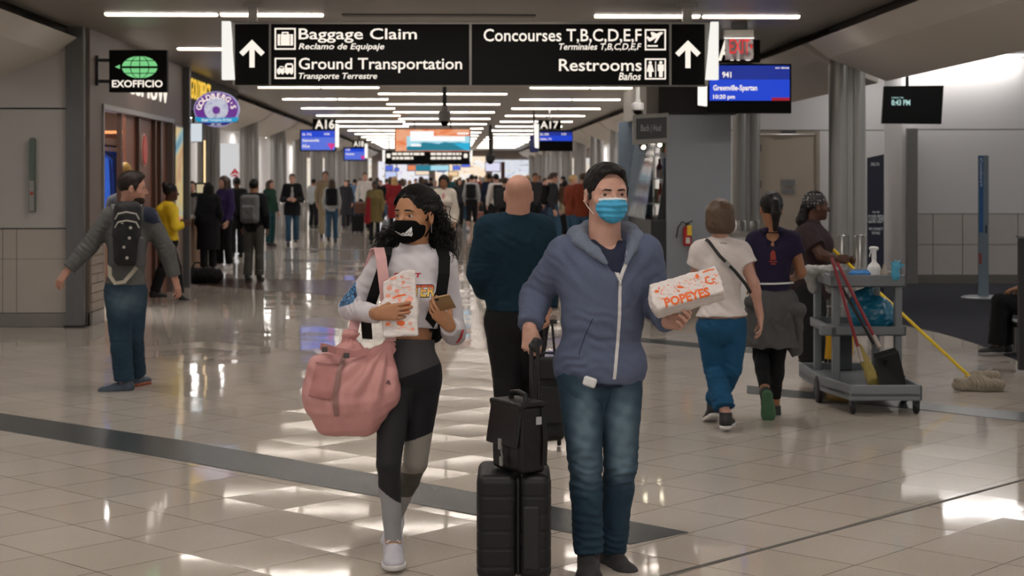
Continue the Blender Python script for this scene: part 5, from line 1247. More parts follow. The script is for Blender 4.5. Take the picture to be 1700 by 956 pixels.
mb.build('ear_loop', mat('white_elastic', 'd6d2cc', .7), mo, True)
# white earbud case clipped at the waist
q = p(979, 634, -.165)
cs = Shape(); cs.box(q, (.028, .011, .021), frame(f, u + sx * .3), .0105); o = put('earbud_case', cs, .0025, mat('case_white', 'cfcfcf', .3), None); tag(o, 'small white rounded case sticking out at the waist of the man in jeans', 'case')

# paper bag on his hand
Rb = frame((-.25, -1, .25), (.27, -.2, 1)); 
bx = nrm(RT * math.cos(.27) + UP * math.sin(.27)); bn_ = nrm(-FW * .8 + UP * .45); bn_ = nrm(bn_ - bx * np.dot(bn_, bx)); bz = np.cross(bx, bn_); bz = bz if bz[2] > 0 else -bz
bc = p(1141, 485, -.25); RB = np.array([bx, bn_, bz])
bg = Shape(); bg.box(bc, (.142, .048, .058), RB, .006); bg.ell(bc - bx * .14 - bz * .01, (.02, .05, .05), RB, .02); bg.cut(bc + bx * .143, bx + bz * .12)
def crum(V, N): return .0035 * np.abs(snoise(V, 55, 8)) + .002 * snoise(V, 130, 3)
e = empty('takeaway_bag', bc - UP * .07, 'white and orange printed paper bag resting on the masked man\'s hand', 'bag', 'printed paper food bags')
pb = put('paper_bag', bg, .004, M_paper, e, crum)
ba = math.degrees(.27)
def on_bag(polys): return polys
V2, F2 = text2d('POPEYES', 76 * 6.75 / F, 15 * 6.75 / F, bold=.045, res=2)
ca, sa = math.cos(.26), math.sin(.26); V2 = [(x * ca - y * sa, x * sa + y * ca) for x, y in V2]
decal('lettering', (V2, F2), P(1105, 510, Zm - .3), RT, UP, FW, [pb], M_orange, e, lift=.0012, edge=.006)
rr_ = np.random.RandomState(11); pk, og = [], []
for i in range(95):
    a, b = rr_.uniform(.05, .97), rr_.uniform(.05, .52); x, y = 1086 + 112 * a, 478 - 32 * a + 44 * b
    (og if i % 9 == 0 else pk).append(blob(x, y, rr_.uniform(.7, 2.6), rr_.uniform(.5, 1.2), 6, .4, i))
og += [blob(1158, 459, 3.6, 4, 9, .2, 3), strip_poly([(1178, 460), (1172, 462), (1173, 469), (1180, 471), (1186, 468), (1182, 464), (1188, 463)], 3.2), blob(1130, 477, 5.5, 2.2, 9, .2, 4), blob(1091, 484, 5, 2.5, 9, .3, 5), strip_poly([(1168, 453), (1178, 449), (1187, 448)], 2.4)]
dpx('doodles', pk, Zm - .3, [pb], M_pinkp, e, lift=.0008); [dpx('emblem', [g_], Zm - .3, [pb], M_orange, e, lift=.0011) for g_ in og]

# ------------------------------------------------------------------ the woman in the black mask
Zw = 7.2
p = lambda x, y, dz=0.: P(x, y, Zw + dz)
J = dict(hd=p(689, 356, .02), nk=p(688, 426, .05), sa=p(630, 442, .03), sb=p(741, 442, .06), ea=p(582, 512, .08), wa=p(628, 522, -.2), eb=p(754, 552, .1), wb=p(746, 541, -.12),
         ha=p(657, 626, .0), hb=p(703, 626, .02), ka=p(645, 770, -.12), kb=p(690, 768, .02), fa=p(653, 899, -.08), fb=p(655, 858, .48))
W_ = Person('woman with long curly black hair, toothy black mask and white crop top', J, (-math.sin(.62), -math.cos(.62), -.03), dict(skin='tan', w=.92, limb=.86, dp=.9, bust=.85, fem=True, hs=1.0))
hA = hand_shape(p(627, 521, -.235), (1, -.06, .12), (-.1, 1, .05), (.0, .3, 1), .92, ((.12, .25, .2), (.15, .3, .2), (.15, .3, .25), (.2, .35, .3)), (.4, .75, .3), .03, lerp(J['wa'], J['ea'], .3))
hB = hand_shape(p(746, 541, -.13), (-.62, -.15, .72), (.25, .9, .35), (.55, .3, .7), .92, ((.2, .45, .3), (.25, .5, .35), (.3, .5, .35), (.35, .5, .4)), (.55, .6, .3), .05, lerp(J['wb'], J['eb'], .3))
bo = W_.body(hands=[hA, hB], hh=.003)
R, L, hc, u, sx, f = W_.R, W_.L, J['hd'], W_.u, W_.sx, W_.f
eyes(W_.e, L, R, 1., (.38 if R[0][0] < 0 else -.38, -.02), '2e1c12'); brows(W_.e, L, R, 1., bo, '150e0b', .0075, .0)
# curls
sh = Shape(); E = lambda q, r, k=.02, op='u': sh.ell(L(*q), np.array(r), R, k, op)
E((0, -.018, .036), (.083, .106, .094)); E((0, .092, -.03), (.069, .075, .108), .012, 's')
for x in (-1, 1): sh.cap(L(x * .074, .012, .03), L(x * .078, -.015, .02), .012, .014, .01)
sh.cap(p(716, 345, .1), p(737, 420, .12), .05, .042, .04); sh.cap(p(737, 420, .1), p(748, 436, .08), .035, .018, .03); sh.cap(p(690, 350, .16), p(700, 420, .16), .07, .06, .05); sh.cap(p(655, 390, .16), p(630, 418, .12), .04, .028, .04)
V, Q = sh.mesh(.005, lambda V, N: .004 * snoise(V, 150, 2) + .002 * snoise(V * np.array([1, 1, .4]), 320, 5))
mb = MB(); mb.add(V, [tuple(q) for q in Q]); rs = np.random.RandomState(3)
for i in range(330):
    if i % 4 < 3:    # fall on the picture-right side
        a = p(rs.uniform(700, 730), rs.uniform(322, 385), rs.uniform(.02, .17)); b = p(rs.uniform(705, 766), rs.uniform(385, 447), rs.uniform(.0, .18))
    else: a = p(rs.uniform(650, 690), rs.uniform(370, 395), rs.uniform(.14, .2)); b = p(rs.uniform(612, 655), rs.uniform(388, 440), rs.uniform(.06, .16))
    n = 26; ph = rs.rand() * 6; rad = rs.uniform(.007, .012); tw = rs.uniform(3.0, 5.0) * (1 if rs.rand() > .5 else -1); mid = (a + b) / 2 + V3(.03 if i % 4 < 3 else -.03, -.01, .02)
    ax = nrm(b - a); e1 = nrm(np.cross(ax, V3(0, 1, .2))); e2 = np.cross(ax, e1); pts = []
    for j in range(n):
        t_ = j / (n - 1); c = a * (1 - t_) ** 2 + mid * 2 * t_ * (1 - t_) + b * t_ ** 2; g = 2 * PI * tw * t_ + ph; w = rad * min(1, t_ * 3 + .15)
        pts.append(c + e1 * math.cos(g) * w + e2 * math.sin(g) * w)
    mb.tube(pts, [.0022 * (1 - .5 * j / n) for j in range(n)], 4, caps=False)
for i in range(260):      # hair combed back over the scalp in thin wavy locks
    th = rs.uniform(-1.45, 1.45); st0 = rs.uniform(.15, .9); n = 9; pts = []
    for j in range(n):
        q_ = st0 + (2.3 - st0) * j / (n - 1) * rs.uniform(.97, 1.03)      # 0 at the brow, pi / 2 at the crown
        d_ = np.array([math.sin(th) * math.sin(q_ * .5 + .75), math.cos(q_) * math.cos(th * .5), math.sin(q_) * math.cos(th)])
        pts.append(L(.0865 * d_[0] + rs.uniform(-.0015, .0015), -.018 + .108 * d_[1], .036 + .0975 * d_[2] + rs.uniform(-.001, .0015)))
    if all((L(0, .075, .06) - hc) @ R[1] > (pp - hc) @ R[1] or (pp - hc) @ R[2] > .095 for pp in pts): mb.tube(pts, [.0016] * (n - 1) + [.0006], 4, caps=False)
mkobj('hair', np.concatenate(mb.V), mb.F, M_hair, W_.e, True)
# shirt
M_wshirt = mat('white_jersey', 'cbc6ca', .8, var=.05, scale=6, bump=.15, bscale=500, spec=.2)
W_.top('crop_top', M_wshirt, .010, 1., .215, .0055, .003, collar=.006, fold=[(p(590, 505, -.02), V3(1, 0, .4), .07, .03, .005), (p(755, 545, -.05), V3(.3, 0, 1), .07, .03, .004), (p(690, 470, -.1), V3(1, 0, .3), .1, .08, .003), (p(640, 470, -.05), V3(.4, 0, 1), .07, .05, .004)])
# printed letters on the chest, mostly behind the bag
V2, F2 = text2d('FIGHTER', 88 * 7.05 / F, 22 * 7.05 / F, bold=.05, shear=.1)
decal('chest_print', (V2, F2), P(634, 496, Zw - .15), RT, UP, FW, [W_.top_o], mat('print_black', '171214', .7), W_.e, lift=.001, edge=.008)
V2, F2 = text2d('FIGHTER', 85 * 7.05 / F, 19 * 7.05 / F, bold=.02, shear=.1)
mr = bpy.data.materials.new('print_fire'); mr.use_nodes = True; nt = mr.node_tree; tc = nt.nodes.new('ShaderNodeTexCoord'); sp = nt.nodes.new('ShaderNodeSeparateXYZ'); mpn = nt.nodes.new('ShaderNodeMapRange'); rp = nt.nodes.new('ShaderNodeValToRGB')
zt0, zt1 = P(0, 491, 7.05)[2], P(0, 472, 7.05)[2]; mpn.inputs[1].default_value = zt0; mpn.inputs[2].default_value = zt1
rp.color_ramp.elements[0].color = C('e9c65a'); rp.color_ramp.elements[1].color = C('c8321c'); rp.color_ramp.elements[0].position = .2; rp.color_ramp.elements[1].position = .8
nt.links.new(tc.outputs['Object'], sp.inputs[0]); nt.links.new(sp.outputs[2], mpn.inputs[0]); nt.links.new(mpn.outputs[0], rp.inputs[0]); nt.links.new(rp.outputs[0], nt.nodes['Principled BSDF'].inputs['Base Color'])
decal('chest_print', (V2, F2), P(635.5, 494.5, Zw - .15), RT, UP, FW, [W_.top_o], mr, W_.e, lift=.002, edge=.008)
V2, F2 = text2d('STREET', 46 * 7.05 / F, 8 * 7.05 / F, bold=.05, shear=.15)
decal('chest_print', (V2, F2), P(651, 463, Zw - .15), RT, UP, FW, [W_.top_o], mat('print_red', 'b3242c', .7), W_.e, lift=.0015, edge=.008)
# blue wing print on the elbow
mv = bpy.data.materials.new('blue_wing_print'); mv.use_nodes = True; nt = mv.node_tree; vo = nt.nodes.new('ShaderNodeTexVoronoi'); vo.feature = 'DISTANCE_TO_EDGE'; vo.inputs['Scale'].default_value = 55; tc = nt.nodes.new('ShaderNodeTexCoord'); rp = nt.nodes.new('ShaderNodeValToRGB')
rp.color_ramp.elements[0].color = C('101a38'); rp.color_ramp.elements[1].color = C('3f86b8'); rp.color_ramp.elements[0].position = .05; rp.color_ramp.elements[1].position = .22
nt.links.new(tc.outputs['Object'], vo.inputs['Vector']); nt.links.new(vo.outputs['Distance'], rp.inputs[0]); nt.links.new(rp.outputs[0], nt.nodes['Principled BSDF'].inputs['Base Color'])
dpx('sleeve_print', [[(583, 458), (588, 462), (590, 480), (592, 492), (586, 503), (572, 508), (560, 512), (564, 498), (572, 482), (577, 466)]], Zw - .02, [W_.top_o], mv, W_.e, lift=.0015)
dpx('sleeve_print', [strip_poly([(768, 548), (764, 562), (757, 572)], 4)], Zw - .02, [W_.top_o], mat('print_red', 'b3242c', .7), W_.e, lift=.0015)
# leggings in colour blocks
zy = lambda y, Z=7.2: EYE + (HY - y) / F * Z
def leg_paint(c):
    dA = np.minimum(*(segd(c, *ab) for ab in ((J['ha'], J['ka']), (J['ka'], J['fa'])))); dB = np.minimum(*(segd(c, *ab) for ab in ((J['hb'], J['kb']), (J['kb'], J['fb']))))
    A = dA < dB; x = (c - J['ka']) @ RT; z = c[:, 2]; m = np.zeros(len(c), int)
    m[A & (z < zy(640))] = 5
    m[A & (z < zy(812) - x * .75)] = 2
    B = ~A; xb = (c - J['kb']) @ RT
    m[B & (z < zy(727) + xb * .35)] = 3; m[B & (z < zy(786) + xb * .1)] = 4; m[B & (z < zy(835))] = 2
    m[z > zy(612) + ((c - J['hb']) @ RT) * .35] = 1
    return m
def segd(c, a, b):
    ba = b - a; t = np.clip((c - a) @ ba / np.dot(ba, ba), 0, 1); return np.linalg.norm(c - a - t[:, None] * ba, axis=1)
lk = dict(rough=.75, bump=.15, bscale=600, spec=.25)
W_.pants(None, .004, 1.03, .0042, .165, .0, tight=True, name='leggings', mats=[mat('legging_black', '17161a', **lk), mat('legging_waist_grey', '434244', **lk), mat('legging_light_grey', '8f8e90', **lk), mat('legging_taupe', '858078', **lk), mat('legging_olive', '4a4840', **lk), mat('legging_charcoal', '242326', **lk)], paint=leg_paint)
M_wsn = mat('white_sneaker', 'b2b0b7', .55, var=.05)
shoe(W_.e, J['fa'], (.05, -1, -.02), s=.98, m=M_wsn, msole=M_sole_w, lace=mat('white_lace', 'dcdadd', .7)); shoe(W_.e, J['fb'], (-.1, -1, -.28), (0, -.28, 1), s=.98, m=M_wsn, msole=M_sole_w)
# black mask with a toothy grin
mk = Shape(); q = 1.
for c_, r_, k_ in (((0, .03, -.056), (.064, .08, .064), .02), ((0, .075, -.09), (.034, .03, .028), .03), ((0, .07, -.05), (.06, .042, .05), .03)): mk.ell(L(*c_), np.array(r_) * q, R, k_)
mk.cap(L(0, .085, -.012), L(0, .118, -.045), .013, .02, .03); mk.cut(L(0, .1, -.02), R[2] - R[1] * .1, .005); mk.cut(L(0, .004, 0), -R[1] - R[2] * .0, .005)
mo = put('face_mask', mk, .003, mat('mask_black', '09090a', .9, bump=.1, spec=.1), W_.e, lambda V, N: .0012 * snoise(V, 70, 3)); mo['label'] = 'black cloth face mask printed with a white jagged grin'
grin = [(655, 383), (664, 387), (672, 386), (678, 381), (683, 376.5), (684, 382), (684.5, 390), (682, 393), (680, 391.5), (668, 391.5), (660, 388.5)]
dpx('grin_print', [grin], Zw - .1, [mo], mat('print_white2', 'dcdcdc', .7), mo, lift=.0012, edge=.004)
zz_ = [(657.5, 385.5), (663, 388.5), (666, 386.5), (669, 390), (672, 386), (675.5, 389.5), (678, 384.5), (681, 388.5), (684, 383)]
dpx('tooth_line', [strip_poly(zz_, 1.1)], Zw - .1, [mo], MATS['mask_black'], mo, lift=.0022, edge=.003)
mb = MB()
for x in (-1, 1): mb.tube([L(x * .068, .014, -.026), L(x * .080, -.002, -.002), L(x * .088, -.022, .014)], .0042, 6); mb.tube([L(x * .062, .012, -.095), L(x * .076, -.008, -.06), L(x * .088, -.026, -.036)], .0042, 6)
mb.build('ear_loop', MATS['mask_black'], mo, True)
mb = MB(); q_ = L(.083, -.006, -.042) if (L(.083, 0, 0) - hc) @ RT > 0 else L(-.083, -.006, -.042); mb.tube([q_, q_ - UP * .035], .0012, 6); mb.build('earring', mat('pale_metal', 'c8c4bc', .25, metal=.8), W_.e)
# her paper bag
Z_ = Zw - .2
e = empty('takeaway_bag', p(662, 557, -.22), 'white paper bag with pink doodles held before the woman\'s chest', 'bag', 'printed paper food bags')
bg = Shape(); RB = frame(-FW + UP * .1, UP + RT * -.05); 
bg.box(p(664, 530, -.19), (.074, .028, .072), RB, .006, .02); bg.box(p(664, 485, -.185), (.068, .016, .09), RB, .006, .03); bg.cut(p(676, 447, -.2), UP + RT * -.55, .004, (p(650, 450, -.2), .12)); bg.cut(p(676, 447.5, -.2), UP - RT * .05, .004)
pb = put('paper_bag', bg, .004, M_paper, e, lambda V, N: .0028 * np.abs(snoise(V, 60, 8)) + .0015 * snoise(V, 140, 3))
pk, og = [], []
for i in range(62):
    a, b = rr_.uniform(.1, .9), rr_.uniform(.07, .92); x, y = 638 + 54 * a, 452 + 102 * b
    if i % 3 == 0:
        r = rr_.uniform(2.5, 5); pk.append(strip_poly([(x + r * math.cos(k), y + r * .8 * math.sin(k)) for k in np.linspace(0, 5.6, 9)], .9))
    else: pk.append(strip_poly([(x - 3, y + rr_.uniform(-2, 2)), (x, y), (x + 3, y + rr_.uniform(-2, 2))], 1.1))
og = [strip_poly([(671, 505), (669, 511), (672, 516), (678, 515), (679, 509), (677, 504), (682, 507)], 3.6), blob(662, 506, 6, 3.4, 10, .3, 2), blob(666, 535.5, 7, 4.6, 12, .08, 3), strip_poly([(652, 495), (662, 491), (674, 489)], 2.8), blob(644, 538, 4, 2, 8, .3, 6)]
dpx('doodles', pk, Z_, [pb], M_pinkp, e, lift=.0008); [dpx('emblem', [g_], Z_, [pb], M_orange, e, lift=.0012) for g_ in og]
# phone
e = empty('phone', p(737, 505, -.2), 'gold smartphone held up in the woman\'s hand', 'phone')
RP = frame(nrm(-FW * .5 - UP * .8 + RT * .1), nrm(RT * -.2 + UP)); c = p(738, 502, -.215)
ph = Shape(); ph.box(c, (.036, .0042, .062), RP @ np.eye(3), .004); put('phone_body', ph, .002, mat('gold_shell', '9c7e58', .35, metal=.5), e)
MB().lathe([(.008, 0), (.008, .0015)], c + RP[1] * .004 + RP[2] * .045 + RP[0] * .022, RP[1], 16).build('camera_lens', M_bgloss, e)
# pink travel bag on her arm
p2 = lambda x, y, dz=0.: P(x, y, Zw - .1 + dz)
e = empty('travel_bag', p2(580, 716), 'dusty pink slouching cloth travel bag hanging from the woman\'s shoulder', 'bag')
M_pink = mat('dusty_pink_nylon', 'c08a86', .62, var=.1, scale=5, bump=.2, bscale=90)
bg = Shape()
bg.ell(p2(580, 650), (.192, .115, .165), None, .05); bg.ell(p2(607, 640, -.01), (.135, .11, .16), None, .05); bg.ell(p2(548, 655, -.02), (.1, .1, .125), None, .05)
bg.cap(p2(560, 622), p2(582, 562), .1, .034, .03, 'u', (FW, .6)); bg.cap(p2(618, 632, -.02), p2(646, 574, -.03), .1, .03, .03, 'u', (FW, .6)); bg.cap(p2(548, 700), p2(606, 705), .06, .05, .05)
bg.cap(p2(534, 612, -.04), p2(525, 668, -.05), .06, .05, .04)
def pf(V, N):
    q = V - p2(645, 560); rad = np.linalg.norm(q[:, [0, 2]], axis=1); an = np.arctan2(q[:, 2], q[:, 0]); w = np.exp(-((rad - .2) / .16) ** 2)
    q2 = V - p2(584, 552); an2 = np.arctan2(q2[:, 2], q2[:, 0]); w2 = np.exp(-(np.linalg.norm(q2[:, [0, 2]], axis=1) / .12) ** 2)
    return .0095 * w * np.sin(an * 17 + snoise(V, 14, 2)) + .0035 * w2 * np.sin(an2 * 11) + .004 * snoise(V, 40, 4)
pb = put('bag_body', bg, .006, M_pink, e, pf)
M_pinkd = mat('dark_pink_trim', '8e605c', .6, var=.1)  # darker pink for the pocket seams
dpx('front_pocket', [[(524, 608), (568, 612), (560, 640), (549, 662), (513, 656)]], Zw - .22, [pb], mat('pink_pocket', 'ab736f', .6, var=.06), e, lift=.006)
dpx('pocket_seam', [strip_poly([(524, 604), (566, 609)], 2.4), strip_poly([(513, 657), (548, 663)], 1.8)], Zw - .22, [pb], M_pinkd, e, lift=.0075)
dpx('side_strap', [strip_poly([(570, 590), (562, 625), (556, 655), (559, 690)], 9)], Zw - .22, [pb], mat('mauve_webbing', '8a6660', .55, var=.15), e, lift=.008)
dpx('badge', [[(639, 637), (648, 640), (646, 633), (643, 631)]], Zw - .2, [pb], mat('badge_dark', '6a4846', .6), e, lift=.003)
mb = MB(); mb.strap([p2(534, 575, -.06), p2(560, 582, -.1), p2(590, 588, -.1), p2(612, 582, -.09)], -FW, .03, .01); mb.build('top_strap', mat('pink_strap', 'a8726e', .6), e)
for x, y in ((539, 580), (575, 590)):
    mb = MB(); mb.obox(p2(x, y, -.115), np.array([RT, FW, UP]), (.012, .006, .011)); bevel(mb.build('buckle', mat('buckle_grey', '4c4644', .35, metal=.5), e), .002)
mb = MB(); mb.strap([p2(585, 556, .02), p2(592, 520, .14), p2(612, 450, .13), p2(622, 417, .10), p2(629, 413, .02), p2(633, 430, -.05), p2(636, 455, -.055), p2(640, 490, -.05), p2(646, 530, -.06), p2(649, 566, -.04)], [FW, FW, FW, UP + FW, UP, UP - FW, -FW, -FW, -FW, -FW], .045, .006); mb.build('shoulder_strap', mat('pale_pink_strap', 'c99b9a', .6, var=.06), e)
# her backpack
e = empty('backpack', p(690, 560, .25), 'black backpack on the masked woman\'s back, its straps over the white top', 'backpack')
bk = Shape(); bk.box(p(690, 500, .26), (.13, .07, .19), np.array([sx, f, u]), .05); put('pack', bk, .01, mat('black_nylon', '0d0d0f', .8, var=.2, scale=8, spec=.2), e, folds([], .004, 40))
for sgn, pts in ((-1, [(644, 416, .1), (643, 413, .02), (641, 425, -.06), (632, 455, -.09), (620, 490, -.07), (608, 530, .02), (610, 560, .15)]), (1, [(730, 418, .12), (733, 415, .04), (738, 428, -.06), (737, 455, -.09), (733, 485, -.085), (716, 530, -.06), (703, 556, .03), (704, 566, .15)])):
    mb = MB(); q = [p(*a) for a in pts]; mb.strap(q, [FW, UP, UP - FW] + [-FW] * (len(q) - 3), .05 if sgn > 0 else .045, .008); mb.build('strap', MATS['black_nylon'], e)

# ------------------------------------------------------------------ his suitcase and briefcase
p = lambda x, y, dz=0.: P(x, y, 6.72 + dz)
M_sc = mat('black_polycarbonate', '101011', .45, var=.12, scale=8, spec=.3); M_scd = mat('suitcase_dark_line', '070707', .6)
g0, g1 = p(792, 900), p(914, 900); base = V3((g0[0] + g1[0]) / 2, (g0[1] + g1[1]) / 2, 0)
e = empty('suitcase', base, 'large black ribbed hard shell suitcase standing beside the masked man', 'suitcase')
zt = p(0, 780)[2]; w = np.linalg.norm(g1 - g0) / 2; sd = RT; fw_ = FW
def scx(x, y, z): return base + sd * x + fw_ * y + UP * z
for nm, xa, xb in (('front_shell', -w, .012), ('rear_shell', .022, w)):
    s_ = Shape(); c0 = (xa + xb) / 2; s_.box(scx(c0, .06, (zt + .06) / 2), ((xb - xa) / 2, .19, (zt - .06) / 2), np.array([sd, fw_, UP]), .035)
    def grooves(V, N, zt=zt):
        z = V[:, 2]; side = np.clip(1 - np.abs(N @ UP) * 1.5, 0, 1); g = np.zeros(len(V))
        for k in range(7): g -= .0028 * np.exp(-((z - (zt - .085 - .07 * k)) / .0035) ** 2)
        return g * side
    put(nm, s_, .0055, M_sc, e, grooves)
s_ = Shape(); s_.box(scx(.017, .06, (zt + .06) / 2), (.012, .183, (zt - .07) / 2), np.array([sd, fw_, UP]), .03); put('zip_seam', s_, .006, M_scd, e)
s_ = Shape(); s_.box(scx(.07, -.128, zt - .25), (.036, .006, .13), np.array([sd, fw_, UP]), .01); put('recess_plate', s_, .005, M_scd, e)
for x in (-w + .04, w - .04):
    for y in (-.07, .19):
        mb = MB(); mb.lathe([(.022, -.012), (.027, -.008), (.027, .008), (.022, .012)], scx(x, y, .027), sd, 18); wh = mb.build('wheel', M_blksole, e, True)
        mb = MB(); mb.obox(scx(x, y, .05), np.array([sd, fw_, UP]), (.018, .014, .02)); mb.build('fork', M_blk, wh)
hand_q = p(888, 572, -.0)
a0, a1 = p(881, 665, .06), p(894, 650, .14)
for (bx_, by_, dz), (tx, ty, tz) in (((882, 785, .05), (882, 578, -.01)), ((894, 785, .16), (893, 576, .1))):
    mb = MB(); mb.tube([p(bx_, by_, dz), p(tx, ty, tz)], .0085, 10); mb.build('handle_rod', M_blk, e, True)
hs_ = Shape(); hs_.cap(p(884, 574, -.03), p(895, 568, .12), .017, .017, .01); hs_.cap(p(889, 566, -.035), p(890, 580, -.03), .015, .014, .01); put('pull_handle', hs_, .004, M_blk, e)
# briefcase on top
e = empty('briefcase', scx(.01, .02, zt), 'black leather briefcase with flap standing on the suitcase', 'briefcase')
M_lea = mat('black_leather', '100f0f', .42, spec=.3, var=.2, scale=40, bump=.2, bscale=160)
bb = lambda x, y, dz=0.: P(x, y, 6.70 + dz)
bs = Shape(); Rz = np.array([nrm(RT * .85 + FW * .5), nrm(FW * .85 - RT * .5), UP]); cz = (zt + .005 + bb(0, 668)[2]) / 2; hz = (bb(0, 668)[2] - zt - .005) / 2
cc = bb(861, 730); cc[2] = cz; bs.box(cc, (.062, .115, hz), Rz, .02); put('case_body', bs, .006, M_lea, e, folds([], .0018, 30))
fl_ = Shape(); q = cc - Rz[0] * .067 + UP * (hz * .38); fl_.box(q, (.008, .12, hz * .62), np.array([nrm(Rz[0] - UP * .16), Rz[1], nrm(UP + Rz[0] * .16)]), .007, .01); fl_.box(cc + UP * (hz + .003), (.07, .12, .009), Rz, .008, .02); put('flap', fl_, .005, M_lea, e)
mb = MB(); q = cc - Rz[0] * .082 - UP * .005; mb.obox(q - UP * .02 - Rz[0] * .004, Rz, (.004, .012, .022)); mb.build('clasp', M_steel, e)
mb = MB(); q = cc - Rz[0] * .082 - UP * .05; mb.tube([q, q - UP * .03 + RT * .005], .004); mb.obox(q - UP * .045, Rz, (.003, .01, .018)); mb.build('key_tag', M_steel, e)
mb = MB(); h0 = cc + UP * (hz + .01); mb.tube([h0 - Rz[1] * .06, h0 - Rz[1] * .055 + UP * .025, h0 + UP * .034, h0 + Rz[1] * .055 + UP * .025, h0 + Rz[1] * .06], .011, 10); mb.build('grip', M_lea, e, True)
mb = MB(); q = cc - Rz[1] * .117 + UP * hz * .55 + Rz[0] * .025
mb.obox(q, Rz, (.014, .003, .016)); bevel(mb.build('side_badge', mat('badge_silver', 'b0b0b4', .3, metal=.6), e), .002)
mb = MB(); mb.strap([cc - Rz[1] * .114 + UP * (hz - .01) + Rz[0] * .045, cc - Rz[1] * .122 + UP * 0 + Rz[0] * .05, cc - Rz[1] * .117 - UP * (hz - .03) + Rz[0] * .048], -Rz[1], .022, .004); mb.build('side_strap', M_lea, e)
# ================================================================== the people around them
def P0(Z0): return lambda x, y, dz=0.: P(x, y, Z0 + dz)
M_blkc = mat('black_cloth', '151517', .85, var=.2, scale=8, bump=.15, spec=.2); M_blkp = mat('black_trouser_cloth', '1c1b1d', .85, var=.2, bump=.15, spec=.2)
# ---- bald man walking away
p = P0(10.4)
J = dict(hd=p(861, 322, -.02), nk=p(858, 362, -.02), sa=p(807, 384), sb=p(902, 384), ea=p(796, 452, -.04), wa=p(806, 486, .14), eb=p(910, 455, -.06), wb=p(908, 515, -.1),
         ha=p(836, 528), hb=p(880, 528), ka=p(842, 620, .02), kb=p(874, 620, .1), fa=p(848, 716, -.05), fb=p(868, 700, .35), front=-1)
Q = Person('bald man seen from behind in dark teal fleece, walking away', J, (.05, 1, 0), dict(skin='pink', w=1.22, limb=1.18, dp=1.2, belly=.05, nr=.07, wx=1.08, hs=1.02))
hA = hand_shape(J['wa'], (.3, .5, -.6), (1, 0, 0), (0, 1, .3), 1., fore=lerp(J['wa'], J['ea'], .3)); hB = hand_shape(J['wb'], (.05, -.2, -1), (-1, 0, 0), (0, 1, 0), 1., ((.9, 1, .6),) * 4, fore=lerp(J['wb'], J['eb'], .3))
Q.body(hands=[hA, hB], hh=.006)
M_fl = mat('dark_teal_fleece', '1b2f3b', .95, var=.2, scale=10, bump=.4, bscale=250, spec=.1)
Q.top('fleece_jacket', M_fl, .028, 1., -.0, .009, .006, hem_pt=p(852, 513), fold=[(p(850, 440, -.15), V3(.5, 0, 1), .2, .09, .006), (p(820, 480, -.15), V3(-.3, 0, 1), .14, .07, .007), (p(890, 420, -.1), V3(-1, 0, .5), .12, .07, .005)])
cl = Shape(); s, f, u = torso_axes(J); cl.cap(J['nk'] + u * -.03, J['nk'] + u * .035, .085, .078, .02, 'u', None, (0, 1)); put('collar', cl, .008, M_fl, Q.e)
Q.pants(M_blkp, .022, .97, .009, .1, .025, knee=.008)
for q in 'ab': shoe(Q.e, J['f' + q], (.05, 1, 0), m=M_blkshoe, msole=M_blksole, s=1.1, h=.008)
# his wheeled bag
p = P0(10.15)
e = empty('rolling_bag', G(912, 742), 'black soft wheeled bag towed behind the bald man', 'luggage')
b0 = G(912, 742); yy = p(0, 0)[1]
bs = Shape(); c = p(912, 655); c[2] = .25 + .03; bs.box(V3(c[0], yy, .25), (.095, .12, .2), np.array([RT, FW, UP]), .035)
top = p(910, 596)[2]; bs.box(V3(c[0], yy - .04, (top + .07) / 2), (.092, .1, (top - .07) / 2), np.array([RT, FW, UP]), .04, .03); put('bag_body', bs, .008, mat('black_ballistic', '111112', .75, var=.25, bump=.3), e, folds([], .004, 40))
bs = Shape(); bs.box(V3(c[0] + .01, yy - .15, .28), (.07, .025, .12), np.array([RT, FW, UP]), .02); bs.box(V3(c[0] - .0, yy - .14, .5), (.075, .025, .07), np.array([RT, FW, UP]), .02, .004); put('front_pockets', bs, .007, MATS['black_ballistic'], e)
mb = MB()
for dx in (-.03, .05): mb.tube([V3(c[0] + dx, yy + .05, top - .05), J['wb'] + V3(dx * .6, -.02, -.07)], .008, 8)
mb.tube([J['wb'] + V3(-.05, -.02, -.07), J['wb'] + V3(.06, -.02, -.07)], .014, 8); mb.build('pull_handle', M_blk, e, True)
mb = MB(); mb.tube([V3(c[0] - .04, yy - .05, top - .02), V3(c[0] - .035, yy - .05, top + .03), V3(c[0] + .035, yy - .05, top + .03), V3(c[0] + .04, yy - .05, top - .02)], .009, 8); mb.build('carry_handle', M_blk, e, True)
for dx in (-.07, .07):
    mb = MB(); mb.lathe([(.03, -.012), (.035, 0), (.03, .012)], V3(c[0] + dx, yy + .02, .035), RT, 16); mb.build('wheel', M_blksole, e, True)

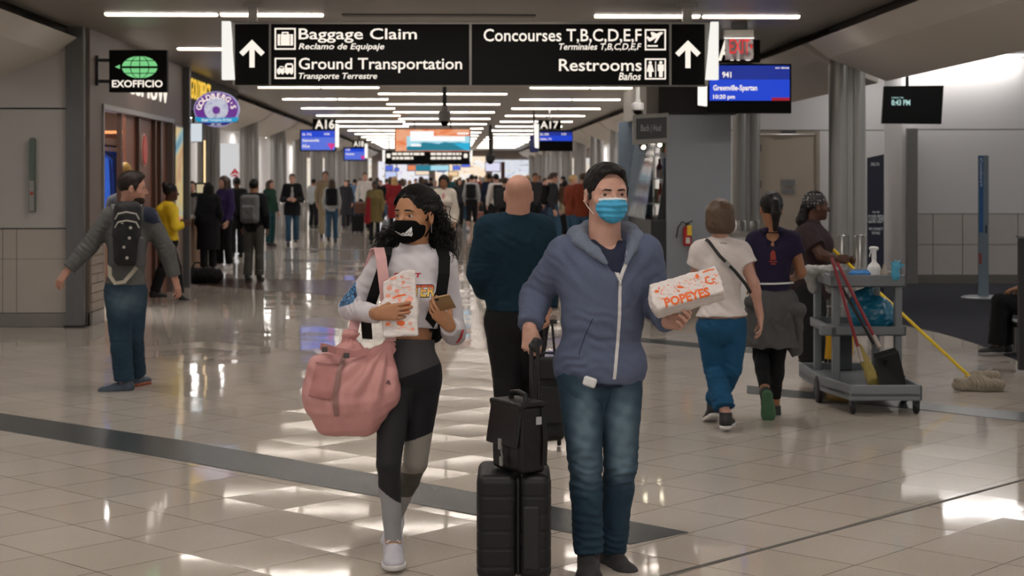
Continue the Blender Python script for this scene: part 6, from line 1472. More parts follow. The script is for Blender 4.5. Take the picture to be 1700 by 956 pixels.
# ---- man with outstretched arms and a backpack
p = P0(13.0)
J = dict(hd=p(220, 312, -.01), nk=p(212, 347, .02), sa=p(181, 361), sb=p(250, 363, .02), ea=p(146, 411, -.04), wa=p(112, 449, -.1), eb=p(276, 414, .06), wb=p(290, 462, .08),
         ha=p(196, 482), hb=p(222, 482, .04), ka=p(200, 560, -.02), kb=p(221, 558, .1), fa=p(206, 634, .0), fb=p(226, 622, .3), front=-1)
Q = Person('bearded man in grey sweater and jeans with arms held out, wearing a backpack', J, (.97, .22, -.05), dict(skin='pink', w=1.05, limb=1.05, dp=1.05, hs=1.02))
hA = hand_shape(J['wa'], (-.55, -.1, -.8), (.5, .6, -.4), (-.5, .8, .2), 1.05, ((.2, .3, .2), (.3, .4, .2), (.35, .4, .2), (.4, .4, .2)), spread=.12, fore=lerp(J['wa'], J['ea'], .3)); hB = hand_shape(J['wb'], (.3, .1, -1), (-.8, .3, -.3), (.2, .9, .2), 1.05, ((.2, .3, .2), (.3, .3, .2), (.35, .4, .2), (.4, .4, .2)), spread=.1, fore=lerp(J['wb'], J['eb'], .3))
bo = Q.body(hands=[hA, hB], hh=.005, hfine=.004); Q.hair('short', mat('dark_brown_hair', '221813', .5, var=.3, scale=120, spec=.25), .006); eyes(Q.e, Q.L, Q.R, 1.02, (0, 0), '3a2a1e')
bd = Shape(); L, R = Q.L, Q.R; bd.ell(L(0, .03, -.078), (.06, .062, .05), R); bd.ell(L(0, .078, -.1), (.026, .02, .022), R, .02); bd.ell(L(0, .08, -.045), (.03, .035, .03), R, .01, 's'); bd.cut(L(0, 0, -.045), R[2] + R[1] * .3); bd.cut(L(0, .0, 0), -R[1]); put('beard', bd, .005, mat('dark_beard', '2e2019', .85, var=.3, scale=200, bump=.3), Q.e)
M_gsw = mat('grey_sweater', '5d5d5c', .92, var=.12, scale=8, heather=.15, hscale=250, bump=.3, bscale=220, spec=.1)
Q.top('sweater', M_gsw, .02, 1., -.02, .008, .004, hem_pt=p(210, 472), fold=[(p(205, 450, -.1), V3(.4, 0, 1), .13, .06, .006)])
M_navy = mat('navy_yoke', '1a2236', .9, var=.1, bump=.2)
dpx('shoulder_patch', [[(236, 341), (250, 343), (262, 352), (266, 368), (252, 372), (238, 368)]], 12.9, [Q.top_o], M_navy, Q.e, lift=.004, edge=.02)
cl = Shape(); s, f, u = torso_axes(J); cl.cap(J['nk'] - u * .02, J['nk'] + u * .035, .078, .07, .02, 'u', None, (0, 1)); put('collar', cl, .008, mat('dark_collar', '17181c', .9), Q.e)
Q.pants(M_denim, .018, .96, .008, .12, .022, knee=.008)
M_bsh = mat('slate_blue_trainer', '3f4a57', .7, var=.3, scale=30)
shoe(Q.e, J['fa'], (-.97, -.2, 0), m=M_bsh, msole=mat('grey_sole', '6b6a6c', .6), s=1.1, h=.007); shoe(Q.e, J['fb'], (.35, .9, 0), m=M_bsh, msole=mat('orange_sole', '8a4a34', .6), s=1.05, h=.007)
e = empty('backpack', p(210, 445, -.2), 'small black backpack with pale trim on the bearded man\'s back', 'backpack')
bk = Shape(); c = p(211, 388, -.2); RBk = np.array([s, -f, u]); bk.box(c, (.105, .075, .25), RBk, .06); bk.ell(c - f * -.0 + FW * -.03 + UP * .0, (.1, .085, .24), RBk, .03); put('pack', bk, .008, mat('black_pack', '0f0f11', .7, var=.3, bump=.2), e, folds([], .004, 35))
mb = MB()
for y in (352, 366): mb.tube([p(191, y + 12, -.285), p(196, y + 3, -.302), p(210, y, -.31), p(226, y + 3, -.302), p(231, y + 12, -.285)], .007, 6)
mb.build('pale_piping', mat('pale_piping', 'a8a69e', .6), e, True)
for i, (x, y) in enumerate(((203, 372), (215, 395), (206, 410), (217, 378), (199, 392), (211, 428))):
    mb = MB(); mb.lathe([(.012, 0), (.012, .008)], p(x, y, -.3), -FW, 10); mb.build('toggle', mat('pale_toggle', 'b5b2aa', .5), e)
for sg in (-1, 1):
    pk = Shape(); pk.box(c + s * sg * .1 - UP * .14 + FW * -.0, (.035, .06, .12), RBk, .03); put('side_pocket', pk, .008, mat('grey_mesh', '4a4a4b', .85, bump=.4), e)
    mb = MB(); x0 = 211 + sg * 17
    mb.strap([p(x0, 352, -.13), p(x0 + sg * 3, 342, -.06), p(x0 + sg * 5, 341, .04), p(x0 + sg * 4, 352, .13)], [-FW, UP - FW, UP, FW], .05, .012); mb.build('strap', mat('grey_strap', '6b6b6a', .8), e)
mb = MB(); mb.strap([p(182, 440, -.14), p(183, 458, -.16), p(191, 470, -.17), p(206, 468, -.17), p(222, 450, -.15), p(236, 432, -.14)], -FW, .03, .006); mb.build('hip_belt', mat('cream_webbing', 'b5ad9a', .7), e)

# ---- woman in the yellow jacket
p = P0(22.6)
J = dict(hd=p(284, 319, .0), nk=p(279, 340), sa=p(287, 350, -.13), sb=p(272, 349, .13), ea=p(290, 376, -.17), wa=p(305, 373, -.1), eb=p(281, 374, .15), wb=p(296, 372, .12),
         ha=p(283, 400, -.08), hb=p(277, 400, .08), ka=p(272, 443, -.09), kb=p(293, 445, .07), fa=p(256, 484, -.1), fb=p(298, 488, .06))
Q = Person('woman in bright yellow jacket and black trousers striding past the shop front', J, (.9, .4, 0), dict(skin='dark', w=.95, limb=.9, fem=True, hs=.95))
hA = hand_shape(J['wa'], (.9, .1, .2), (0, 1, 0), (0, 0, 1), .9, ((.8, .8, .5),) * 4); hB = hand_shape(J['wb'], (.9, .1, .2), (0, 1, 0), (0, 0, 1), .9, ((.8, .8, .5),) * 4)
Q.body(hands=[hA, hB], hh=.008, hfine=.006); Q.hair('bun', M_hair, .008)
M_yel = mat('yellow_jacket', 'd8b81c', .75, var=.08, bump=.15)
Q.top('jacket', M_yel, .024, 1., -.08, .01, .004)
hd_ = Shape(); s, f, u = torso_axes(J); hd_.cap(J['nk'] - f * .05 - u * .02, J['nk'] - f * .12 - u * .06, .07, .06, .03); put('hood', hd_, .01, M_yel, Q.e)
Q.pants(M_blkp, .02, .98, .01, .1, .015)
for q in 'ab': shoe(Q.e, J['f' + q], (.9, .2, -.25 if q == 'b' else 0), (.25 if q == 'b' else 0, 0, 1), m=M_blkshoe, msole=M_blksole, s=.95, h=.009)

# ---- woman in white T-shirt and blue cropped trousers
p = P0(11.0)
J = dict(hd=p(1194, 362, -.0), nk=p(1195, 404), sa=p(1161, 420), sb=p(1232, 420), ea=p(1153, 470, .06), wa=p(1172, 500, .22), eb=p(1251, 470, -.03), wb=p(1262, 524, .02),
         ha=p(1178, 542), hb=p(1219, 542), ka=p(1186, 612, .06), kb=p(1214, 612, .02), fa=p(1205, 690, -.1), fb=p(1183, 674, .28), front=-1)
Q = Person('woman with brown bobbed hair in white T-shirt and blue cropped trousers, walking away', J, (-.1, 1, 0), dict(skin='fair', w=1.02, limb=.95, fem=True, hs=.98, dp=1.08))
hA = hand_shape(J['wa'], (.5, .6, .1), (0, 0, -1), (0, 1, 0), .92, fore=lerp(J['wa'], J['ea'], .3)); hB = hand_shape(J['wb'], (.08, -.05, -1), (-1, .2, 0), (-.1, 1, 0), .98, ((.3, .4, .2), (.35, .4, .25), (.4, .45, .25), (.45, .45, .25)), fore=lerp(J['wb'], J['eb'], .4))
Q.body(hands=[hA, hB], h=.009, hh=.006, hfine=.004); Q.hair('bob', mat('chestnut_hair', '4f3a28', .5, var=.35, scale=100, stretch=(1, 1, .15)), .007)
M_wt = mat('white_tshirt', 'cfc6c2', .85, var=.04, bump=.12)
Q.top('t_shirt', M_wt, .02, .42, -.0, .007, hem_pt=p(1196, 524), fold=[(p(1195, 500, -.1), V3(.5, 0, 1), .13, .07, .006), (p(1215, 470, -.1), V3(.8, 0, 1), .13, .08, .004)], hipw=1.03)
M_capri = mat('bright_blue_denim', '1c4a6a', .85, var=.2, heather=.15, hscale=300, bump=.2, spec=.2)
Q.pants(M_capri, .016, .84, .007, .06, .022, hipo=-.012, thigh=-.012, knee=.004)
for q, d, up_ in (('a', (.3, 1, 0), (0, 0, 1)), ('b', (-.05, 1, -.35), (0, .35, 1))): shoe(Q.e, J['f' + q], d, up_, m=M_blkshoe, msole=M_sole_w, s=.98, h=.006)
mb = MB(); mb.strap([p(1172, 398, -.06), p(1176, 400, -.12), p(1195, 425, -.165), p(1220, 450, -.165), p(1238, 472, -.15), p(1246, 486, -.05)], -FW, .022, .004); o = mb.build('shoulder_strap', mat('black_strap', '121212', .6), Q.e)
mb = MB(); mb.obox(p(1208, 438, -.175), np.array([nrm(RT * .7 - UP * .7), FW, nrm(RT * .7 + UP * .7)]), (.018, .004, .015)); mb.build('strap_buckle', M_steel, o)
dpx('neck_label', [[(1197, 403), (1209, 404), (1209, 405.5), (1197, 404.5)]], 10.85, [Q.top_o], mat('print_grey2', '77706c', .7), Q.e, edge=.02)

# ---- woman in the dark purple shirt
p = P0(11.6)
J = dict(hd=p(1280, 346, .01), nk=p(1283, 386), sa=p(1251, 402), sb=p(1318, 402), ea=p(1246, 450, .02), wa=p(1252, 486, .16), eb=p(1330, 452, .0), wb=p(1318, 462, .24),
         ha=p(1266, 512), hb=p(1300, 512), ka=p(1263, 592, .05), kb=p(1291, 590, .02), fa=p(1271, 655, -.18), fb=p(1286, 678, .1), front=-1)
Q = Person('woman with black ponytail, dark purple shirt and grey sweater tied round her waist', J, (-.05, 1, 0), dict(skin='olive', w=.98, limb=.9, fem=True, hs=.95))
hA = hand_shape(J['wa'], (0, 1, .1), (0, 0, -1), (1, 0, 0), .9, fore=lerp(J['wa'], J['ea'], .3)); hB = hand_shape(J['wb'], (-.2, 1, .1), (0, 0, -1), (-1, 0, 0), .9, fore=lerp(J['wb'], J['eb'], .3))
Q.body(hands=[hA, hB], h=.009, hh=.006); Q.hair('pony', M_hair, .006)
M_purp = mat('dark_purple_jersey', '221c33', .85, var=.12, bump=.15, spec=.2)
s, f, u = torso_axes(J)
Q.top('t_shirt', M_purp, .014, .42, .1, .007, neckcut=[(p(1283, 386, -.10), .066), (p(1283, 403, -.12), .042)])
dpx('back_emblem', [[(1286, 414), (1290, 420), (1291, 432), (1282, 432), (1282, 421)], [(1280, 434), (1293, 434), (1293, 436), (1280, 436)], [(1283, 438), (1291, 438), (1291, 440), (1283, 440)]], 11.4, [Q.top_o], mat('print_rust', '8e3226', .7), Q.e, edge=.02)
mb = MB(); mb.strap([p(1262, 384, -.05), p(1270, 386, -.085), p(1283, 386.5, -.095), p(1298, 386, -.085), p(1304, 384, -.05)], -FW, .008, .004); mb.build('neck_cord', M_blkc, Q.e)
Q.pants(M_blkc, .006, .80, .007, .12, .0, tight=True, name='leggings')
M_gsw2 = mat('dark_grey_sweatshirt', '4a4a4a', .92, var=.12, heather=.1, bump=.3)
sk = Shape(); R_ = np.array([s, f, u]); pel = (J['ha'] + J['hb']) / 2; sk.ell(pel + u * .0, (.185, .15, .19), R_); sk.cap(pel - u * .02, pel - u * .27 , .175, .19, .05, 'u', (f, .75), (0, 1)); sk.cap(pel - u * .15 + s * .1, pel - u * .33 + s * .17, .05, .035, .04, 'u', None, (0, 1)); sk.cut(pel + u * .13, u)
put('tied_sweater', sk, .008, M_gsw2, Q.e, folds([(pel - u * .15, s, .3, .09, .011), (pel + u * .08, u, .12, .05, .006)], .004, 26))
kn = Shape(); kn.cap(pel + u * .05 - s * .17 - f * .08, pel - u * .0 + s * .17 - f * .1, .045, .05, .03); kn.cap(pel + s * .15 - f * .1, pel + s * .18 - u * .3, .045, .03, .03); put('sweater_sleeve', kn, .008, M_gsw2, Q.e, folds([(pel, s, .3, .05, .007)], .003, 40))
mb = MB(); mb.strap([p(1250, 470, .0), p(1262, 471, -.11), p(1284, 471, -.14), p(1304, 470, -.11), p(1316, 469, .0)], -FW, .012, .008); mb.build('white_hem', M_white, Q.e)
M_gsh = mat('dark_green_trainer', '1c2620', .7, var=.4, scale=40); M_gso = mat('green_sole', '3f6347', .6, var=.2)
shoe(Q.e, J['fa'], (.12, .35, -1), (0, 1, .3), m=M_gsh, msole=M_gso, s=.98, h=.006); shoe(Q.e, J['fb'], (.05, 1, 0), m=M_gsh, msole=M_gso, s=.98, h=.006)

# ---- the cleaner and her cart
p = (lambda x, y, dz=0.: P(x - 6, y, 14.2 + dz))
J = dict(hd=p(1361, 342, .0), nk=p(1352, 377), sb=p(1345, 392, -.17), sa=p(1353, 392, .17), eb=p(1369, 424, -.26), wb=p(1396, 430, -.2), ea=p(1372, 424, .24), wa=p(1404, 432, .12),
         hb=p(1350, 478, -.1), ha=p(1354, 478, .1), kb=p(1352, 545, -.1), ka=p(1358, 545, .1), fb=p(1350, 603, -.1), fa=p(1356, 600, .12))
Q = Person('cleaner in maroon shirt and spotted black headscarf holding a yellow mop handle', J, (.98, .12, 0), dict(skin='dark', w=1.2, limb=1.1, fem=True, hs=1.03, dp=1.5, belly=.09, bust=1.2))
hB = hand_shape(J['wb'], (1, -.05, .05), (.1, 1, -.2), (0, .2, 1), .98, ((.9, 1., .6),) * 4, (.4, .8, .5), fore=lerp(J['wb'], J['eb'], .4)); hA = hand_shape(J['wa'], (1, .0, .0), (0, -1, -.2), (0, .2, 1), .98, ((.9, 1., .6),) * 4, (.4, .8, .5), fore=lerp(J['wa'], J['ea'], .4))
bo = Q.body(hands=[hA, hB], h=.01, hh=.005); eyes(Q.e, Q.L, Q.R, 1., (0, 0), '20140e')
M_mar = mat('maroon_shirt', '27151a', .85, var=.12, bump=.15)
Q.top('shirt', M_mar, .022, .62, -.1, .009, collar=.01, wide=.004)
Q.pants(M_blkp, .024, .97, .009, .1, .03, knee=.02)
for q in 'ab': shoe(Q.e, J['f' + q], (1, .0, 0), m=M_blkshoe, msole=M_blksole, s=1.0, h=.008)
hr = Shape(); R, L = Q.R, Q.L; hr.ell(L(0, -.018, .038), (.086, .108, .096), R); hr.ell(L(0, .095, -.03), (.08, .08, .095), R, .012, 's'); hr.cut(L(0, 0, -.02), R[1] * .45 - R[2])
sc_m = bpy.data.materials.new('spotted_scarf'); sc_m.use_nodes = True; nt = sc_m.node_tree; vo = nt.nodes.new('ShaderNodeTexVoronoi'); vo.inputs['Scale'].default_value = 38; vo.inputs['Randomness'].default_value = .35; tc = nt.nodes.new('ShaderNodeTexCoord'); rp = nt.nodes.new('ShaderNodeValToRGB'); rp.color_ramp.interpolation = 'CONSTANT'
rp.color_ramp.elements[0].color = C('8d8d8c'); rp.color_ramp.elements[1].color = C('121213'); rp.color_ramp.elements[1].position = .26
nt.links.new(tc.outputs['Object'], vo.inputs['Vector']); nt.links.new(vo.outputs['Distance'], rp.inputs[0]); nt.links.new(rp.outputs[0], nt.nodes['Principled BSDF'].inputs['Base Color'])
put('headscarf', hr, .006, sc_m, Q.e)
br_ = Shape(); br_.cap(L(0, -.1, .0), L(0, -.13, -.12), .035, .04, .03); br_.cap(L(0, -.13, -.12), L(0, -.12, -.22), .04, .02, .03); put('hair', br_, .007, M_hair, Q.e, lambda V, N: .005 * snoise(V, 120, 2))
mb = MB(); mb.tube([J['wb'] + V3(-.03, .03 * math.cos(a), .034 * math.sin(a)) for a in np.linspace(0, 2 * PI, 16, endpoint=False)], .006, 6, closed=True); mb.build('bracelet', mat('gold_metal', 'c08a4a', .25, metal=.9), Q.e, True)

# mop: from her hands over the cart's far side to the head on the floor
p = P0(14.2); h0, h1 = p(1400, 430, -.14), P(1612, 627, 13.1)
e = empty('mop', G(1625, 652), 'wet mop with long yellow handle and grey string head on the floor', 'mop')
dm_ = nrm(h1 - h0); MB().tube([h0 - dm_ * .18, h1], .0135, 12).build('handle', mat('yellow_handle', 'd6b416', .45, var=.06), e, True)
mb = MB(); mb.obox(h1 + dm_ * .02, frame(dm_), (.045, .05, .016)); bevel(mb.build('clamp', mat('yellow_clamp', 'c9a41a', .5), e), .006)
ms = Shape(); c = G(1625, 648)
ms.cap(G(1592, 648) + UP * .05, G(1660, 650) + UP * .045, .05, .045, .05); ms.cap(h1 + dm_ * .03, c + UP * .05, .045, .09, .05); ms.cap(G(1620, 640) + UP * .05, G(1650, 640) + UP * .07, .07, .05, .04); ms.cut(c + UP * .002, -UP)
def strings(V, N): q = V - h1; return .004 * np.sin((V[:, 0] + .6 * V[:, 1]) * 190 + 9 * snoise(V, 14, 3)) + .016 * snoise(V, 26, 4)
put('mop_head', ms, .008, mat('mop_string', '8f8575', .95, var=.35, scale=60, bump=.4), e, lambda V, N: np.where(V[:, 2] > .01, strings(V, N), 0))
# cart
cw = nrm((G(1525, 690) - G(1421, 690)) * V3(1, 1, 0)); cl_ = np.cross(UP, cw); c0 = (G(1525, 690) + G(1421, 690)) / 2 + cl_ * .03
cl_ = nrm(cl_ - cw * .0); 
e = empty('cleaning_cart', V3(c0[0], c0[1], 0), 'grey plastic cleaning cart with low front deck and two raised trays', 'cart')
M_cart = mat('grey_cart_plastic', '6f7478', .5, var=.1, scale=6, bump=.1, bscale=120); M_cartd = mat('dark_cart_plastic', '3c4044', .55, var=.1)
A3 = np.array([cw, nrm(np.cross(UP, cw)), UP])
def ct(x, y, z): return c0 + cw * x + cl_ * y + UP * z
def cbox(name, x0, x1, y0, y1, z0, z1, m, par=None, bv=.012):
    V = [ct(x, y, z) for z in (z0, z1) for x, y in ((x0, y0), (x1, y0), (x1, y1), (x0, y1))]; mb = MB(); mb.hexa(V); return bevel(mb.build(name, m, e if par is None else par), bv)
hw_ = .255
dk = MB(); WL = .11
prof = [(-hw_, 0), (hw_, 0), (hw_, 1.45), (-hw_ - WL, 1.45), (-hw_ - WL, .55)]
dk.prism([(x, y) for x, y in prof], c0 + UP * .12, cw, cl_, UP * .04)
for i in range(5):
    (xa, ya), (xb, yb2) = prof[i], prof[(i + 1) % 5]; a_, b_ = ct(xa, ya, 0), ct(xb, yb2, 0); d_ = nrm(b_ - a_); n_ = np.cross(UP, d_) * .028
    dk.hexa([a_ + UP * .1, b_ + UP * .1, b_ + n_ + UP * .1, a_ + n_ + UP * .1, a_ + UP * .21, b_ + UP * .21, b_ + n_ + UP * .21, a_ + n_ + UP * .21])
bevel(dk.build('deck', M_cart, e), .01)
yb_ = .62
for x in (-hw_ - .0, hw_ - .05): cbox('post', x, x + .055, yb_, yb_ + .07, .15, .96, M_cart)
for x in (-hw_, hw_ - .05): cbox('post', x, x + .055, 1.36, 1.43, .15, .96, M_cart)
def tray(name, z0, z1, y0, y1, lip=.05):
    mb = MB()
    for x0, x1, a, b, u0, u1 in ((-hw_ - .02, hw_ + .03, y0, y1, z0, z0 + .02), (-hw_ - .02, hw_ + .03, y0, y0 + .025, z0, z1), (-hw_ - .02, hw_ + .03, y1 - .025, y1, z0, z1), (-hw_ - .02, -hw_ + .005, y0, y1, z0, z1), (hw_ + .005, hw_ + .03, y0, y1, z0, z1)):
        mb.hexa([ct(x, y, z) for z in (u0, u1) for x, y in ((x0, a), (x1, a), (x1, b), (x0, b))])
    return bevel(mb.build(name, M_cart, e), .008)
tt = tray('top_tray', .86, .95, yb_ - .03, 1.48); tray('middle_tray', .50, .57, yb_ - .02, 1.46)
cbox('side_lug', -hw_ - .09, -hw_ + .03, yb_ - .02, yb_ + .1, .50, .58, M_cart); cbox('rear_panel', -.12, .03, 1.3, 1.36, .16, .5, M_cartd)
cbox('lug', -hw_ - .03, -hw_ + .07, yb_ - .035, yb_ + .02, .93, .99, M_cart)
for x, y, r in ((-hw_ + .03, .06, .05), (hw_ - .03, .06, .05)):
    q = ct(x, y, r); mb = MB(); mb.lathe([(r - .008, -.016), (r, -.008), (r, .008), (r - .008, .016)], q, cw, 22); w_ = mb.build('caster', M_blksole, e, True)
    mb = MB(); mb.obox(q + UP * .045, A3, (.02, .03, .035)); mb.build('fork', M_cartd, w_)
for x in (-hw_ - WL + .01, hw_ + .02):
    q = ct(x, .66, .1); mb = MB(); mb.lathe([(.085, -.02), (.1, -.014), (.1, .014), (.085, .02)], q, cw, 28); w_ = mb.build('rear_wheel', M_blksole, e, True)
    mb = MB(); mb.lathe([(.05, -.022), (.05, .022)], q, cw, 20); mb.build('hub', M_cartd, w_, True)
# things on the cart
def tool(name, label, top, foot, cols, head, cat='tool'):
    t = empty(name, foot, label, cat, 'long handled tools on the cart'); mid = lerp(top, foot, .82)
    mb = MB(); mb.tube([top, mid], .0125, 10); mb.build('handle', cols[0], t, True)
    mb = MB(); mb.tube([lerp(top, foot, .74), lerp(top, foot, .86)], .015, 10); mb.build('ferrule', cols[1], t, True); return t
M_redh = mat('red_handle', '7d1a24', .4); M_alu = mat('pale_ferrule', 'b0a49a', .4, metal=.4)
Zc_ = 12.05
t = tool('broom', 'broom with red handle and straw coloured bristles leaning on the cart', P(1381, 428, 12.25), P(1440, 630, 11.85), (M_redh, M_alu), None)
bsd = Shape(); a, b = P(1426, 575, 12.0), P(1452, 640, 11.82); b[2] = max(b[2], .2); bsd.cap(a, b, .022, .05, .02, 'u', (FW, .5), (0, 1)); put('bristles', bsd, .006, mat('straw_bristle', '8a7a3e', .8, var=.35, scale=60, stretch=(1, 1, .2)), t, lambda V, N: .003 * np.sin(V @ nrm(RT) * 500))
t = tool('lobby_dustpan', 'black lobby dustpan with black handle standing on the cart deck', P(1383, 452, 12.3), P(1462, 590, 12.0), (M_blk, M_blk), None)
pn = MB(); q = [P(1455, 595, 11.93), P(1492, 583, 11.93), P(1508, 648, 11.75), P(1460, 640, 11.72)]; qb = [v + FW * .12 + UP * .02 for v in q]; qb[2] = q[2] + FW * .02; qb[3] = q[3] + FW * .02
pn.add(q + qb, [(0, 1, 2, 3), (7, 6, 5, 4), (0, 4, 5, 1), (1, 5, 6, 2), (2, 6, 7, 3), (3, 7, 4, 0)]); bevel(pn.build('pan', mat('black_pan', '0c0c0d', .55, spec=.2), t), .012)
t = tool('brush', 'second red handled brush standing in front of the black dustpan', P(1390, 436, 12.2), P(1472, 600, 11.9), (M_redh, M_alu), None)
mb = MB(); q = P(1470, 598, 11.9); mb.obox(q - UP * .01, A3, (.018, .01, .02)); bevel(mb.build('bristles', M_blkc, t), .01)
# spray bottle etc. on the top tray
def on_tray(px, z=.885): 
    r = P(px, 450, 12.5); return V3(r[0], r[1], z)
q = on_tray(1451)
t = empty('spray_bottle', q, 'white trigger spray bottle standing on the top tray of the cart', 'bottle')
MB().lathe([(.045, 0), (.05, .01), (.05, .1), (.042, .125), (.018, .15), (.016, .18)], q, n=24).build('bottle', M_white, t, True)
sp_ = Shape(); sp_.cap(q + UP * .18, q + UP * .245, .019, .016, .01); sp_.cap(q + UP * .25 - RT * .02, q + UP * .25 + RT * .02, .017, .015, .01); sp_.cap(q + UP * .24 - RT * .02, q + UP * .19 - RT * .035, .006, .005, .005); put('trigger_head', sp_, .004, M_white, t)
q = on_tray(1467); q = q + cl_ * -.02
t = empty('bottle', q, 'small clear bottle of amber liquid beside the white spray bottle', 'bottle')
MB().lathe([(.03, 0), (.033, .01), (.033, .08), (.012, .11), (.012, .13)], q, n=20).build('glass', mat('clear_plastic', 'c2b6a4', .15, alpha=.5), t, True)
MB().lathe([(.029, .004), (.0295, .05)], q, n=20).build('liquid', mat('amber_liquid', '8a5a2c', .2), t, True)
q = on_tray(1429)
gv = Shape(); gv.ell(q + UP * .06, (.085, .06, .022), None); gv.cap(q + UP * .06 - RT * .06, q + UP * .07 + RT * .09, .02, .016, .02); tag(put('cleaning_cloth', gv, .006, mat('blue_cloth', '2a6fae', .7), None, lambda V, N: .006 * snoise(V, 60, 3)), 'crumpled bright blue cloth on the top tray of the cart', 'cloth')
q = P(1487, 450, 12.15); gv = Shape(); gv.cap(q - UP * .04, q + UP * .02, .032, .03, .02)
for dx, dy in ((-.03, .06), (0, .075), (.03, .07), (.06, .045)): gv.cap(q + UP * .02, q + RT * dx + UP * dy, .014, .009, .01)
tag(put('rubber_glove', gv, .005, mat('cyan_glove', '3f94b4', .5), None, lambda V, N: .003 * snoise(V, 80, 3)), 'pale cyan rubber glove hung over the right end of the top tray', 'glove')
q = ct(.08, .95, .68); bgp = Shape(); bgp.ell(P(1450, 522, 12.6), (.16, .14, .14), None); bgp.cap(P(1430, 492, 12.6), P(1445, 480, 12.6), .05, .03, .05); bgp.ell(P(1428, 515, 12.62), (.1, .1, .13), None, .04)
tag(put('rubbish_bag', bgp, .008, mat('blue_plastic_bag', '1f6f8f', .25, var=.15), None, lambda V, N: .010 * np.abs(snoise(V, 38, 3)) + .004 * snoise(V, 95, 5)), 'full translucent blue rubbish bag between the cart trays', 'bag')
lb = Shape(); a = P(1362, 445, 12.75); lb.box(a + UP * -.01, (.13, .2, .02), A3, .015); lb.cap(P(1345, 452, 12.6), P(1350, 480, 12.6), .06, .03, .04); lb.cap(P(1375, 450, 12.55), P(1378, 478, 12.55), .05, .035, .04)
tag(put('laundry_bag', lb, .008, mat('pale_canvas', '8f8f8c', .85, var=.15), None, lambda V, N: .008 * snoise(V, 40, 6)), 'pale canvas bag draped over the left end of the cleaning cart', 'bag')
# yellow bucket behind
q = P(1388, 0, 14.9); q[2] = 0
t = empty('mop_bucket', q, 'yellow mop bucket on the floor behind the cleaning cart', 'bucket')
MB().lathe([(.13, .05), (.15, .08), (.17, .36), (.18, .37), (.165, .37), (.14, .1)], q, n=28).build('bucket', mat('yellow_plastic', 'c79a12', .45), t, True)
for i in range(4):
    a = PI / 4 + i * PI / 2; mb = MB(); mb.lathe([(.025, -.012), (.025, .012)], q + V3(.11 * math.cos(a), .11 * math.sin(a), .025), RT, 14); mb.build('caster', M_blksole, t, True)
mb = MB(); mb.tube([q + V3(-.17, 0, .36), q + V3(-.15, -.06, .52), q + V3(.15, -.06, .52), q + V3(.17, 0, .36)], .008, 8); mb.build('bail', M_steel, t, True)
# waiting traveller at the right edge
p = P0(15.6)
J = dict(hd=p(1745, 395, .0), nk=p(1738, 428), sb=p(1735, 445, -.18), sa=p(1735, 445, .2), eb=p(1722, 486, -.2), wb=p(1692, 478, -.12), ea=p(1724, 486, .2), wa=p(1694, 478, .12), hb=p(1722, 510, -.1), ha=p(1722, 510, .1), kb=p(1660, 500, -.12), ka=p(1664, 500, .12), fb=p(1655, 573, -.05), fa=p(1668, 573, .15), front=1)
Q = Person('seated traveller in black clothes leaning forward at the right picture edge', J, (-1, -.1, -.1), dict(skin='olive'))
hA = hand_shape(J['wa'], (-1, 0, -.2), (0, 0, -1), (0, -1, 0), 1.); hB = hand_shape(J['wb'], (-1, 0, -.2), (0, 0, -1), (0, 1, 0), 1.)
Q.body(hands=[hA, hB], hh=.01, hfine=.006); Q.hair('short', M_hair, .01); Q.top('jacket', M_blkc, .03, 1., -.05, .011); Q.pants(M_blkc, .025, .97, .011, .08, .02)
for q in 'ab': shoe(Q.e, J['f' + q], (-1, -.1, 0), m=M_blkshoe, msole=mat('pale_grey_sole', '8c8a88', .6), s=1.0, h=.008)
sx_ = J['ha'] * .5 + J['hb'] * .5
t = empty('seat', V3(sx_[0], sx_[1], 0), 'black gate seat under the waiting traveller', 'chair')
mb = MB(); zz = sx_[2] - .13; mb.box((sx_[0] - .22, sx_[1] - .26, zz - .06), (sx_[0] + .26, sx_[1] + .26, zz)); bevel(mb.build('seat_pad', mat('black_vinyl', '18181a', .4), t), .02)
mb = MB(); mb.box((sx_[0] + .24, sx_[1] - .26, zz), (sx_[0] + .31, sx_[1] + .26, zz + .5)); bevel(mb.build('backrest', MATS['black_vinyl'], t), .02)
for dx in (-.15, .2):
    for dy in (-.2, .2): mb = MB(); mb.tube([(sx_[0] + dx, sx_[1] + dy, 0), (sx_[0] + dx, sx_[1] + dy, zz - .05)], .018, 10); mb.build('leg', M_steel, t, True)
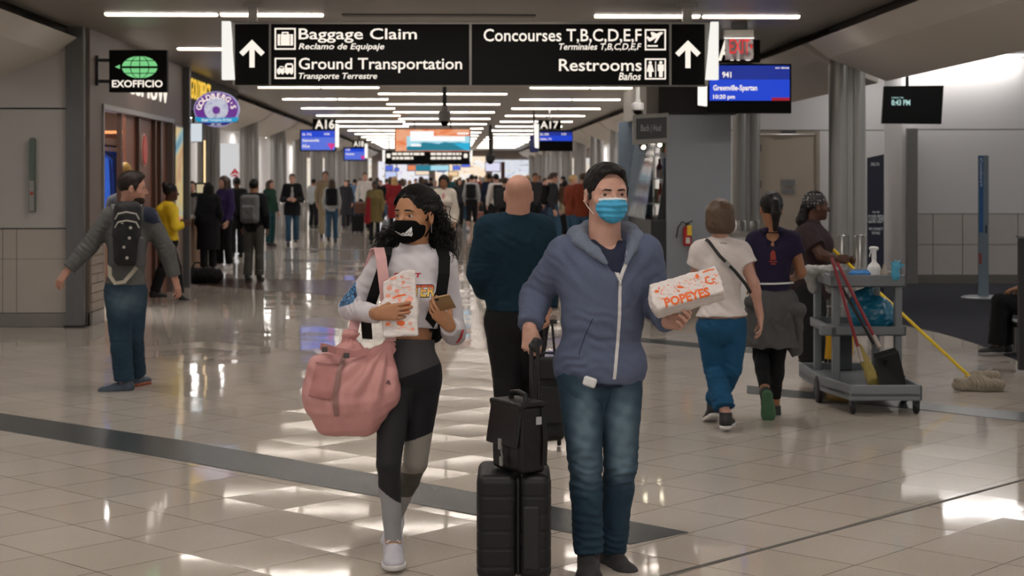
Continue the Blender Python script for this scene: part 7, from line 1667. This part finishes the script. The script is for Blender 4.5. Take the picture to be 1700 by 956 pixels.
# ================================================================== the crowd down the concourse
CLOTH = {'black': '17171a', 'charcoal': '2c2c30', 'grey': '6d6e70', 'lightgrey': '9a9b9c', 'navy': '1c2538', 'purple': '33264f', 'green': '1f3a30', 'tan': '8a7a62', 'olive': '6a5d3a', 'white': 'cfcac6', 'red': '7c2026', 'rust': '70301f', 'cream': 'd2c8bc', 'blue': '5f7d9c', 'jeans': '2f4a60', 'khaki': '8d7f68', 'sweat': '53524f', 'teal': '1f3f44', 'pink': 'c08a88', 'brown': '4a3426'}
HAIRC = {'black': M_hair, 'brown': M_brownhair, 'blond': mat('blond_hair', 'a98a5c', .5, var=.25, scale=80), 'grey': mat('grey_hair', '8d8a86', .5, var=.25, scale=80)}
def cloth(c): return mat('cloth_' + c, CLOTH[c], .88, var=.14, scale=7, spec=.2)
def walker(label, px, Z, h, ang, top='black', leg='jeans', hair='short', hc='black', sk='fair', pose='walk', fem=False, pack=None, coat=-.08, bulk=1., off=.02, ph=0., skirt=None, shoe_m=None, bag=None, open_=None, feet_px=None, cuff=.02, bare=False, look=None, holds=None, vox=1.):
    a = math.radians(ang); f = V3(math.sin(a), -math.cos(a), 0); f = nrm(RT * f[0] + FW * -f[1] * -1 * -1) if False else nrm(RT * math.sin(a) - FW * math.cos(a)); r = np.cross(f, UP)      # f: facing; ang 0 looks at the viewer, 90 to picture right; r: own right
    g = P(px, HY + F * EYE / Z, Z); g[2] = 0; k = h / 1.75
    at = lambda x, y, z: g + r * x * k + f * y * k + UP * z * k
    st = {'walk': .17, 'stand': .03}[pose] * (1 if ph == 0 else ph); fw = .9 if fem else 1.; fw *= bulk
    J = dict(hd=at(0, .03, 1.625), nk=at(0, -.01, 1.46), sa=at(.165 * fw, -.01, 1.42), sb=at(-.165 * fw, -.01, 1.42), ha=at(.085, 0, .93), hb=at(-.085, 0, .93), ka=at(.09, st * .75 + .02, .5), kb=at(-.09, -st * .35 + .03, .5), fa=at(.095, st, .09), fb=at(-.095, -st * 1.15, .09 + (.05 if pose == 'walk' else 0)),
             ea=at(.225 * fw, -.06 - st * .4, 1.13), eb=at(-.225 * fw, -.02 + st * .3, 1.13), wa=at(.22 * fw, .04 - st * .5, .89), wb=at(-.22 * fw, .08 + st * .6, .89))
    if holds: J['wa'] = at(.1, .25, 1.12); J['wb'] = at(-.08, .27, 1.12); J['ea'] = at(.23 * fw, .02, 1.12); J['eb'] = at(-.23 * fw, .02, 1.12)
    fa_ = f if look is None else nrm(RT * math.sin(math.radians(look)) - FW * math.cos(math.radians(look)))
    Q = Person(label, J, fa_, dict(skin=sk, w=1.0 * bulk, limb=.95 * k * (.92 if fem else 1) * (.5 + .5 * bulk), fem=fem, hs=.98 * k, bust=.8 if fem else 0, dp=bulk, belly=.05 if bulk > 1.15 else 0), group='travellers in the concourse')
    v = max(.008, min(.013, Z * .00024)) * vox
    hs_ = []
    for q in 'ab':
        d = nrm(J['w' + q] - J['e' + q]); hs_.append(hand_shape(J['w' + q], d, r * (-1 if q == 'a' else 1), f, k, ((.35, .4, .3),) * 4, fore=lerp(J['w' + q], J['e' + q], .3)))
    Q.body(h=v * 1.3, hh=v * .85, hands=hs_, hfine=v * .7)
    if hair: Q.hair(hair, HAIRC[hc], v * .9)
    Q.top('coat' if coat < -.2 else 'top', cloth(top), off, 1., coat, v)
    if open_: 
        c = lerp(J['nk'], (J['ha'] + J['hb']) / 2, .45) + f * .105 * bulk; sh = Shape(); sh.ell(c, (.058, .042, .22), np.array([r, f, UP]) , .02); put('shirt', sh, v, cloth(open_), Q.e)
    if skirt: 
        sh = Shape(); pel = (J['ha'] + J['hb']) / 2; sh.cap(pel + UP * .08, pel - UP * .3, .16, .21, .03, 'u', (f, .8), (0, 1)); put('skirt', sh, v, cloth(skirt), Q.e, folds([(pel - UP * .2, r, .3, .07, .008)]))
    if not bare: Q.pants(cloth(leg), .02 if not skirt else .008, .97, v, .08, cuff)
    else: Q.pants(cloth(leg), .025, .02, v, .08, .0, name='shorts')
    for q in 'ab': shoe(Q.e, J['f' + q], f, m=shoe_m or M_blkshoe, msole=M_blksole if shoe_m is None else M_sole_w, s=k, h=v * .9)
    if pack:
        e = empty('backpack', lerp(J['nk'], J['ha'], .8) - f * .2, f'{pack} backpack worn by the {label}'[:110] if len(label.split()) < 12 else f'{pack} backpack on a traveller in the crowd', 'backpack', 'backpacks in the crowd')
        e['label'] = ' '.join(f'{pack} backpack on the {label}'.split()[:16])
        c = lerp(J['nk'], (J['ha'] + J['hb']) / 2, .42) - f * (.2 * bulk); s_ = Shape(); s_.box(c, (.15, .085, .23), np.array([r, f, UP]), .06); s_.box(c - f * .07 - UP * .06, (.11, .04, .12), np.array([r, f, UP]), .035)
        put('pack', s_, v, cloth(pack), e, folds([], .004, 35))
        for sg in (-1, 1):
            mb = MB(); x = r * sg * .1 * k; mb.strap([c + x + UP * .2 + f * .04, J['nk'] + x - UP * .0, J['nk'] + x + f * .1 - UP * .08, J['nk'] + x * 1.15 + f * .13 - UP * .3, c + x - UP * .15 + f * .1], [UP, UP, f, f, -UP], .045, .01); mb.build('strap', cloth(pack), e)
    return Q
WSH = M_sole_w
walker('person in long black coat beside the bagel counter, back turned', 346, 29.6, 1.60, 205, 'black', 'black', 'long', 'black', 'olive', 'stand', True, coat=-.45, off=.035, vox=.85)
walker('woman in purple jacket and black leggings looking sideways beside the bagel counter', 373, 30.6, 1.72, 320, 'purple', 'black', 'long', 'brown', 'fair', 'stand', True, coat=-.1, shoe_m=WSH, vox=.85, look=315)
walker('man in grey cap and sweatpants queueing with his back turned', 421, 26.9, 1.66, 172, 'black', 'sweat', 'cap', 'black', 'olive', 'stand', pack='grey', bulk=1.05, vox=.85)
walker('person in black waiting beside the airline board', 393, 35, 1.70, 200, 'black', 'black', 'short', 'black', 'brown', 'stand')
walker('woman in dark green top standing by the left columns', 448, 41, 1.64, 55, 'green', 'teal', 'long', 'brown', 'fair', 'stand', True)
walker('bespectacled man in black coat and jeans walking towards the viewer', 485, 41.5, 1.79, 8, 'black', 'jeans', 'short', 'brown', 'fair', 'walk', coat=-.2, off=.03, open_='lightgrey', holds=True, ph=.7)
walker('person in pale grey hooded top and black trousers at the left', 520, 56, 1.66, 150, 'lightgrey', 'black', 'short', 'black', 'olive', 'stand')
walker('tall man in tan jacket and khaki trousers', 540, 47, 1.88, 5, 'tan', 'khaki', 'short', 'brown', 'fair', 'walk', ph=.5)
walker('person in jeans and pale hoodie walking away', 551, 43.5, 1.68, 183, 'lightgrey', 'jeans', 'long', 'brown', 'fair', 'walk', True, pack='black', ph=.6)
walker('person in long charcoal coat far left of the concourse', 574, 55, 1.63, 10, 'charcoal', 'charcoal', 'short', 'brown', 'fair', 'walk', coat=-.4, off=.03)
walker('person in pale blue shirt half hidden in the left crowd', 589, 60, 1.66, 190, 'blue', 'navy', 'short', 'black', 'fair', 'stand')
walker('tall young man in white sweatshirt walking forward', 606, 51, 1.86, 5, 'white', 'black', 'short', 'brown', 'fair', 'walk', ph=.6)
walker('woman in olive dress, brown shawl and black leggings walking forward', 622, 42.5, 1.60, 3, 'olive', 'black', 'bun', 'black', 'dark', 'walk', True, skirt='olive', bulk=1.12, ph=.7)
walker('blond person in long red coat walking away', 655, 50, 1.74, 185, 'red', 'black', 'long', 'blond', 'fair', 'walk', True, coat=-.45, off=.03)
walker('person in white top beside the red coat', 668, 56, 1.68, 180, 'white', 'jeans', 'long', 'brown', 'fair', 'walk', True)
walker('woman in cream jacket and pink shirt directly behind the curly hair', 737, 29, 1.72, 358, 'cream', 'khaki', 'curly', 'black', 'olive', 'walk', True, coat=-.2, off=.032, open_='pink', ph=.7, vox=.85)
walker('traveller in grey hoodie and black shorts walking away', 783, 52, 1.80, 175, 'lightgrey', 'black', 'short', 'black', 'pink', 'walk', pack='black', bare=True, shoe_m=WSH, ph=.6)
walker('woman in dark jacket left of the shorts wearer', 762, 57, 1.68, 20, 'charcoal', 'black', 'long', 'black', 'fair', 'stand', True)
walker('older grey haired person among the crowd in the middle', 802, 60, 1.72, 200, 'brown', 'charcoal', 'short', 'grey', 'fair', 'stand')
walker('man in navy jacket just left of the white shirt', 812, 53, 1.83, 190, 'navy', 'black', 'short', 'black', 'olive', 'stand')
walker('man in white shirt with dark pack straps', 824, 46, 1.80, 200, 'white', 'black', 'short', 'black', 'fair', 'stand', pack='black')
walker('person in black leaning behind the bald man', 838, 40, 1.70, 160, 'black', 'charcoal', 'short', 'brown', 'fair', 'stand', pack='charcoal')
walker('dark bearded man facing forward right of the bald man', 888, 47, 1.83, 15, 'charcoal', 'black', 'short', 'black', 'olive', 'stand')
walker('tall man in grey jacket with a big pack facing right', 918, 39, 1.82, 100, 'charcoal', 'jeans', 'short', 'brown', 'fair', 'walk', pack='black', ph=.7)
walker('person in dark red cap and jacket in the queue on the right', 904, 55, 1.70, 60, 'red', 'navy', 'cap', 'brown', 'fair', 'stand')
walker('man in rust red jacket next to the masked man', 950, 37, 1.75, 120, 'rust', 'jeans', 'short', 'blond', 'fair', 'stand', off=.035)
walker('second person in rust jacket partly behind the masked man', 968, 34.5, 1.80, 150, 'rust', 'jeans', 'short', 'brown', 'fair', 'stand', off=.035)
walker('traveller in navy jacket bending by the kiosk display', 1062, 24, 1.58, 70, 'navy', 'black', 'cap', 'black', 'dark', 'stand', off=.035, vox=.85)
walker('person in black sweater right of the kiosk queue', 936, 60, 1.76, 230, 'black', 'charcoal', 'short', 'black', 'fair', 'stand')
walker('shop assistant in black behind the bagel counter', 318, 31.5, 1.62, 20, 'black', 'black', 'short', 'brown', 'fair', 'stand')
# the tightly packed far crowd: heads and shoulders between the nearer people
far_top = ['black', 'charcoal', 'navy', 'grey', 'white', 'red', 'brown', 'black', 'teal', 'lightgrey', 'black', 'rust']
far_names = {'black': 'black', 'charcoal': 'charcoal', 'navy': 'navy', 'grey': 'grey', 'white': 'white', 'red': 'red', 'brown': 'brown', 'teal': 'teal', 'lightgrey': 'pale grey', 'rust': 'rust'}
rf = np.random.RandomState(21)
spots = [(632, 64), (642, 70), (648, 82), (663, 76), (672, 66), (680, 58), (690, 72), (699, 62), (707, 80), (715, 68), (722, 58), (748, 66), (756, 74), (770, 64), (776, 84), (790, 70), (797, 78), (808, 66), (818, 72), (832, 64), (846, 76), (856, 60), (868, 68), (876, 58), (896, 72), (912, 64), (926, 76), (938, 58), (578, 70), (580, 80), (598, 72), (615, 66), (626, 84), (704, 90), (735, 88), (764, 92), (784, 90), (828, 88), (862, 86)]
where = ['far left', 'left', 'left of the middle', 'middle', 'right of the middle', 'right', 'far right']
seen = {}
for i, (px, Z) in enumerate(spots):
    c = far_top[(i * 5 + i // 7) % 12]; hcol = ['black', 'brown', 'brown', 'black', 'grey', 'blond'][(i * 7) % 6]; st_ = ['short', 'long', 'short', 'bun', 'short'][(i * 3) % 5]; w = where[min(6, max(0, int((px - 555) / 60)))]
    lab = f'{["tiny", "small"][Z < 70]} distant traveller, {hcol} hair, {far_names[c]} top, {w} of the crowd'
    if lab in seen: lab = lab.replace('distant traveller', ['distant walker', 'background figure', 'faraway figure'][seen[lab] % 3]); 
    seen[lab] = seen.get(lab, 0) + 1
    walker(lab, px, Z, rf.uniform(1.60, 1.84), [0, 180, 15, 170, 90, 200][(i * 5) % 6], c, ['black', 'jeans', 'charcoal', 'khaki'][i % 4], st_, hcol, ['fair', 'olive', 'brown', 'pink', 'dark'][(i * 3) % 5], 'walk' if i % 2 else 'stand', st_ != 'short', ph=.6, vox=1.25)
# bags of the crowd
g = G(331, 470); e = empty('duffel_bag', g, 'black duffel bag lying on the floor beside the bagel counter', 'bag')
bs = Shape(); bs.cap(g - RT * .24 + UP * .13, g + RT * .26 + UP * .12, .13, .12, .05); bs.cap(g - RT * .2 + UP * .1 - FW * .06, g + RT * .22 + UP * .1 - FW * .06, .1, .1, .05); bs.cut(g + UP * .004, -UP); put('bag_body', bs, .01, M_blkc, e, folds([(g, RT, .4, .12, .012)], .008, 20))
mb = MB(); mb.tube([g - RT * .12 + UP * .24, g - RT * .06 + UP * .33 - FW * .03, g + RT * .1 + UP * .32 - FW * .03, g + RT * .16 + UP * .23], .014, 8); mb.build('handle', M_blkc, e, True)
def case(label, px, py, w, h, m, hd=.35):
    g = G(px, py); e = empty('suitcase', g, label, 'suitcase', 'suitcases in the crowd'); s_ = Shape(); s_.box(g + UP * (h / 2 + .05), (w / 2, .12, h / 2), np.array([RT, FW, UP]), .04); put('shell', s_, .012, m, e)
    mb = MB(); 
    for x in (-.09, .09): mb.tube([g + RT * x + UP * (h + .02), g + RT * x + UP * (h + hd)], .01, 6)
    mb.tube([g - RT * .1 + UP * (h + hd), g + RT * .1 + UP * (h + hd)], .014, 6); mb.build('pull_handle', M_blk, e)
    for x in (-1, 1): mb = MB(); mb.lathe([(.03, -.015), (.03, .015)], g + RT * x * (w / 2 - .05) + UP * .03, RT, 12); mb.build('wheel', M_blksole, e)
case('black suitcase on the floor left of the woman in the olive dress', 594, 387, .38, .5, M_blkc)
case('pinkish suitcase beside the traveller in shorts', 797, 382, .4, .55, mat('dusty_rose_shell', '8a5d55', .5))
case('dark suitcase right of the tall man with the big pack', 934, 392, .4, .6, M_blkc)
g = P(600, 350, 42.3); tag(put('handbag', Shape().box(P(598, 345, 42.6), (.16, .07, .14), None, .05).cap(P(592, 336, 42.6), P(604, 336, 42.6), .02), .012, mat('brown_leather', '5a3220', .5), None), 'brown handbag carried by the woman in the olive dress', 'bag')
mb = MB(); g = P(614, 345, 42.4)
tag(put('scarf', Shape().cap(P(612, 330, 42.35), P(610, 366, 42.3), .05, .09, .02, 'u', (FW, .4)), .012, cloth('red'), None), 'red cloth hanging at the side of the woman in the olive dress', 'scarf')
# shop dummy in the doorway
q = V3(XS + .05, ys(207), 0); q = P(207, 0, 20.9); q[2] = 0
t = empty('shop_dummy', q, 'shop dummy in grey jacket and black and tan cap at the clothing shop doorway', 'mannequin')
zb = lambda py: P(0, py, 20.9)[2]
MB().lathe([(.16, 0), (.16, .012), (.02, .03), (.018, .75)], q, n=20).build('stand', M_steel, t, True)
sh = Shape(); R_ = np.array([RT, FW, UP]); sh.ell(q + UP * 1.22, (.2, .13, .3), R_); sh.ell(q + UP * .95, (.17, .12, .25), R_, .05); sh.cap(q + UP * 1.38 - RT * .13, q + UP * 1.38 + RT * .13, .08, .08, .05)
for x in (-1, 1): sh.cap(q + UP * 1.38 + RT * x * .16, q + UP * 1.0 + RT * x * .23, .065, .05, .03)
put('jacket', sh, .01, cloth('charcoal'), t, folds([], .004, 25)); zc = zb(285)
sh = Shape(); sh.ell(q + UP * (zc - .03), (.075, .09, .115), R_); sh.cap(q + UP * (zc - .12), q + UP * 1.42, .05, .055); put('head', sh, .008, mat('dummy_white', 'b9b2a8', .5), t)
sh = Shape(); sh.ell(q + UP * (zc + .02), (.088, .1, .1), R_); sh.cut(q + UP * zc, -UP); sh.cap(q + UP * (zc + .01) + RT * .05, q + UP * (zc + .0) + RT * .13, .03, .02, .02, 'u', (UP, .3)); put('cap', sh, .007, [mat('cap_tan', 'b58f4a', .7), mat('cap_black', '1b1b1b', .7)], t, None, lambda c: ((c - q) @ RT < .0).astype(int))

for px, y0, y1, Z, lab in ((444.5, 341, 387, 50, 'small white sign stand with blue top by the left columns'), (501, 347, 376, 57, 'small white sign stand further along the left columns')):
    g = P(px, 0, Z); g[2] = 0; t = empty('sign_stand', g, lab, 'sign', 'sign stands'); zt_ = P(px, y0, Z)[2]
    MB().box((g[0] - .12, g[1], .25), (g[0] + .12, g[1] + .03, zt_)).build('panel', cloth('white'), t); MB().box((g[0] - .12, g[1] - .005, zt_ - .3), (g[0] + .12, g[1], zt_)).build('blue_header', mat('header_blue', '4a86a8', .6), t)
    MB().tube([(g[0], g[1] + .015, .02), (g[0], g[1] + .015, .3)], .025, 8).build('pole', M_dsteel, t); MB().lathe([(.16, 0), (.16, .02)], g, n=16).build('foot', M_dsteel, t)
